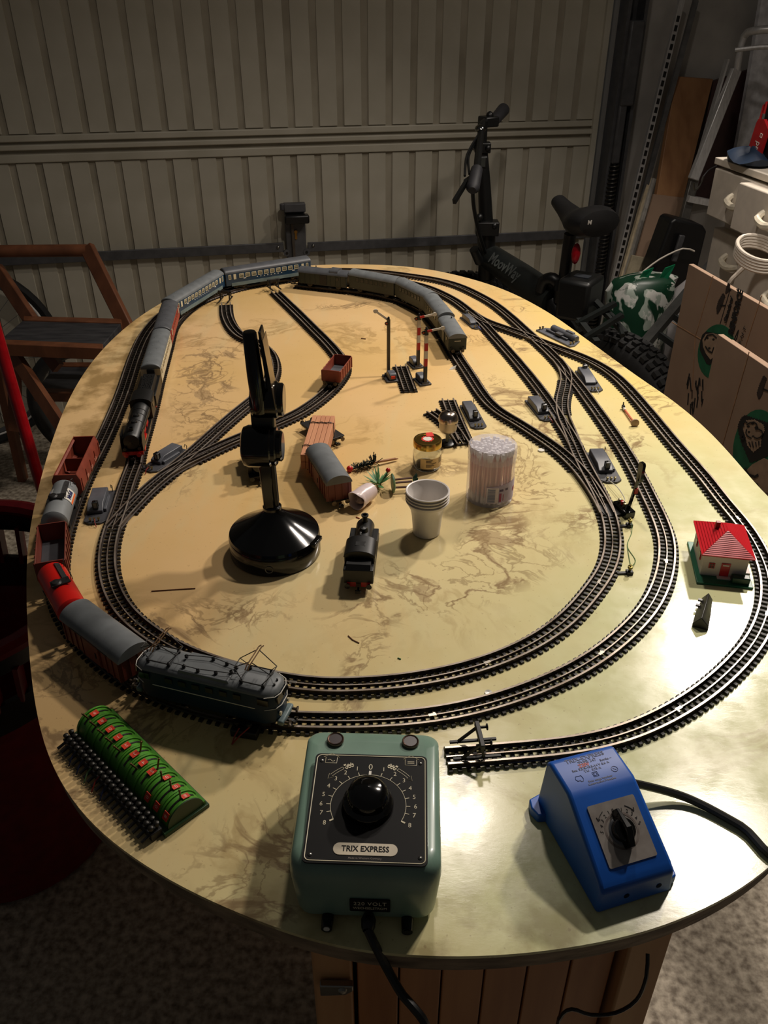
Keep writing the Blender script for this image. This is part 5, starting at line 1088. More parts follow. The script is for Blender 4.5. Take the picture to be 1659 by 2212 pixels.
# broken black roof fragment
a, b = P(1512, 1358), P(1526, 1300); d = b - a; r = thing('black_fragment', 'small black gabled plastic fragment lying in front of the house', 'fragment', (a.x, a.y, TZ), math.atan2(d.y, d.x))
l = d.length
MB().loft([[(0, -0.0078, 0), (0, 0.0078, 0), (0, 0.0080, 0.004), (0, 0.0010, 0.0135), (0, -0.0074, 0.005)], [(l * .4, -0.0070, 0), (l * .4, 0.0074, 0), (l * .4, 0.0078, 0.004), (l * .4, 0.0004, 0.0145), (l * .4, -0.0068, 0.006)], [(l, -0.0052, 0), (l, 0.0052, 0), (l, 0.0050, 0.004), (l, 0.0, 0.012), (l, -0.0052, 0.005)]]).obj('fragment_body', mat('sooty_black', (40, 38, 38), .4, var=.2, scale=150), r, bevel=0.0006)
MB().box((l * .62, 0.0074, 0.006), (0.003, 0.004, 0.002)).box((l * .8, 0.0064, 0.007), (0.003, 0.004, 0.002)).obj('broken_tabs', mat('sooty_black', (40, 38, 38)), r)
# crumbs and chips on the table
M_twig = mat('twig_brown', (110, 70, 44), .7)
def bit(name, label, cat, pts, rr, m):
    tag(MB().tube([P(x, y, TZ + rr) for x, y in pts], [rr] * len(pts), 5).obj(name, m), label, cat)
bit('dry_twig', 'curved brown twig near the front of the inner oval', 'twig', [(752, 1373), (762, 1382), (776, 1389)], 0.0006, M_twig)
bit('brown_stick', 'long thin brown stick left inside the inner oval', 'stick', [(327, 1277), (370, 1274), (422, 1271)], 0.0006, M_twig)
bit('orange_splinter', 'short orange brown splinter in front of the tipped pot', 'splinter', [(769, 1117), (777, 1120)], 0.0007, mat('orange_brown', (160, 76, 40), .6))
bit('dark_crumb', 'dark flat crumb near the tall olive semaphore', 'crumb', [(780, 731), (790, 732)], 0.0009, M_twig)
bit('green_needle', 'tiny green needle near the front of the inner oval', 'needle', [(859, 1421), (866, 1424)], 0.0006, M_leaf)
p = P(1169, 974); tag(MB().lathe([(0, 0), (0.0045, 0), (0.0045, 0.0018), (0, 0.002)], 14).obj('white_button', M_wht, None, (p.x, p.y, TZ)), 'round white chip beside the right switch track', 'chip')
p = P(1055, 1497); tag(MB().lathe([(0, 0), (0.0034, 0), (0.0034, 0.001), (0, 0.0012)], 14).obj('steel_disc', M_steel, None, (p.x, p.y, TZ)), 'small grey disc above the front middle track', 'disc')
p = P(970, 799); tag(MB().add([(0, 0, 0), (0.010, 0.002, 0.0), (0.013, 0.006, 0.006), (0.004, 0.004, 0.003), (0.005, 0.001, -.0003)], [(0, 1, 3), (1, 2, 3), (0, 3, 4), (1, 4, 2)]).obj('paper_scrap', M_wht, None, (p.x, p.y, TZ + .0004)), 'small torn white paper scrap right of the semaphores', 'paper')
# ---------------------------------------------------------------- transformers and control desk
M_tg = mat('hammered_green', (118, 146, 130), 0.32, var=0.06, scale=30, coat=.3)
M_panel = mat('black_panel', (10, 9, 9), 0.6, spec=.2)
r = thing('green_transformer', 'sea-green metal train transformer with black dial plate', 'transformer', (-0.0105, 0.3990, TZ), R(-2.2))
TR = r; hx, hy, ht = 0.0512, 0.0635, 0.062
def rrect(hx, hy, rad, n=6):
    out = []
    for cx, cy, a0 in ((hx - rad, hy - rad, 0), (-hx + rad, hy - rad, 90), (-hx + rad, -hy + rad, 180), (hx - rad, -hy + rad, 270)):
        out += [(cx + rad * math.cos(R(a0 + 90 * i / n)), cy + rad * math.sin(R(a0 + 90 * i / n))) for i in range(n + 1)]
    return out
def body(levels):
    rings = []
    for ix, iy0, iy1, z, rad, tilt in levels:
        pts = rrect(hx - ix, hy, rad)
        rings.append([(x, (y if y > 0 else y) * 1.0 + (-iy1 if y > 0 else iy0), z + (tilt * max(0, (y - 0.036)) if tilt else 0)) for x, y in pts])
    return rings
MB().loft(body([(0.003, 0.002, 0.003, 0.006, 0.012, 0), (0.0025, 0.001, 0.002, 0.012, 0.012, 0), (0.0, -0.001, 0.0, 0.046, 0.012, 0), (0.0004, 0.0, 0.0008, 0.055, 0.012, -.15), (0.002, 0.002, 0.003, 0.0590, 0.0115, -.25), (0.005, 0.0055, 0.007, 0.0615, 0.011, -.3), (0.010, 0.011, 0.012, 0.0620, 0.008, -.3)])).obj('case', M_tg, r)
zp = 0.0622
plate = [(x, y - 0.0155) for x, y in rrect(0.0415, 0.0460, 0.004)]
o = MB().prism(plate, zp, zp + 0.0012, 'z').obj('dial_plate', M_panel, r)
PL = o; zt = zp + 0.0013
inn = [(x, y - 0.0155) for x, y in rrect(0.0400, 0.0444, 0.0035)]
MB().tube([(x, y, zt) for x, y in inn], 0.0004, 4, closed=True).obj('plate_border', M_cream, o)
dc = Vector((0, -0.0150, zt))
I2 = lambda x, y: Matrix.Translation((x, y, zt))
ticks = MB(); arc = [(0.0265 * math.sin(R(t)), dc.y + 0.0265 * math.cos(R(t)), zt) for t in range(-118, 119, 4)]
ticks.tube(arc, 0.00022, 4)
ang = [0, 17, 33, 48, 62, 76, 90, 103, 118]
for i, a in enumerate(ang):
    for s in ((1, -1) if i else (1,)):
        q = R(a * s); ticks.bar((0.0266 * math.sin(q), dc.y + 0.0266 * math.cos(q), zt), (0.0295 * math.sin(q), dc.y + 0.0295 * math.cos(q), zt), 0.0005 if i < 8 else 0.0012, 0.0004)
        text('dial_number', str(i), 0.0052 if i else 0.0075, M_cream, o, I2((0.0332 if i else 0.0335) * math.sin(q), dc.y + (0.0332 if i else 0.0335) * math.cos(q)), 0.0001, sx=.9)
ticks.obj('dial_scale', M_cream, o)
for s in (-1, 1):   # arrows with little engines, house symbols, screws
    am = MB()
    for rr in (0.0368, 0.0388): am.tube([(s * rr * math.sin(R(t)), dc.y + rr * math.cos(R(t)), zt) for t in range(32, 49, 4)], 0.0002, 4)
    q = [(s * rr * math.sin(R(t)), dc.y + rr * math.cos(R(t)), zt) for rr, t in ((0.0368, 48), (0.0355, 48), (0.0378, 54), (0.0401, 48), (0.0388, 48))]
    am.tube(q, 0.0002, 4); am.tube([(s * rr * math.sin(R(32)), dc.y + rr * math.cos(R(32)), zt) for rr in (0.0368, 0.0388)], 0.0002, 4); am.obj('direction_arrow', M_cream, o)
    em = MB(); em.M = Matrix.Translation((s * 0.0378 * math.sin(R(25)), dc.y + 0.0378 * math.cos(R(25)), zt)) @ Matrix.Rotation(R(-s * 25), 4, 'Z')
    em.box((0, 0, 0), (0.0070, 0.0022, 0.0003)).box((s * 0.0026, 0.0014, 0), (0.0018, 0.0024, 0.0003)).box((-s * 0.002, 0.0014, 0), (0.0009, 0.0016, 0.0003)).box((s * 0.0002, 0.0013, 0), (0.0012, 0.0010, 0.0003))
    for x in (-0.0022, 0, 0.0022): em.lathe([(0, 0), (0.001, 0), (0.001, 0.00015), (0, 0.00015)], 10, (x, -0.0012, 0))
    em.obj('engine_symbol', M_cream, o)
    hm = MB(); hx_ = s * 0.0295
    hm.tube([(hx_ - 0.0042, 0.0215, zt), (hx_ + 0.0042, 0.0215, zt), (hx_ + 0.0042, 0.0268, zt), (hx_ + 0.0058, 0.0268, zt), (hx_, 0.0306, zt), (hx_ - 0.0058, 0.0268, zt), (hx_ - 0.0042, 0.0268, zt)], 0.00025, 4, closed=True)
    if s < 0: hm.tube([(hx_ - 0.0026 + i * 0.00065, 0.0239 + 0.0009 * math.sin(i * math.pi / 4), zt) for i in range(9)], 0.00028, 4)
    else: hm.bar((hx_ - 0.0025, 0.0233, zt), (hx_ + 0.0025, 0.0233, zt), 0.0005, 0.0003).bar((hx_ - 0.0025, 0.0246, zt), (hx_ + 0.0025, 0.0246, zt), 0.0005, 0.0003)
    hm.obj('house_symbol', M_cream, o)
    for y in (0.0235, -0.0555): MB().sphere((s * 0.0365, y, zt), 0.0015, 10, (1, 1, .6)).obj('screw', M_steel, o)
    MB().lathe([(0.0066, 0), (0.0066, 0.0012), (0.0060, 0.0020), (0.0050, 0.0014), (0.0050, 0.0006), (0, 0.0006)], 28, (s * 0.0290, 0.0510, 0.0555)).obj('indicator_ring', mat('copper_ring', (120, 96, 84), .3, metal=.9), r)
    MB().lathe([(0, 0.0013), (0.005, 0.0013)][::-1], 24, (s * 0.0290, 0.0510, 0.0555)).obj('indicator_cap', mat('maroon_cap', (54, 40, 42), .35), r)
ep = [(x, y - 0.0505) for x, y in rrect(0.0215, 0.0046, 0.0044)]
tp_ = MB().prism(ep, zt - 0.0004, zt + 0.0003, 'z').obj('maker_plate', mat('plate_cream', (196, 184, 160), .4), o)
text('maker_plate_lettering', 'TRIX EXPRESS', 0.0060, M_panel, tp_, Matrix.Translation((0, -0.0505, zt + 0.0004)), 0.0001, sx=.86, bold=0.00012)
text('small_print', 'Made in Western Germany', 0.0020, mat('dim_print', (120, 110, 100), .5), o, I2(0, -0.0572), 0.00005)
kn = MB().lathe([(0.0180, 0), (0.0180, 0.004), (0.0172, 0.006), (0.0150, 0.0075), (0.0146, 0.012), (0.0132, 0.0160), (0.0090, 0.0188), (0.0, 0.0198)], 48, (0, dc.y, zt)).obj('control_knob', M_gloss, r)
MB().bar((0, dc.y + 0.0160, zt + 0.0066), (0, dc.y + 0.0285, zt + 0.0012), 0.0018, 0.0012).obj('knob_pointer', M_wht, kn)
MB().lathe([(0.0040, 0), (0.0046, 0.0004), (0.0046, 0.0)], 20, (0, dc.y + 0.004, zt + 0.0189)).obj('knob_cap_ring', M_black, kn)
yf = -hy + 0.0002
lp = MB().prism(rrect(0.0138, 0.0058, 0.001), 0, 0.0008, 'z'); lpo = lp.obj('voltage_label', M_panel, r); lpo.matrix_local = frame((0.0035, -hy - 0.0009, 0.0235), (1, 0, 0), (0, 0.10, 1))
text('voltage_lettering', '220 VOLT', 0.0046, M_cream, lpo, Matrix.Translation((0, 0.0018, 0.0009)), 0.00008, sx=1.05, space=1.1)
text('voltage_lettering', 'WECHSELSTROM', 0.0030, M_cream, lpo, Matrix.Translation((0, -0.0025, 0.0009)), 0.00008)
for x in (-0.026, 0.029):
    ft = MB().lathe([(0, -0.006), (0.0038, -0.006), (0.0042, 0.0), (0.0042, 0.006), (0, 0.006)], 16, (x, yf - 0.002, 0.0045), 'y').obj('socket', M_gloss, r)
    MB().lathe([(0, -0.0065), (0.0022, -0.0065), (0.0022, -0.0055), (0, -0.0055)], 12, (x, yf - 0.002, 0.0050), 'y').obj('socket_pin', M_wht if x < 0 else M_paned, ft)
for s in (-1, 1):
    for y in (-0.045, 0.045): MB().lathe([(0, 0), (0.005, 0), (0.005, 0.007), (0, 0.007)], 12, (s * 0.038, y, 0)).obj('foot', M_black, r)
    for i in range(4): MB().box((hx - 0.0006, -0.03 + i * 0.022, 0.024), (0.003, 0.006, 0.010)).obj('side_lug', M_tg, r) if s > 0 else None
MB().lathe([(0.0036, 0.0), (0.0052, -0.004), (0.0048, -0.009), (0.0034, -0.012)], 14, (0.0025, yf, 0.0105), 'y').obj('cable_grommet', M_black, r)
c0_ = Vector((-0.0105, 0.3990, TZ)) + Matrix.Rotation(R(-2.2), 3, 'Z') @ Vector((0.0025, yf - 0.011, 0.0105))
pts = [c0_, c0_ + Vector((0.004, -0.006, -0.005)), D(838, 2095, 0.312), D(870, 2150, 0.300), D(905, 2190, 0.290), D(925, 2240, 0.285), D(935, 2400, 0.28), Vector((0.02, 0.28, 0.25)), Vector((0.05, 0.27, 0.006))]
tag(MB().tube(catmull(pts, 0.006), 0.0032, 8).obj('power_cable', M_black), 'black power cable hanging from the green transformer over the table edge', 'cable')

# blue transformer
M_tb = mat('blue_plastic', (18, 86, 180), 0.4, var=0.05, scale=30)
a, b = P(1290, 1975), P(1452, 1925); an = R(17.5); cc = (a + b) / 2; ax = Vector((math.cos(an), math.sin(an), 0)); ay = Vector((-math.sin(an), math.cos(an), 0))
r = thing('blue_transformer', 'bright blue plastic wedge-shaped train transformer with black pointer knob', 'transformer', (cc.x + ay.x * 0.053 - .0005, cc.y + ay.y * 0.053, TZ), an)
w0_, w1_ = 0.0305, 0.0275; prof = [(-0.053, 0.0), (-0.052, 0.022), (-0.047, 0.027), (0.003, 0.0535), (0.008, 0.0558), (0.037, 0.0558), (0.0410, 0.052), (0.043, 0.0)]
vs = []
for s in (-1, 1): vs += [(s * (w0_ - (w0_ - w1_) * z / 0.056), y, z) for y, z in prof]
n_ = len(prof)
MB().add(vs, [tuple(range(n_)), tuple(range(2 * n_ - 1, n_ - 1, -1))] + [(i, n_ + i, n_ + (i + 1) % n_, (i + 1) % n_) for i in range(n_)]).obj('case', M_tb, r, bevel=0.0030, seg=3)
for sx, y in ((-1, 0.036), (1, -0.040)):
    f_ = MB().prism([(sx * 0.024, y - 0.011), (sx * 0.036, y - 0.008), (sx * 0.038, y), (sx * 0.036, y + 0.008), (sx * 0.024, y + 0.011)], 0, 0.009, 'z').obj('fixing_lug', M_tb, r, bevel=0.0012)
for x in (-0.008, 0.018): MB().lathe([(0, -0.0003), (0.0022, -0.0003), (0.0022, 0.0006), (0, .0006)], 12, (x, -0.0525, 0.011), 'y').obj('screw_hole', mat('recess_navy', (6, 20, 50), .8, spec=.1), r)
sl = math.atan2(0.0535 - 0.027, 0.050); sn = Vector((0, -math.sin(sl), math.cos(sl))); sy = Vector((0, math.cos(sl), math.sin(sl)))
so = Vector((0.001, -0.0225, 0.0400)) + sn * 0.0004
FM = frame(so, (1, 0, 0), sy)
po = MB().prism(rrect(0.0190, 0.0215, 0.0014), 0, 0.0005, 'z').obj('scale_plate', mat('grey_scale_plate', (146, 140, 134), .45, rgb2=(120, 112, 106), scale=60), r); po.matrix_local = FM
M_pr = mat('black_print', (24, 22, 22), .5)
for i, a_ in enumerate((0, 20, 36, 51, 66, 82)):
    for s in ((1, -1) if i else (-1,)):
        q = R(a_ * s + (-6 if not i else 0) + 2); text('scale_number', str(i), 0.0036, M_pr, po, Matrix.Translation((0.0150 * math.sin(q), 0.0145 * math.cos(q), 0.0006)) @ Matrix.Rotation(-q * .6, 4, 'Z'), 0.00006)
for s in (-1, 1):
    MB().tube([(s * 0.0172 * math.sin(R(t)) * 1.04, 0.0180 * math.cos(R(t)), 0.0006) for t in range(30, 56, 5)], 0.0003, 4).bar((s * .0144, 0.0104, .0006), (s * .0150, .0128, .0006), .0006, .0003).bar((s * .0144, 0.0104, .0006), (s * .0128, .0112, .0006), .0006, .0003).obj('direction_arrow', M_pr, po)
MB().lathe([(0.0115, 0.0004), (0.0130, 0.0006), (0.0115, 0.0007)], 32).obj('worn_ring', mat('worn_brown', (84, 70, 64), .6, rgb2=(120, 112, 106), scale=150), po)
MB().lathe([(0.0, 0.0014), (0.0086, 0.0014), (0.0096, 0.0008), (0.0100, 0.0004)][::-1], 32).obj('knob_collar', M_pgrey, po)
kb = MB().lathe([(0.0082, 0.001), (0.0082, 0.006), (0.0074, 0.0075), (0, 0.0078)], 28).loft([[(x * .0030, -0.0125, z) for x, z in ((-1, .001), (1, .001), (.6, .009), (-.6, .009))], [(x * .0045, 0.0, z) for x, z in ((-1, .001), (1, .001), (.5, .0145), (-.5, .0145))], [(x * .0026, 0.0145, z) for x, z in ((-1, .001), (1, .001), (.4, .007), (-.4, .007))]]).obj('pointer_knob', M_gloss, r, bevel=0.0005); kb.matrix_local = FM
zt2 = 0.0560; M_bp = mat('faded_blue_print', (16, 42, 96), .5)
for tx, sz, y, x in (('TRIX-EXPRESS', 0.0052, 0.0330, 0), ('TYPE 247', 0.0038, 0.0292, 0), ('Sortie ~', 0.0030, 0.0272, 0.0145), ('Sec. 5,5-8-10,5-14 V 0,6 A', 0.0029, 0.0240, 0.0), ('T.U.  0,75 A', 0.0028, 0.0212, 0), ('Pour usage interieur', 0.0024, 0.0120, 0.0015), ('Construction Francaise', 0.0024, 0.0095, 0.0015)):
    text('top_print', tx, sz, M_bp, r, Matrix.Translation((x, y, zt2)), 0.00005, bold=.00005)
text('top_print_red', '220V', 0.0042, mat('faded_red_print', (170, 50, 60), .5), r, Matrix.Translation((-0.004, 0.0268, zt2)), 0.00005, bold=.0002)
sm_ = MB().lathe([(0.0022, 0), (0.0026, 0.0001), (0.0026, -.0001)], 18, (0.016, 0.0168, zt2)).bar((0.015, 0.0178, zt2), (0.017, 0.0158, zt2), 0.0003, .0002)
for q in (0.0020, 0.0011): sm_.tube([(-q, 0.0168 - q, zt2), (q, 0.0168 - q, zt2), (q, 0.0168 + q, zt2), (-q, 0.0168 + q, zt2)], 0.00018, 4, closed=True)
sm_.tube([(-0.0155, 0.0148, zt2), (-0.0135, 0.0148, zt2), (-0.013, 0.0138, zt2), (-0.0115, 0.0138, zt2), (-0.0105, 0.0158, zt2), (-0.011, 0.0188, zt2), (-0.0155, 0.0188, zt2), (-0.0165, 0.0165, zt2)], 0.0002, 4, closed=True); sm_.obj('approval_marks', M_bp, r)
p0 = P(1362, 1690, TZ + 0.018); p1 = P(1480, 1722, TZ + 0.006); p2 = P(1600, 1784, TZ + 0.004); p3 = P(1700, 1850, TZ + 0.004); p4 = P(1850, 1950, TZ + 0.004)
tag(MB().tube(catmull([p0, p1, p2, p3, Vector((0.38, 0.455, TZ + 0.004)), Vector((0.425, 0.44, TZ - 0.03)), Vector((0.44, 0.43, TZ - 0.3)), Vector((0.45, 0.42, 0.02)), Vector((0.7, 0.3, 0.006))], 0.006), 0.0033, 8).obj('mains_cable', M_black), 'black flat cable leading right from the blue transformer across the table', 'cable')
# thin cable looping in front of the pine cabinet
pts = [D(1399, 2060, 0.372), D(1396, 2110, 0.36), D(1375, 2160, 0.355), D(1330, 2188, 0.352), D(1275, 2192, 0.350), D(1235, 2180, 0.350), D(1210, 2200, 0.352), D(1195, 2260, 0.355), Vector((D(1195, 2260, 0.355).x, 0.35, 0.3)), Vector((D(1195, 2260, 0.355).x, 0.34, 0.006))]
tag(MB().tube(catmull(pts, 0.006), 0.0016, 7).obj('thin_cable', M_black), 'thin black cable looping down in front of the pine cabinet', 'cable')

# green control desk with levers
a, b = P(445, 1738), P(250, 1545); d = b - a; L_ = d.length + 0.004; an = math.atan2(d.y, d.x); nrm = Vector((-math.sin(an), math.cos(an), 0))
M_cg = mat('control_green', (74, 140, 40), 0.4, var=0.08, scale=60); M_cgd = mat('control_dark_green', (30, 62, 22), .5); M_tag = mat('tag_red', (214, 60, 36), .45)
w_ = 0.037
cc = a + d / 2 + nrm * (w_ / 2 + 0.001)
r = thing('control_panel', 'long green lever control panel with red number tags and terminals', 'control panel', (cc.x, cc.y, TZ), an)
MB().box((0, 0, 0.0020), (L_ + 0.004, w_ + 0.004, 0.0040)).obj('base_plate', M_cgd, r, bevel=0.0006)
MB().box((0, -w_ / 2 + 0.002, 0.0058), (L_, 0.004, 0.0036)).obj('edge_strip', M_cg, r)
nseg = 11; sw = L_ / nseg
rc, zc_ = 0.0165, 0.0040; cy_ = -0.0005
def hc(x0, x1, rad, a0=0, a1=180, n=18): return [(cy_ + rad * math.cos(R(a0 + (a1 - a0) * i / n)), zc_ + rad * math.sin(R(a0 + (a1 - a0) * i / n))) for i in range(n + 1)]
seg_a = MB().prism(hc(0, 0, rc - 0.0006), -sw / 2 + 0.0008, sw / 2 - 0.0028, 'x').mesh('drum_segment', M_cg)
seg_b = MB().prism(hc(0, 0, rc + 0.0004), sw / 2 - 0.0024, sw / 2 - 0.0006, 'x').mesh('drum_ring', M_cg)
slot = MB()
pts_ = [( -0.0010, cy_ + (rc - 0.0004) * math.cos(R(t)), zc_ + (rc - 0.0004) * math.sin(R(t))) for t in range(45, 136, 10)]
for q0, q1 in zip(pts_, pts_[1:]): slot.bar(q0, q1, 0.0016, 0.0006)
slm = slot.mesh('lever_slot', M_frame)
order = ['8', '0', '0', '5', '4', '3', '2', '1', '0', '8', '9']
MB().prism(hc(0, 0, rc - 0.0022), -L_ / 2 + .0004, L_ / 2 - .0004, 'x').obj('drum_core', M_frame, r)
MB().prism(hc(0, 0, rc), -L_ / 2, -L_ / 2 + 0.0012, 'x').obj('end_cap', M_cgd, r); MB().prism(hc(0, 0, rc), L_ / 2 - .0012, L_ / 2, 'x').obj('end_cap', M_cgd, r)
for i in range(nseg):
    x = -L_ / 2 + sw * (i + 0.5)
    inst('drum_segment', seg_a, r, (x, 0, 0)); inst('drum_ring', seg_b, r, (x, 0, 0)); inst('lever_slot', slm, r, (x, 0, 0))
    la = 92 if i < 3 else (106 if i in (3, 5) else 66); q = R(la); u_ = Vector((0, math.cos(q), math.sin(q))); c_ = Vector((x - 0.0012, cy_, zc_))
    MB().cyl(c_ + u_ * (rc - 0.001), c_ + u_ * (rc + 0.0095), 0.0008, 7).sphere(c_ + u_ * (rc + 0.0095), 0.0010, 7).obj('lever', mat('lever_brass', (120, 96, 60), .4, metal=.7), r)
    for ta in ((88,) if i >= 3 else (106, 34)):
        t_ = R(ta); uu = Vector((0, math.cos(t_), math.sin(t_))); tv = Vector((0, math.sin(t_), -math.cos(t_)))
        fm = frame(Vector((x - 0.0012, cy_, zc_)) + uu * (rc + 0.0004), (1, 0, 0), tv)
        to = MB().box((0, 0, 0), (0.0058 if ta != 106 else .0046, 0.0066, 0.0006)).obj('number_tag', M_tag, r); to.matrix_local = fm
        text('number', order[i], 0.0048, mat('tag_print', (240, 190, 170), .5), to, Matrix.Translation((0, 0, 0.0004)) @ Matrix.Rotation(math.pi / 2, 4, 'Z'), 0.00005)
MB().box((0, w_ / 2 + 0.006, 0.0045), (L_ - 0.004, 0.0100, 0.0075)).obj('terminal_rail', M_frame, r, bevel=0.0006)
tm = MB().lathe([(0.0012, 0), (0.0012, 0.003), (0.0021, 0.0034), (0.0023, 0.0060), (0.0016, 0.0066), (0, 0.0068)], 9).mesh('terminal_nut', mat('dark_nut', (44, 42, 38), .4, metal=.6))
for i in range(22):
    for j in (0, 1): inst('terminal_nut', tm, r, (-L_ / 2 + 0.005 + i * (L_ - 0.01) / 21, w_ / 2 + 0.0035 + j * 0.0050, 0.0082 - j * .001))
spm = MB().bar((0, 0, 0), (0, 0.008, -0.002), 0.0024, 0.0010).mesh('solder_lug', M_frame)
for i in range(22): inst('solder_lug', spm, r, (-L_ / 2 + 0.005 + i * (L_ - 0.01) / 21, w_ / 2 + 0.010, 0.006))
for i, m_ in ((12, M_dkred), (10, mat('dark_blue_wire', (24, 34, 70), .5)), (16, mat('dark_blue_wire', (24, 34, 70))), (18, mat('dark_blue_wire', (24, 34, 70))), (14, M_gwire)):
    x = -L_ / 2 + 0.005 + i * (L_ - 0.01) / 21; MB().tube([(x, w_ / 2 + .008, .010), (x - .001, w_ / 2 + .014, .008), (x - .003, w_ / 2 + .020, .001)], 0.0006, 5).obj('wire', m_, r)
# ---------------------------------------------------------------- things round the table: right side
M_alu = mat('aluminium', (206, 204, 202), 0.32, metal=0.45, var=0.08, stretch=(4, 4, 1))
M_oak = mat('oak_laminate', (164, 120, 80), 0.5, rgb2=(138, 96, 62), scale=2.5, stretch=(10, 10, 1))
M_card = mat('brown_cardboard', (156, 130, 108), 0.85, rgb2=(144, 118, 98), scale=9, stretch=(1, 1, 1))
M_white = mat('off_white_lacquer', (206, 196, 182), 0.45, var=0.04)
M_rub = mat('tyre_rubber', (16, 16, 16), 0.75, var=0.2, scale=60)
def slab(name, pix, v, th, m, parent=None, bevel=0, v2=None):
    """a flat board: its outline on a plane beside the door, thickness towards the wall"""
    n = len(pix); f = [DG(x, y, v if v2 is None else v + (v2 - v) * i) for i, (x, y) in enumerate(pix)] if v2 is None else [DG(x, y, vv) for (x, y), vv in zip(pix, v2)]
    b = [p + E2 * th for p in f]
    return MB().add(f + b, [tuple(range(n)), tuple(range(2 * n - 1, n - 1, -1))] + [(i, n + i, n + (i + 1) % n, (i + 1) % n) for i in range(n)]).obj(name, m, parent, bevel=bevel)
# leaning poles and boards
def pole(name, label, cat, a, b, va, vb, w, h, m):
    p, q = DG(*a, va), DG(*b, vb); d = (q - p).normalized()
    p = p - d * ((p.z - 2.35) / d.z if d.z else 0) if p.z > 2.35 else p
    q = q + d * ((0.005 - q.z) / d.z)
    r = thing(name, label, cat, q); 
    MB().bar(q - q, p - q, w, h, up=E2).obj('pole_body', m, r); return r, Vector((0, 0, 0)), p - q
r, q, p = pole('slotted_upright', 'slotted grey metal shelf upright leaning against the wall', 'upright', (1472, 0), (1330, 590), -0.045, -0.16, 0.020, 0.014, M_alu)
dd = (p - q); n_ = int(dd.length / 0.028); sm_ = MB().box((0, -0.0075, 0), (0.010, 0.002, 0.018)).mesh('slot', M_frame); rot = dd.normalized().to_track_quat('Z', 'Y')
for i in range(2, n_ - 1):
    o = inst('slot', sm_, r, q + dd * (i / n_) - E2 * 0.0005); o.rotation_mode = 'QUATERNION'
    zz = dd.normalized(); xx = E1 - zz * E1.dot(zz); xx.normalize(); yy = zz.cross(xx); o.rotation_quaternion = Matrix((xx, yy, zz)).transposed().to_quaternion()
pole('grey_profile', 'plain grey metal profile leaning right of the slotted upright', 'profile', (1503, 0), (1352, 560), -0.04, -0.14, 0.018, 0.012, mat('grey_profile_paint', (112, 112, 112), .4, metal=.4))
def batten(label, a, b, va, vb, w, m):
    p, q = DG(*a, va), DG(*b, vb); d = (q - p).normalized(); q = q + d * ((0.005 - q.z) / d.z)
    r = thing('wooden_batten', label, 'batten', q, 0, 'leaning battens'); MB().bar((0, 0, 0), p - q, w, 0.015, up=E2).obj('batten_body', m, r)
batten('pale wooden batten leaning nearest the slotted upright', (1403, 384), (1345, 590), -0.10, -0.20, 0.015, mat('pale_batten', (196, 180, 150), .6))
batten('white batten leaning beside the cardboard sheet', (1412, 386), (1356, 580), -0.11, -0.21, 0.014, mat('white_batten', (190, 186, 178), .6))
tag(slab('oak_board', [(1461, 165), (1541, 171), (1474, 440), (1418, 424)], 0, 0.022, M_oak, None, 0.002, [-0.04, -0.04, -0.20, -0.20]), 'brown laminated oak board leaning upright against the wall', 'board')
tag(slab('cardboard_sheet', [(1412, 420), (1480, 428), (1474, 600), (1400, 700), (1352, 690), (1372, 560)], 0, 0.008, M_card, None, 0, [-0.23, -0.23, -0.29, -0.32, -0.32, -0.28]), 'flat brown cardboard sheet standing below the oak board', 'cardboard')
tag(slab('maroon_board', [(1541, 176), (1622, 150), (1575, 425), (1490, 440), (1500, 380)], -0.035, 0.02, mat('maroon_paint', (62, 38, 38), .5)), 'dark maroon board leaning behind the aluminium ladder', 'board')
tag(slab('pale_board', [(1645, 0), (1720, 0), (1720, 330), (1588, 336), (1618, 170)], -0.08, 0.02, mat('cool_white_panel', (220, 220, 224), .5)), 'tall pale grey board standing behind the chest of drawers', 'board')
# aluminium ladder
r = thing('aluminium_ladder', 'folded aluminium step ladder with curved top rail', 'ladder', DG(1476, 520, -0.34))
o0 = r.location.copy(); lp = lambda x, y, v: DG(x, y, v) - o0
MB().bar(lp(1590, 150, -0.30), lp(1497, 388, -0.34), 0.034, 0.022, up=E2).obj('front_stile', M_alu, r, bevel=0.003)
MB().bar(lp(1571, 128, -0.28), lp(1496, 384, -0.31), 0.007, 0.02, up=E2).obj('stile_flange', M_alu, r)
MB().bar(lp(1500, 385, -0.33), lp(1455, 560, -0.36), 0.032, 0.018, up=E2).obj('lower_stile', mat('dull_aluminium', (120, 118, 114), .45, metal=.8), r, bevel=0.002)
MB().tube(catmull([lp(1590, 165, -0.30), lp(1597, 118, -0.30), lp(1608, 78, -0.30), lp(1630, 66, -0.34), lp(1700, 62, -0.40)], 0.02), 0.012, 10).obj('top_rail', M_alu, r)
MB().tube([lp(1588, 108, -0.30), lp(1640, 102, -0.34), lp(1720, 100, -0.40)], 0.007, 8).obj('cross_tube', M_alu, r)
MB().bar(lp(1484, 428, -0.345), lp(1545, 440, -0.345), 0.03, 0.02).obj('step', M_alu, r)
MB().tube(catmull([lp(1520, 380, -0.36), lp(1512, 400, -0.36), lp(1501, 412, -0.36), lp(1499, 395, -0.36)], 0.01), 0.003, 6).obj('safety_hook', M_steel, r)
MB().tube(catmull([lp(1518, 383, -0.36), lp(1530, 368, -0.36), lp(1548, 358, -0.38)], 0.01), 0.002, 6).obj('chain', M_iron, r)

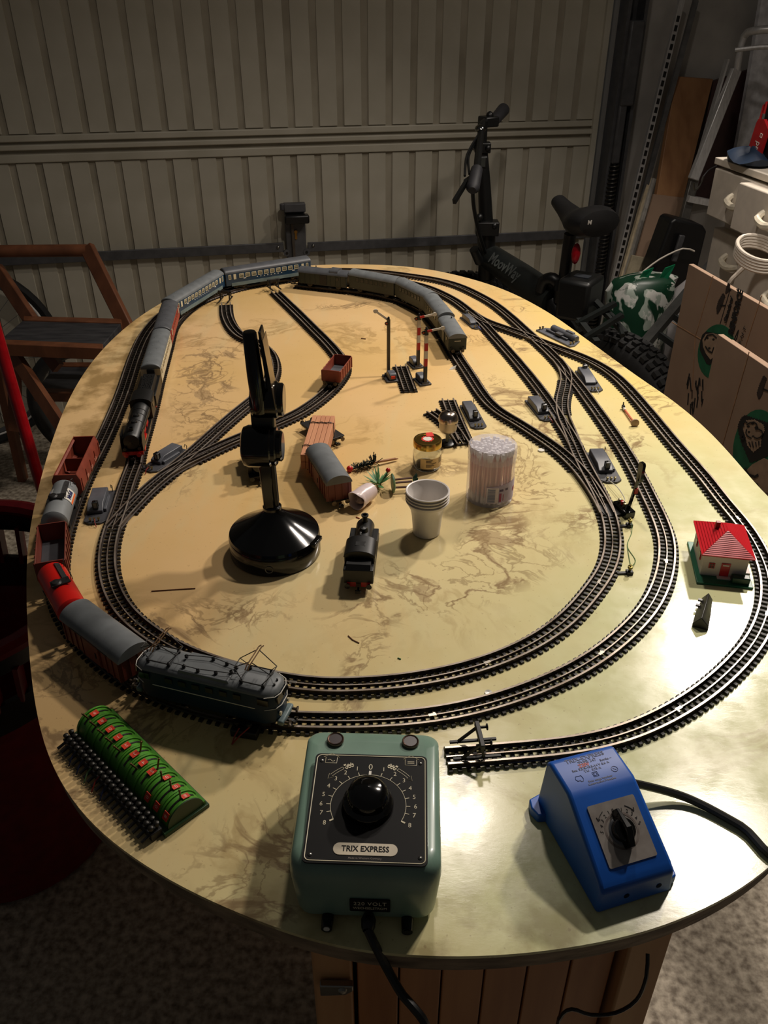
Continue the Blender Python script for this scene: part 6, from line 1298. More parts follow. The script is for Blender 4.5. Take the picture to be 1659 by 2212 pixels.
# chest of drawers, its front parallel to the right wall
pc = P(1545, 362, 1.06); UC = uv(pc)[0]; VC = uv(pc)[1]
ch = thing('chest_of_drawers', 'off-white chest with four drawers and pale bow handles', 'chest', G(UC, VC, 0), TH)
def cl(px, py, off=0.0):                     # chest coordinates of a point on its front plane
    u, v, z = uv(DU(px, py, UC + off)); return v - VC, z
L1 = cl(1659, 402)[0] - 0.35
zt_ = cl(1545, 362)[1]; zmid = cl(1530, 466)[1]; vm = cl(1610, 470)[0]
H_ = zt_ + 0.015
MB().box((0.26, L1 / 2, H_ / 2 - 0.012), (0.40, -L1, H_ - 0.02)).obj('carcass', M_white, ch)
MB().box((0.23, L1 / 2, H_), (0.46, -L1 + 0.02, 0.016)).obj('top_board', M_white, ch, bevel=0.002)
def drawer(off, tl, bl_, vw, depth):
    v0, z1 = cl(*tl, off); _, z0 = cl(*bl_, off)
    o = MB().box((off + depth / 2, v0 - vw / 2, (z0 + z1) / 2), (depth, vw, z1 - z0)).obj('drawer', M_white, ch, bevel=0.003)
    m_ = v0 - vw * 0.46; zz = (z0 + z1) / 2 - 0.006; x = off
    MB().tube(catmull([(x + 0.004, m_ + 0.038, zz + 0.016), (x - 0.012, m_ + 0.036, zz + 0.004), (x - 0.018, m_, zz - 0.003), (x - 0.012, m_ - 0.036, zz + 0.004), (x + 0.004, m_ - 0.038, zz + 0.010)], 0.008), 0.0085, 8).obj('handle', mat('ivory_plastic', (222, 212, 190), .4), o)
drawer(0.0, (1545, 362), (1531, 466), 0.30, 0.07); drawer(-0.030, (1597, 394), (1590, 500), 0.34, 0.12)
drawer(0.035, (1543, 490), (1528, 596), 0.26, 0.03); drawer(-0.01, (1600, 540), (1588, 668), 0.40, 0.08)
# things on the chest
def on(px, py, off=0.0): return DU(px, py, UC + off)
q = P(1618, 342, H_ + 0.02)
tag(MB().loft([[(q.x + a * math.cos(t), q.y + b * math.sin(t), H_ + 0.014 + z + (0.008 * math.sin(3 * t) if z > 0 else 0)) for t in [2 * math.pi * i / 20 for i in range(20)]] for a, b, z in ((0.045, 0.075, 0.0), (0.048, 0.08, 0.008), (0.036, 0.05, 0.018), (0.016, 0.024, 0.024), (0.002, 0.003, 0.026))]).obj('blue_sack', mat('blue_sack_film', (14, 36, 60), .6, var=.2, scale=12)), 'crumpled dark blue bag lying on the chest', 'bag')
q = G(UC + 0.16, VC - 0.10, 0)
jb = thing('white_bottle', 'small white bottle standing behind the blue bag', 'bottle', (q.x, q.y, H_ + .008)); MB().lathe([(0, 0), (0.020, 0), (0.021, 0.002), (0.021, 0.024), (0.012, 0.031), (0.010, 0.035), (0, 0.036)], 20).obj('bottle_body', M_white, jb); MB().lathe([(0.012, 0.035), (0.012, 0.043), (0, 0.044)], 16).obj('bottle_cap', M_white, jb)
rp = thing('red_packet', 'hanging red packet with white lettering above the chest', 'packet', DU(1634, 320, UC + 0.05), 0)
f0 = frame((0, 0, 0), -E2, Vector((0, 0, 1))); f0 = f0 @ Matrix.Rotation(R(-9), 4, 'Z')
m = MB(); m.M = f0; m.prism([(-0.028, -0.05), (0.024, -0.05), (0.026, 0.052), (0.0, 0.066), (-0.022, 0.06), (-0.026, 0.05)], -0.004, 0.004, 'z').obj('packet_card', mat('packet_red', (170, 26, 30), .4), rp)
text('packet_lettering', 'pabred', 0.026, M_wht, rp, f0 @ Matrix.Translation((0.004, -0.012, 0.0046)) @ Matrix.Rotation(R(90), 4, 'Z'), 0.0002, sx=.8)
m = MB(); m.M = f0; m.tube([(0.006, 0.028, 0.0045), (0.014, 0.028, 0.0045), (0.014, 0.036, 0.0045), (0.006, 0.036, 0.0045)], 0.0009, 4, closed=True).obj('packet_mark', M_wht, rp)
m = MB(); m.M = f0; m.tube([(-0.02, 0.06, 0), (-0.022, 0.09, 0), (-0.015, 0.10, 0), (-.012, .075, 0)], 0.003, 6).obj('packet_loop', mat('packet_red', (170, 26, 30)), rp)
q = on(1655, 350, 0.08); bb = thing('black_box', 'black box standing on the right end of the chest', 'box', (q.x, q.y, H_ + 0.009), TH)
MB().box((0.06, -0.06, 0.10), (0.16, 0.16, 0.20)).obj('box_shell', M_black, bb, bevel=0.004); MB().box((0.06, -0.06, 0.205), (0.164, 0.164, 0.012)).obj('box_lid', M_black, bb, bevel=.003)
q = P(1655, 255, H_ + 0.26); 
tag(MB().box((0, 0, 0.04), (0.06, 0.06, 0.05), rz=.2).obj('brown_carton', M_card, None, (bb.location.x + .07, bb.location.y - .05, H_ + 0.220)), 'small brown carton on top of the black box', 'carton')
# coil of white cable in the open compartment
cc = on(1640, 540, -0.075); cr = thing('cable_coil', 'coil of white cable hanging below the drawers', 'cable', cc, 0)
for k in range(5):
    MB().tube(catmull([Vector((0, 0, 0)) + E2 * (0.07 * math.cos(t)) + E1 * (0.0 + 0.035 * math.sin(t)) + Vector((0, 0, 0.010 * math.sin(t) + 0.008 * math.cos(t) + 0.0062 * k - 0.02)) for t in [2 * math.pi * i / 12 for i in range(12)]], 0.02, True), 0.0044, 8, closed=True).obj('cable_turn', M_white, cr)
MB().tube(catmull([E2 * 0.03 + Vector((0, 0, -0.04)), E2 * 0.05 + Vector((0, 0, -0.10)) - E1 * 0.03, E2 * 0.065 + Vector((0, 0, -0.20)) - E1 * .03], 0.02), 0.0055, 8).obj('cable_tail', M_white, cr)
# flattened removal boxes
def carton(label, UA, pix_tl, pix_tr, w_extra, prints):
    a = DU(*pix_tl, UA); ua, va, za = uv(a); b = DU(*pix_tr, UA); ub, vb, zb_ = uv(b)
    Lc = va - vb + w_extra
    r = thing('cardboard_box', label, 'box', G(UA, va, 0), TH, 'flattened removal boxes')
    m = MB().box((0.006, -Lc / 2, za / 2), (0.012, Lc, za)).obj('front_sheet', M_card, r, bevel=0.001)
    MB().box((0.024, -Lc / 2, za / 2 - 0.004), (0.012, Lc - 0.02, za - 0.012)).obj('rear_sheet', M_card, r)
    M_score = mat('score_line', (166, 126, 92), .8)
    return r, lambda px, py: (lambda q: (uv(q)[1] - va, q.z))(DU(px, py, UA)), Lc, za, M_score
UA = UC - 0.16; UB = UC - 0.25
M_bprint = mat('black_ink', (22, 18, 16), .8); M_gprint = mat('green_ink', (16, 96, 62), .8); M_tan = mat('tan_face', (160, 134, 110), .85)
rA, fA, LA, zA, ms = carton('rear flattened cardboard removal box with green disc and stencil lettering', UA, (1488, 570), (1659, 640), 0.22, None)
def poly(r, f, pts, m, name, off, n=None):
    q = [f(*p) for p in pts]; MB().prism([(v, z) for v, z in q], -0.0006 - off, 0.0002 - off, 'x').obj(name, m, r)
def ell(cx, cy, a, b, rot=0, n=28): return [(cx + a * math.cos(t) * math.cos(rot) - b * math.sin(t) * math.sin(rot), cy + a * math.cos(t) * math.sin(rot) + b * math.sin(t) * math.cos(rot)) for t in [2 * math.pi * i / n for i in range(n)]]
def line(r, f, pts, m, name, w=0.002):
    q = [f(*p) for p in pts]; b = MB()
    for (v0, z0), (v1_, z1_) in zip(q, q[1:]): b.bar((-0.0026 if 'face' in name or 'body' in name else -0.0006, v0, z0), (-0.0026 if 'face' in name or 'body' in name else -0.0006, v1_, z1_), w, 0.001, up=(1, 0, 0))
    b.obj(name, m, r)
line(rA, fA, [(1541, 596), (1502, 728)], ms, 'score_line'); line(rA, fA, [(1502, 728), (1495, 860)], ms, 'score_line'); line(rA, fA, [(1452, 696), (1515, 733)], ms, 'score_line'); line(rA, fA, [(1646, 638), (1610, 750)], ms, 'score_line')
disc = ell(1548, 760, 40, 60, 0.16); poly(rA, fA, disc, M_gprint, 'green_disc', 0.0)
cA = lambda *q: [(1360 + x / 4.425, 560 + y / 4.425) for x, y in q]
poly(rA, fA, cA((680, 780), (700, 720), (735, 690), (780, 700), (900, 720), (900, 900), (770, 1010), (740, 1000), (700, 920), (672, 860)), M_bprint, 'dark_mane_print', 0.0006)
poly(rA, fA, cA((702, 770), (735, 715), (800, 705), (880, 730), (870, 880), (780, 960), (735, 900), (710, 840)), M_tan, 'lion_face_print', 0.0012)
for k in range(26):
    gx, gy = random.uniform(1484, 1522), random.uniform(830, 900); line(rA, fA, [(gx, gy), (gx + random.uniform(-3, 4), gy - random.uniform(14, 30))], M_bprint, 'grass_print', 0.004)
for x, y in ((1530, 730), (1543, 733), (1534, 752)): poly(rA, fA, ell(x, y, 2.5, 2.2), M_bprint, 'face_mark_print', 0.0018)
line(rA, fA, [(1524, 735), (1530, 724), (1542, 722), (1550, 730)], M_bprint, 'face_line_print', 0.003); line(rA, fA, [(1526, 748), (1532, 757), (1540, 762), (1544, 750)], M_bprint, 'face_line_print', 0.003)
def spiky(pts, k=3, amp=2.5):
    out = []
    for i, (x0, y0) in enumerate(pts):
        x1, y1 = pts[(i + 1) % len(pts)]; dx, dy = x1 - x0, y1 - y0; l = math.hypot(dx, dy)
        for j in range(k): out += [(x0 + dx * j / k, y0 + dy * j / k), (x0 + dx * (j + .5) / k + dy / l * amp, y0 + dy * (j + .5) / k - dx / l * amp)]
    return out
def tree(r, f, pts, trunk):
    poly(r, f, spiky(pts, 4, 1.6), mat('faded_black_ink', (52, 40, 34), .8), 'acacia_print', 0.0002); line(r, f, trunk, M_bprint, 'acacia_trunk_print', 0.003)
tree(rA, fA, [(1562, 634), (1566, 640), (1561, 655), (1556, 668), (1550, 678), (1549, 665), (1553, 650)], [(1556, 660), (1568, 660)])
tree(rA, fA, [(1573, 612), (1577, 615), (1576, 628), (1568, 634), (1570, 622)], [(1574, 625), (1580, 626)])
line(rA, fA, [(1577, 628), (1556, 700)], M_bprint, 'ground_line_print', 0.0015)
def stencil(r, f, s, pa, pb, size, up=None, bold=0.0, shear=0.0, sx=1.0, space=1.0):
    (v0, z0), (v1_, z1_) = f(*pa), f(*pb); d = Vector((0, v1_ - v0, z1_ - z0)); o = Vector((-0.0022, (v0 + v1_) / 2, (z0 + z1_) / 2))
    text('stencil_lettering', s, size, M_bprint, r, frame(o, d, Vector((-1, 0, 0)).cross(d)), 0.0003, bold=bold, shear=shear, space=space, fit=d.length)
stencil(rA, fA, 'RENFORC\u00c9', (1580, 722), (1603, 626), 0.026, bold=0.0012)
stencil(rA, fA, 'Standard', (1567, 698), (1583, 642), 0.016, shear=.3, bold=.0006)
stencil(rA, fA, 'E N T', (1599, 742), (1612, 706), 0.012)
line(rA, fA, [(1586, 735), (1593, 718), (1596, 713), (1593, 728), (1588, 738)], M_bprint, 'tail_print', 0.002)
rB, fB, LB, zB, ms = carton('front flattened cardboard removal box with lion print, nearest the table', UB, (1551, 722), (1659, 778), 0.30, None)
line(rB, fB, [(1619, 760), (1560, 965)], ms, 'score_line')
poly(rB, fB, ell(1634, 968, 50, 84, 0.12), M_gprint, 'green_disc', 0.0)
cB = lambda *q: [(1360 + x / 4.425, 560 + y / 4.425) for x, y in q]
poly(rB, fB, spiky(cB((1045, 1590), (1075, 1520), (1110, 1495), (1180, 1520), (1260, 1545), (1330, 1570), (1400, 1640), (1400, 1800), (1320, 1880), (1270, 1900), (1160, 1940), (1130, 1870), (1080, 1760), (1050, 1650))), M_bprint, 'dark_mane_print', 0.0006)
poly(rB, fB, spiky(cB((1090, 1580), (1120, 1535), (1200, 1530), (1290, 1580), (1300, 1640), (1270, 1700), (1262, 1790), (1190, 1850), (1130, 1780), (1110, 1690), (1090, 1630)), 3, -1.2), M_tan, 'lion_face_print', 0.0012)
for x, y, a, c in ((1145, 1597, 3, 2), (1185, 1572, 3, 2), (1222, 1608, 4, 3), (1150, 1650, 2.4, 2), (1190, 1690, 2.5, 1.6)): poly(rB, fB, ell(1360 + x / 4.425, 560 + y / 4.425, a, c), M_bprint, 'face_mark_print', 0.0018)
for q in (((1105, 1600), (1095, 1570), (1115, 1550), (1135, 1560)), ((1090, 1680), (1078, 1705), (1095, 1722), (1112, 1705)), ((1130, 1580), (1160, 1562), (1200, 1555), (1225, 1575), (1232, 1600)), ((1215, 1625), (1245, 1622), (1275, 1640), (1285, 1670), (1262, 1700), (1230, 1712), (1200, 1700)), ((1128, 1625), (1122, 1660), (1140, 1690), (1175, 1710)), ((1150, 1745), (1170, 1790)), ((1180, 1740), (1195, 1800)), ((1215, 1745), (1222, 1790)), ((1245, 1735), (1248, 1780))):
    line(rB, fB, cB(*q), M_bprint, 'face_line_print', 0.0022)
poly(rB, fB, cB((1130, 2010), (1180, 1960), (1290, 1900), (1400, 1950), (1400, 2230), (1200, 2230), (1150, 2120)), M_tan, 'lion_body_print', 0.0012)
line(rB, fB, cB((1110, 2000), (1150, 2060), (1210, 2080), (1240, 2060)), M_bprint, 'body_line_print', 0.005); line(rB, fB, cB((1150, 2100), (1180, 2130), (1230, 2150), (1245, 2180)), M_bprint, 'body_line_print', 0.003)
tree(rB, fB, [(1650, 812), (1656, 818), (1650, 835), (1646, 852), (1640, 862), (1636, 850), (1642, 830)], [(1648, 840), (1664, 846)])
# bags and black seat behind the bike
def blob(name, label, cat, rings, m, parts=None):
    r = thing(name, label, cat, rings[0][0]); rr = []
    for c, a, b, wob in rings:
        c = c - rings[0][0]; rr.append([c + E1 * (a * math.cos(t) * (1 + wob * math.sin(5 * t + c.z * 30))) + E2 * (b * math.sin(t)) for t in [2 * math.pi * i / 24 for i in range(24)]])
    MB().loft(rr).obj('bag_body', m, r); return r
M_bag, nt, N, L, b = nodes_of('leaf_print_bag')
tc = N.new('ShaderNodeTexCoord'); co = tc.outputs['Object']
b.inputs['Roughness'].default_value = 0.4
L.new(mixc(rng(noise(9, 3, 0.5, 1.6), 0.50, 0.53), mixc(rng(noise(30, 3), .45, .5), (196, 196, 190), (150, 160, 150)), (14, 52, 34)), b.inputs['Base Color'])
q = lambda x, y, yy: D(x, y, yy)
c0 = q(1385, 680, 2.62)
r = blob('green_leaf_bag', 'white shopping bag printed with green leaves behind the bicycle', 'bag', [(Vector((c0.x, c0.y, 0.02)), 0.10, 0.07, 0), (Vector((c0.x - .02, c0.y, 0.25)), 0.12, 0.09, .05), (Vector((c0.x - .02, c0.y, c0.z)), 0.105, 0.085, .08), (Vector((c0.x - .012, c0.y, c0.z + 0.08)), 0.108, 0.075, .10), (Vector((c0.x + .0, c0.y, c0.z + 0.115)), 0.100, 0.06, .16), (Vector((c0.x + .005, c0.y, c0.z + 0.130)), 0.06, 0.04, .2)], M_bag)
for dx, l in ((-0.035, 0.06), (0.03, 0.07)):
    MB().loft([[(dx - 0.018, -0.03, c0.z + 0.09), (dx + 0.014, -0.03, c0.z + 0.09), (dx + 0.014, -0.024, c0.z + 0.09), (dx - 0.018, -0.024, c0.z + 0.09)], [(dx + .01, -0.035, c0.z + 0.09 + l), (dx + 0.04, -0.03, c0.z + 0.10 + l), (dx + 0.04, -0.024, c0.z + 0.10 + l), (dx + .01, -0.028, c0.z + 0.09 + l)]]).obj('bag_handle', mat('bag_handle_green', (14, 110, 72), .4), r, (0, 0, -0.02))
c1_ = q(1472, 690, 2.66)
blob('white_sack', 'crumpled white plastic bag right of the leaf print bag', 'bag', [(Vector((c1_.x, c1_.y, 0.02)), 0.08, 0.06, 0), (Vector((c1_.x, c1_.y, 0.3)), 0.085, 0.07, .06), (Vector((c1_.x, c1_.y, c1_.z)), 0.075, 0.06, .08), (Vector((c1_.x + .005, c1_.y, c1_.z + 0.10)), 0.045, 0.04, .12), (Vector((c1_.x, c1_.y, c1_.z + 0.13)), 0.012, 0.01, 0)], mat('white_film', (168, 164, 164), .35, var=.15, scale=18, bump=.5, bscale=25))
tag(slab('cream_lampshade_sheet', [(1366, 552), (1420, 562), (1440, 640), (1330, 640), (1350, 600)], -0.37, 0.01, mat('cream_sheet', (176, 164, 138), .6)), 'curved cream sheet standing behind the leaf print bag', 'sheet')
bs = thing('black_case', 'black rounded plastic case with grey handle beside the chest', 'case', DG(1470, 560, -0.47))
o1 = bs.location.copy(); pts = [DG(x, y, -0.47) - o1 for x, y in ((1450, 478), (1460, 472), (1520, 488), (1528, 500), (1500, 610), (1480, 640), (1420, 622), (1408, 590), (1420, 560))]
n = len(pts); MB().add([p for p in pts] + [p + E2 * 0.09 for p in pts], [tuple(range(n)), tuple(range(2 * n - 1, n - 1, -1))] + [(i, n + i, n + (i + 1) % n, (i + 1) % n) for i in range(n)]).obj('case_body', mat('case_black', (16, 16, 17), .4), bs, bevel=0.012, seg=3)
MB().bar(DG(1474, 508, -0.485) - o1, DG(1455, 565, -0.485) - o1, 0.020, 0.012, up=E2).obj('case_handle', mat('handle_grey', (70, 70, 72), .35), bs, bevel=.003)
tag(MB().tube(catmull([DG(1385, 590, -0.50), DG(1425, 560, -0.50), DG(1475, 537, -0.51), DG(1500, 543, -0.51)], 0.02), 0.003, 6).obj('thin_white_cable', M_white), 'thin white cable lying across the black case', 'cable')
gl = thing('dark_metal_ladder', 'dark grey metal ladder leaning low behind the bicycle wheel', 'ladder', P(1393, 745, 0.30))
o2 = gl.location.copy(); a_, b_ = D(1395, 740, 2.42) - o2, D(1548, 560, 2.62) - o2; a_ = a_ + (a_ - b_) * .5
MB().bar(a_, b_, 0.03, 0.022).obj('side_rail', mat('ladder_grey', (62, 62, 60), .45, metal=.4), gl)
off = Vector((0.16, -0.04, -0.10))
for t in (0.42, 0.56, 0.70, 0.84): MB().bar(a_.lerp(b_, t), a_.lerp(b_, t) + off, 0.022, 0.016).obj('rung', mat('ladder_dark', (36, 40, 40), .5), gl)
MB().bar(a_ + off, b_ + off, 0.03, 0.022).obj('side_rail', mat('ladder_grey', (62, 62, 60)), gl)

# ---------------------------------------------------------------- folding electric bicycle
bk = thing('folding_bicycle', 'black folding electric bicycle with fat tyres parked behind the table', 'bicycle', (0.45, 2.6, 0))
B0 = Vector((0.45, 2.6, 0)); bl = lambda x, y, yy: D(x, y, yy) - B0
M_bk = mat('bike_black', (15, 16, 16), 0.4); M_bkm = mat('bike_satin', (24, 28, 27), 0.45)
def wheel(c, fwd):
    fwd = Vector(fwd).normalized(); mt = Matrix((fwd, Vector((0, 0, 1)), fwd.cross(Vector((0, 0, 1))))).transposed().to_4x4(); mt.translation = Vector(c) - B0
    m = MB(); m.M = mt; t = m.tube([(0.248 * math.cos(2 * math.pi * i / 48), 0.248 * math.sin(2 * math.pi * i / 48), 0) for i in range(48)], 0.050, 12, closed=True); w = t.obj('wheel_tyre', M_rub, bk)
    k = MB(); k.M = mt
    for i in range(64):
        a = 2 * math.pi * i / 64
        for j, (rr, zz) in enumerate(((0.298, 0.012), (0.298, -0.012), (0.288, 0.032), (0.288, -0.032))):
            aa = a + (0.05 if j % 2 else 0); k.box((rr * math.cos(aa), rr * math.sin(aa), zz), (0.012, 0.018, 0.018), rz=aa)
    k.obj('tread_block', M_rub, w)['kind'] = 'stuff'
    m = MB(); m.M = mt; m.tube([(0.205 * math.cos(2 * math.pi * i / 40), 0.205 * math.sin(2 * math.pi * i / 40), 0) for i in range(40)], 0.018, 8, closed=True).obj('rim', M_bk, w)
    m = MB(); m.M = mt; m.cyl((0, 0, -0.06), (0, 0, 0.06), 0.045, 20).obj('hub', M_bk, w)
    m = MB(); m.M = mt
    for i in range(24):
        a = 2 * math.pi * i / 24; m.cyl((0.04 * math.cos(a), 0.04 * math.sin(a), 0.03 * (-1) ** i), (0.2 * math.cos(a + .2), 0.2 * math.sin(a + .2), 0), 0.0014, 4)
    m.obj('spokes', M_iron, w)
wheel((0.265, 2.90, 0.30), (0.97, 0.24, 0)); RW = Vector((0.69, 2.30, 0.30)); wheel(RW, (0.56, -0.83, 0))
hd0, hd1 = bl(1050, 486, 2.84), bl(1052, 600, 2.84)
MB().tube([hd0, hd1], 0.030, 14).obj('head_tube', M_bk, bk)
m0, m1 = bl(1060, 556, 2.83), bl(1196, 650, 2.56)
MB().tube([m0, m0.lerp(m1, .5), m1], [0.042, 0.048, 0.050], 16).obj('main_tube', M_bkm, bk)
MB().tube([m1, (RW - B0) + Vector((0, 0, 0.02))], 0.032, 12).obj('chain_stay', M_bk, bk)
tv = (m1 - m0); cn = (CAM - B0 - m0.lerp(m1, .35)); cn = cn - tv.normalized() * cn.dot(tv.normalized()); cn.normalize()
text('frame_lettering', 'MoovWay', 0.050, mat('grey_lettering', (78, 82, 80), .5), bk, frame(m0.lerp(m1, 0.36) + cn * 0.047 - cn.cross(tv.normalized()) * 0.0, tv, cn.cross(tv.normalized())), 0.0006, sx=.72, bold=.001)
s0, s1 = bl(1212, 650, 2.53), bl(1232, 505, 2.50)
MB().tube([s0, s1], 0.018, 12).obj('seat_post', M_bk, bk); MB().tube([s0, s0.lerp(s1, .28)], 0.025, 12).box(s0.lerp(s1, .27), (0.06, 0.05, 0.03)).obj('seat_clamp', M_bk, bk)
MB().tube(catmull([bl(1168, 628, 2.56), bl(1176, 606, 2.55), bl(1195, 602, 2.53), bl(1212, 620, 2.52)], .01), 0.018, 10).obj('frame_loop', M_bk, bk)
# saddle
sc0 = D(1253, 470, 2.50) - B0; fw = (D(1200, 448, 2.62) - D(1300, 474, 2.40)); fw.z = 0; fw.normalize(); sd = Vector((-fw.y, fw.x, 0)); rg = []
for t, hw, zz, th in ((-0.105, 0.030, 0.004, 0.03), (-0.098, 0.066, 0.006, 0.070), (-0.060, 0.082, 0.004, 0.085), (-0.02, 0.070, -0.004, 0.075), (0.03, 0.042, -0.008, 0.056), (0.08, 0.030, 0.008, 0.044), (0.12, 0.026, 0.022, 0.036), (0.134, 0.012, 0.024, 0.018)):
    rg.append([sc0 + fw * t + sd * (hw * math.cos(a)) + Vector((0, 0, zz + th * 0.5 * math.sin(a) * (1 if math.sin(a) > 0 else 1.1))) for a in [2 * math.pi * i / 20 for i in range(20)]])
sdl = MB().loft(rg).obj('saddle', mat('saddle_vinyl', (18, 18, 19), .45), bk)
text('saddle_mark', 'N', 0.014, M_wht, sdl, frame(bl(1274, 481, 2.37), (1, .2, 0), (0, -.2, 1)), 0.0004, bold=.001)
tlc = bl(1244, 548, 2.44); MB().sphere(tlc, 0.018, 12, (0.75, 0.6, 1.7)).obj('tail_light', mat('tail_red', (150, 8, 24), .2), bk)
bx = bl(1252, 640, 2.42); MB().box(bx, (0.10, 0.12, 0.12), rz=R(-34)).obj('battery_box', M_bk, bk, bevel=0.012)
MB().box(bx + Vector((0.0, -0.005, 0.0615)), (0.045, 0.03, 0.002), rz=R(-34)).obj('battery_label', mat('label_dark', (50, 54, 60), .4), bk)
rk = MB()
for x, y, yy, x2, y2, yy2 in ((1245, 700, 2.32, 1330, 655, 2.34), (1265, 730, 2.24, 1345, 680, 2.26), (1285, 650, 2.40, 1350, 720, 2.24), (1250, 690, 2.34, 1290, 740, 2.22)): rk.bar(bl(x, y, yy), bl(x2, y2, yy2), 0.018, 0.012)
rk.obj('rear_rack', M_bkm, bk)
MB().tube(catmull([bl(1290, 655, 2.40), bl(1330, 690, 2.30), bl(1345, 725, 2.22)], .02), 0.007, 8).obj('rack_stay', M_bkm, bk)
# stem, bars, grips
MB().tube([hd0 - (hd1 - hd0) * .02, bl(1046, 400, 2.84), bl(1041, 330, 2.84)], [0.024, 0.021, 0.019], 12).obj('stem_post', M_bk, bk)
MB().tube([bl(1041, 335, 2.84), bl(1044, 262, 2.84)], 0.014, 12).obj('upper_stem', M_bk, bk)
MB().box(bl(1052, 492, 2.82), (0.075, 0.05, 0.045)).sphere(bl(1068, 488, 2.80), 0.012, 8).sphere(bl(1036, 470, 2.80), 0.014, 8).obj('folding_latch', M_bk, bk, bevel=.008)
MB().box(bl(1042, 318, 2.82), (0.05, 0.04, 0.03)).sphere(bl(1028, 318, 2.80), 0.010, 8).sphere(bl(1054, 320, 2.80), 0.010, 8).obj('stem_clamp', M_bk, bk, bevel=.006)
g0, g1 = bl(1090, 234, 3.02), bl(1066, 262, 2.92)
MB().tube([g0, g0.lerp(g1, .1), g1], [0.014, 0.0205, 0.0175], 14).obj('handle_grip', mat('grip_grey', (40, 40, 44), .6), bk)
g2, g3 = bl(1020, 412, 2.52), bl(1030, 366, 2.60)
MB().tube([g2, g2.lerp(g3, .12), g3], [0.012, 0.0200, 0.0175], 14).obj('handle_grip', mat('grip_grey', (40, 40, 44)), bk)
MB().tube(catmull([g1, bl(1044, 266, 2.84), bl(1036, 310, 2.74), g3], .02), 0.011, 10).obj('handlebar', M_bk, bk)
MB().sphere(bl(1038, 278, 2.80), 0.018, 12, (1, 1, .7)).obj('bell', mat('bell_chrome', (120, 120, 118), .15, metal=1), bk)
MB().box(bl(1055, 262, 2.88), (0.05, 0.05, 0.03), rz=.5).sphere(bl(1058, 250, 2.88), 0.014, 8).obj('gear_shifter', M_bk, bk, bevel=.006)
MB().box(bl(1040, 350, 2.68), (0.035, 0.02, 0.035)).obj('display', M_bk, bk, bevel=.004); MB().box(bl(1039, 351, 2.664), (0.026, 0.004, 0.024)).obj('display_screen', mat('screen_grey', (60, 62, 58), .2), bk)
MB().bar(bl(1008, 392, 2.56), bl(981, 436, 2.48), 0.010, 0.014).bar(bl(1020, 384, 2.60), bl(1006, 394, 2.56), 0.014, 0.014).obj('brake_lever', M_bk, bk)
for k, (a, c) in enumerate((((1034, 290), (1004, 380)), ((1030, 300), (1014, 376)))): MB().tube(catmull([bl(*a, 2.78), bl((a[0] + c[0]) / 2 - 10, (a[1] + c[1]) / 2, 2.68), bl(*c, 2.58)], .02), 0.004, 6).obj('brake_cable', M_bk, bk)
MB().tube(catmull([bl(1021, 412, 2.54), bl(1024, 450, 2.62), bl(1034, 500, 2.72), bl(1048, 545, 2.80)], .02), [0.006] * len(catmull([bl(1021, 412, 2.54), bl(1024, 450, 2.62), bl(1034, 500, 2.72), bl(1048, 545, 2.80)], .02)), 8).obj('cable_bundle', M_bk, bk)
MB().tube([bl(1024, 538, 2.78), bl(1036, 566, 2.80)], 0.016, 10).obj('front_light', M_bk, bk)
MB().tube([hd1, bl(1052, 640, 2.87)], 0.02, 10).obj('fork', M_bk, bk)

# ---------------------------------------------------------------- left side
M_beech = mat('stained_beech', (122, 74, 46), 0.5, rgb2=(96, 56, 34), scale=4, stretch=(6, 6, 2)); M_tread = mat('dark_worn_tread', (40, 40, 44), .6, rgb2=(66, 66, 68), scale=14, stretch=(1, 4, 1))
st = thing('wooden_step_stool', 'brown wooden folding step stool with dark worn treads', 'step stool', P(120, 780, 0.0))
S0 = st.location.copy(); sl_ = lambda x, y, yy: D(x, y, yy) - S0
MB().tube([sl_(-60, 543, 2.52), sl_(188, 541, 2.52)], 0.018, 14).obj('top_rail', M_beech, st)
def leg(a, b, ya, yb, w=0.042): 
    p, q = sl_(*a, ya), sl_(*b, yb); d = q - p; q = p + d * ((-S0.z + 0.0 - p.z) / d.z) if False else q
    MB().bar(p, q, w, 0.022, up=(0, 1, 0)).obj('leg', M_beech, st, bevel=.003)
leg((188, 534), (300, 760), 2.52, 2.30); leg((-8, 580), (100, 740), 2.52, 2.34)
def tread(px, z, nm, m, th=0.02):
    q = [P(x, y, z) - S0 for x, y in px]; n = len(q)
    return MB().add(q + [p - Vector((0, 0, th)) for p in q], [tuple(range(n)), tuple(range(2 * n - 1, n - 1, -1))] + [(i, n + i, n + (i + 1) % n, (i + 1) % n) for i in range(n)]).obj(nm, m, st, bevel=.002)
tread([(0, 734), (222, 745), (262, 698), (52, 690)], 0.62, 'tread', M_tread)
tread([(-10, 732), (222, 742), (222, 752), (-10, 742)], 0.624, 'tread_edge', M_beech, 0.035); tread([(50, 682), (262, 688), (262, 697), (50, 691)], 0.624, 'tread_edge', M_beech, 0.03)
tread([(75, 845), (200, 845), (235, 795), (120, 790)], 0.40, 'tread', M_tread); tread([(70, 838), (205, 840), (205, 850), (70, 848)], 0.404, 'tread_edge', M_beech, 0.03); tread([(120, 782), (240, 782), (240, 792), (120, 790)], 0.404, 'tread_edge', M_beech, 0.025)
for a, b, ya, yb in (((20, 752), (140, 930), 2.22, 2.02), ((90, 748), (126, 795), 2.30, 2.26), ((30, 760), (34, 930), 2.30, 2.26), ((215, 752), (228, 800), 2.2, 2.2)): MB().bar(sl_(*a, ya), sl_(*b, yb), 0.034, 0.02, up=(0, 1, 0)).obj('brace', M_beech, st)
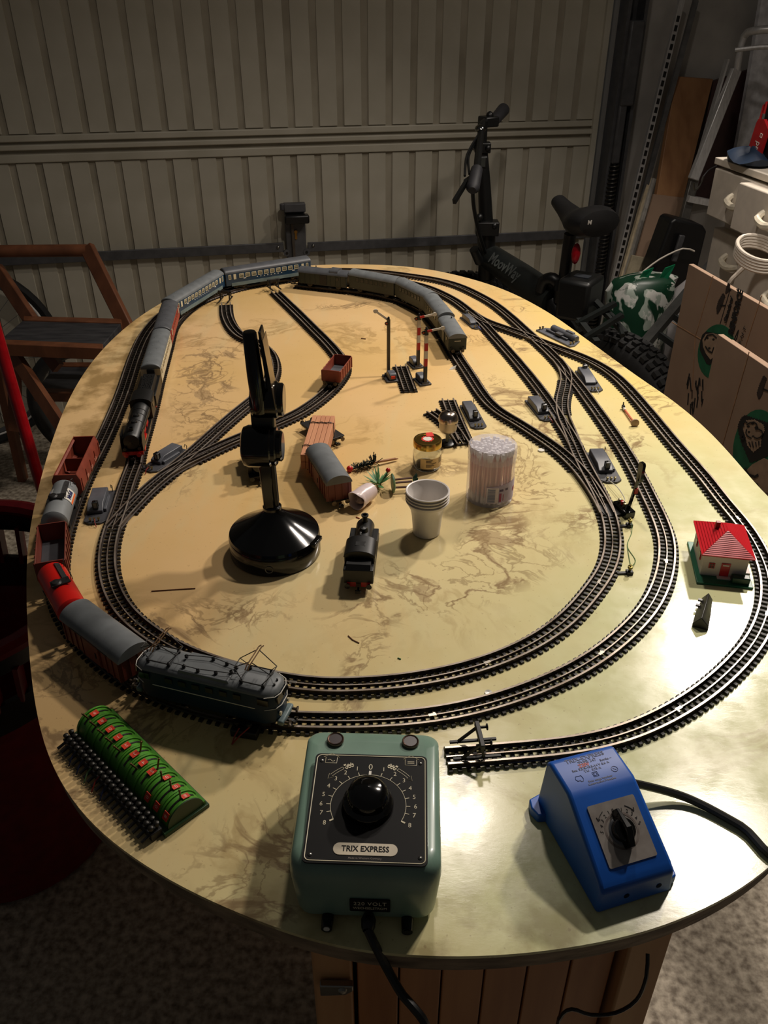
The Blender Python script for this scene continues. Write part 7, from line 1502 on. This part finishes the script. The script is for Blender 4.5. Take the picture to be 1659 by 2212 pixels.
for x, yy in ((-1.30, 2.28), (-0.80, 2.28), (-1.25, 2.50), (-0.86, 2.45)): MB().bar(Vector((x, yy, 0.0)) - S0, Vector((x + (0.02 if x < -1 else -.02), yy, 0.56)) - S0, 0.034, 0.024).obj('foot_post', M_beech, st)
# bicycle wheel with a white rim strip behind the stool
wc = D(-75, 800, 2.75); wh = thing('bicycle_wheel', 'old bicycle wheel with white reflective rim behind the step stool', 'wheel', (wc.x, wc.y, 0.34), R(25))
for nm, rr, tt, m in (('tyre', 0.325, 0.016, M_rub), ('rim_strip', 0.305, 0.005, mat('reflective_white', (226, 224, 220), .4)), ('rim', 0.295, 0.010, M_iron)):
    MB().tube([(rr * math.cos(2 * math.pi * i / 56), -0.004 if nm == 'rim_strip' else 0, rr * math.sin(2 * math.pi * i / 56)) for i in range(56)], tt, 8, closed=True).obj(nm, m, wh)
MB().cyl((0, -0.04, 0), (0, 0.04, 0), 0.018, 12).obj('hub', M_iron, wh)
sp_ = MB()
for i in range(28): a = 2 * math.pi * i / 28; sp_.cyl((0.015 * math.cos(a), 0.02 * (-1) ** i, 0.015 * math.sin(a)), (0.29 * math.cos(a + .1), 0, 0.29 * math.sin(a + .1)), 0.001, 4)
sp_.obj('spokes', M_iron, wh)
ty = D(180, 800, 2.62); tag(MB().tube([(0.19 * math.cos(2 * math.pi * i / 48), 0.0, 0.20 * math.sin(2 * math.pi * i / 48)) for i in range(48)], 0.024, 10, closed=True).obj('black_hose_ring', mat('ribbed_hose', (36, 38, 40), .5), None, (ty.x, ty.y, 0.226)), 'dark grey rubber tyre ring standing behind the step stool', 'tyre')
# red broom handle
a, b = D(-30, 640, 1.66), D(96, 1075, 1.56); d = b - a; b2 = b + d * ((0.02 - b.z) / d.z)
br = thing('red_broom', 'shiny red broom handle leaning left of the table', 'broom', b2)
MB().tube([a - b2, (0, 0, 0)], 0.0125, 12).obj('handle', mat('gloss_red_paint', (150, 10, 20), .2), br); MB().box((0, 0, 0.02), (0.26, 0.05, 0.04)).obj('broom_head', M_iron, br, bevel=.006)
# red slotted tub with grey dustpan
tb_ = thing('red_slotted_tub', 'dark red plastic tub with slotted black band left of the table', 'tub', (-0.74, 1.10, 0))
M_rp = mat('red_tub_plastic', (110, 8, 18), .35)
MB().lathe([(0, 0), (0.17, 0), (0.185, 0.01), (0.215, 0.42), (0.222, 0.43), (0.222, 0.45), (0.208, 0.45), (0.2, 0.43), (0.17, 0.03), (0, 0.03)], 48).obj('tub_wall', M_rp, tb_)
MB().lathe([(0.2225, 0.445), (0.226, 0.45), (0.232, 0.51), (0.222, 0.51), (0.212, 0.452)], 48).obj('black_band', M_black, tb_)
for i in range(36):
    a = 2 * math.pi * i / 36; MB().bar((0.224 * math.cos(a), 0.224 * math.sin(a), 0.50), (0.236 * math.cos(a), 0.236 * math.sin(a), 0.575), 0.022, 0.008).obj('rim_slat', M_rp, tb_)
MB().lathe([(0.228, 0.57), (0.240, 0.572), (0.242, 0.60), (0.232, 0.60)], 48).obj('upper_band', M_black, tb_)
MB().tube([(0.238 * math.cos(2 * math.pi * i / 48), 0.238 * math.sin(2 * math.pi * i / 48), 0.615) for i in range(48)], 0.015, 8, closed=True).obj('rim', M_rp, tb_)
dp = thing('grey_dustpan', 'dull grey plastic dustpan with red stripe resting on the red tub', 'dustpan', (-0.84, 1.24, 0.636), R(20))
MB().prism([(-0.13, -0.10), (0.11, -0.12), (0.12, 0.10), (-0.10, 0.14)], 0, 0.018, 'z').obj('pan', mat('dull_grey_plastic', (84, 80, 84), .4), dp, bevel=.004)
MB().box((-0.02, 0.11, 0.05), (0.22, 0.012, 0.10)).box((0.0, 0.0, 0.045), (0.012, 0.2, 0.05)).obj('pan_wall', mat('dull_grey_plastic', (84, 80, 84)), dp); MB().prism([(-0.12, 0.03), (0.06, 0.09), (-0.12, 0.10)], 0.018, 0.021, 'z').obj('red_stripe', mat('dull_red', (130, 30, 28), .5), dp)
bpy.data.scenes.remove(TMP)
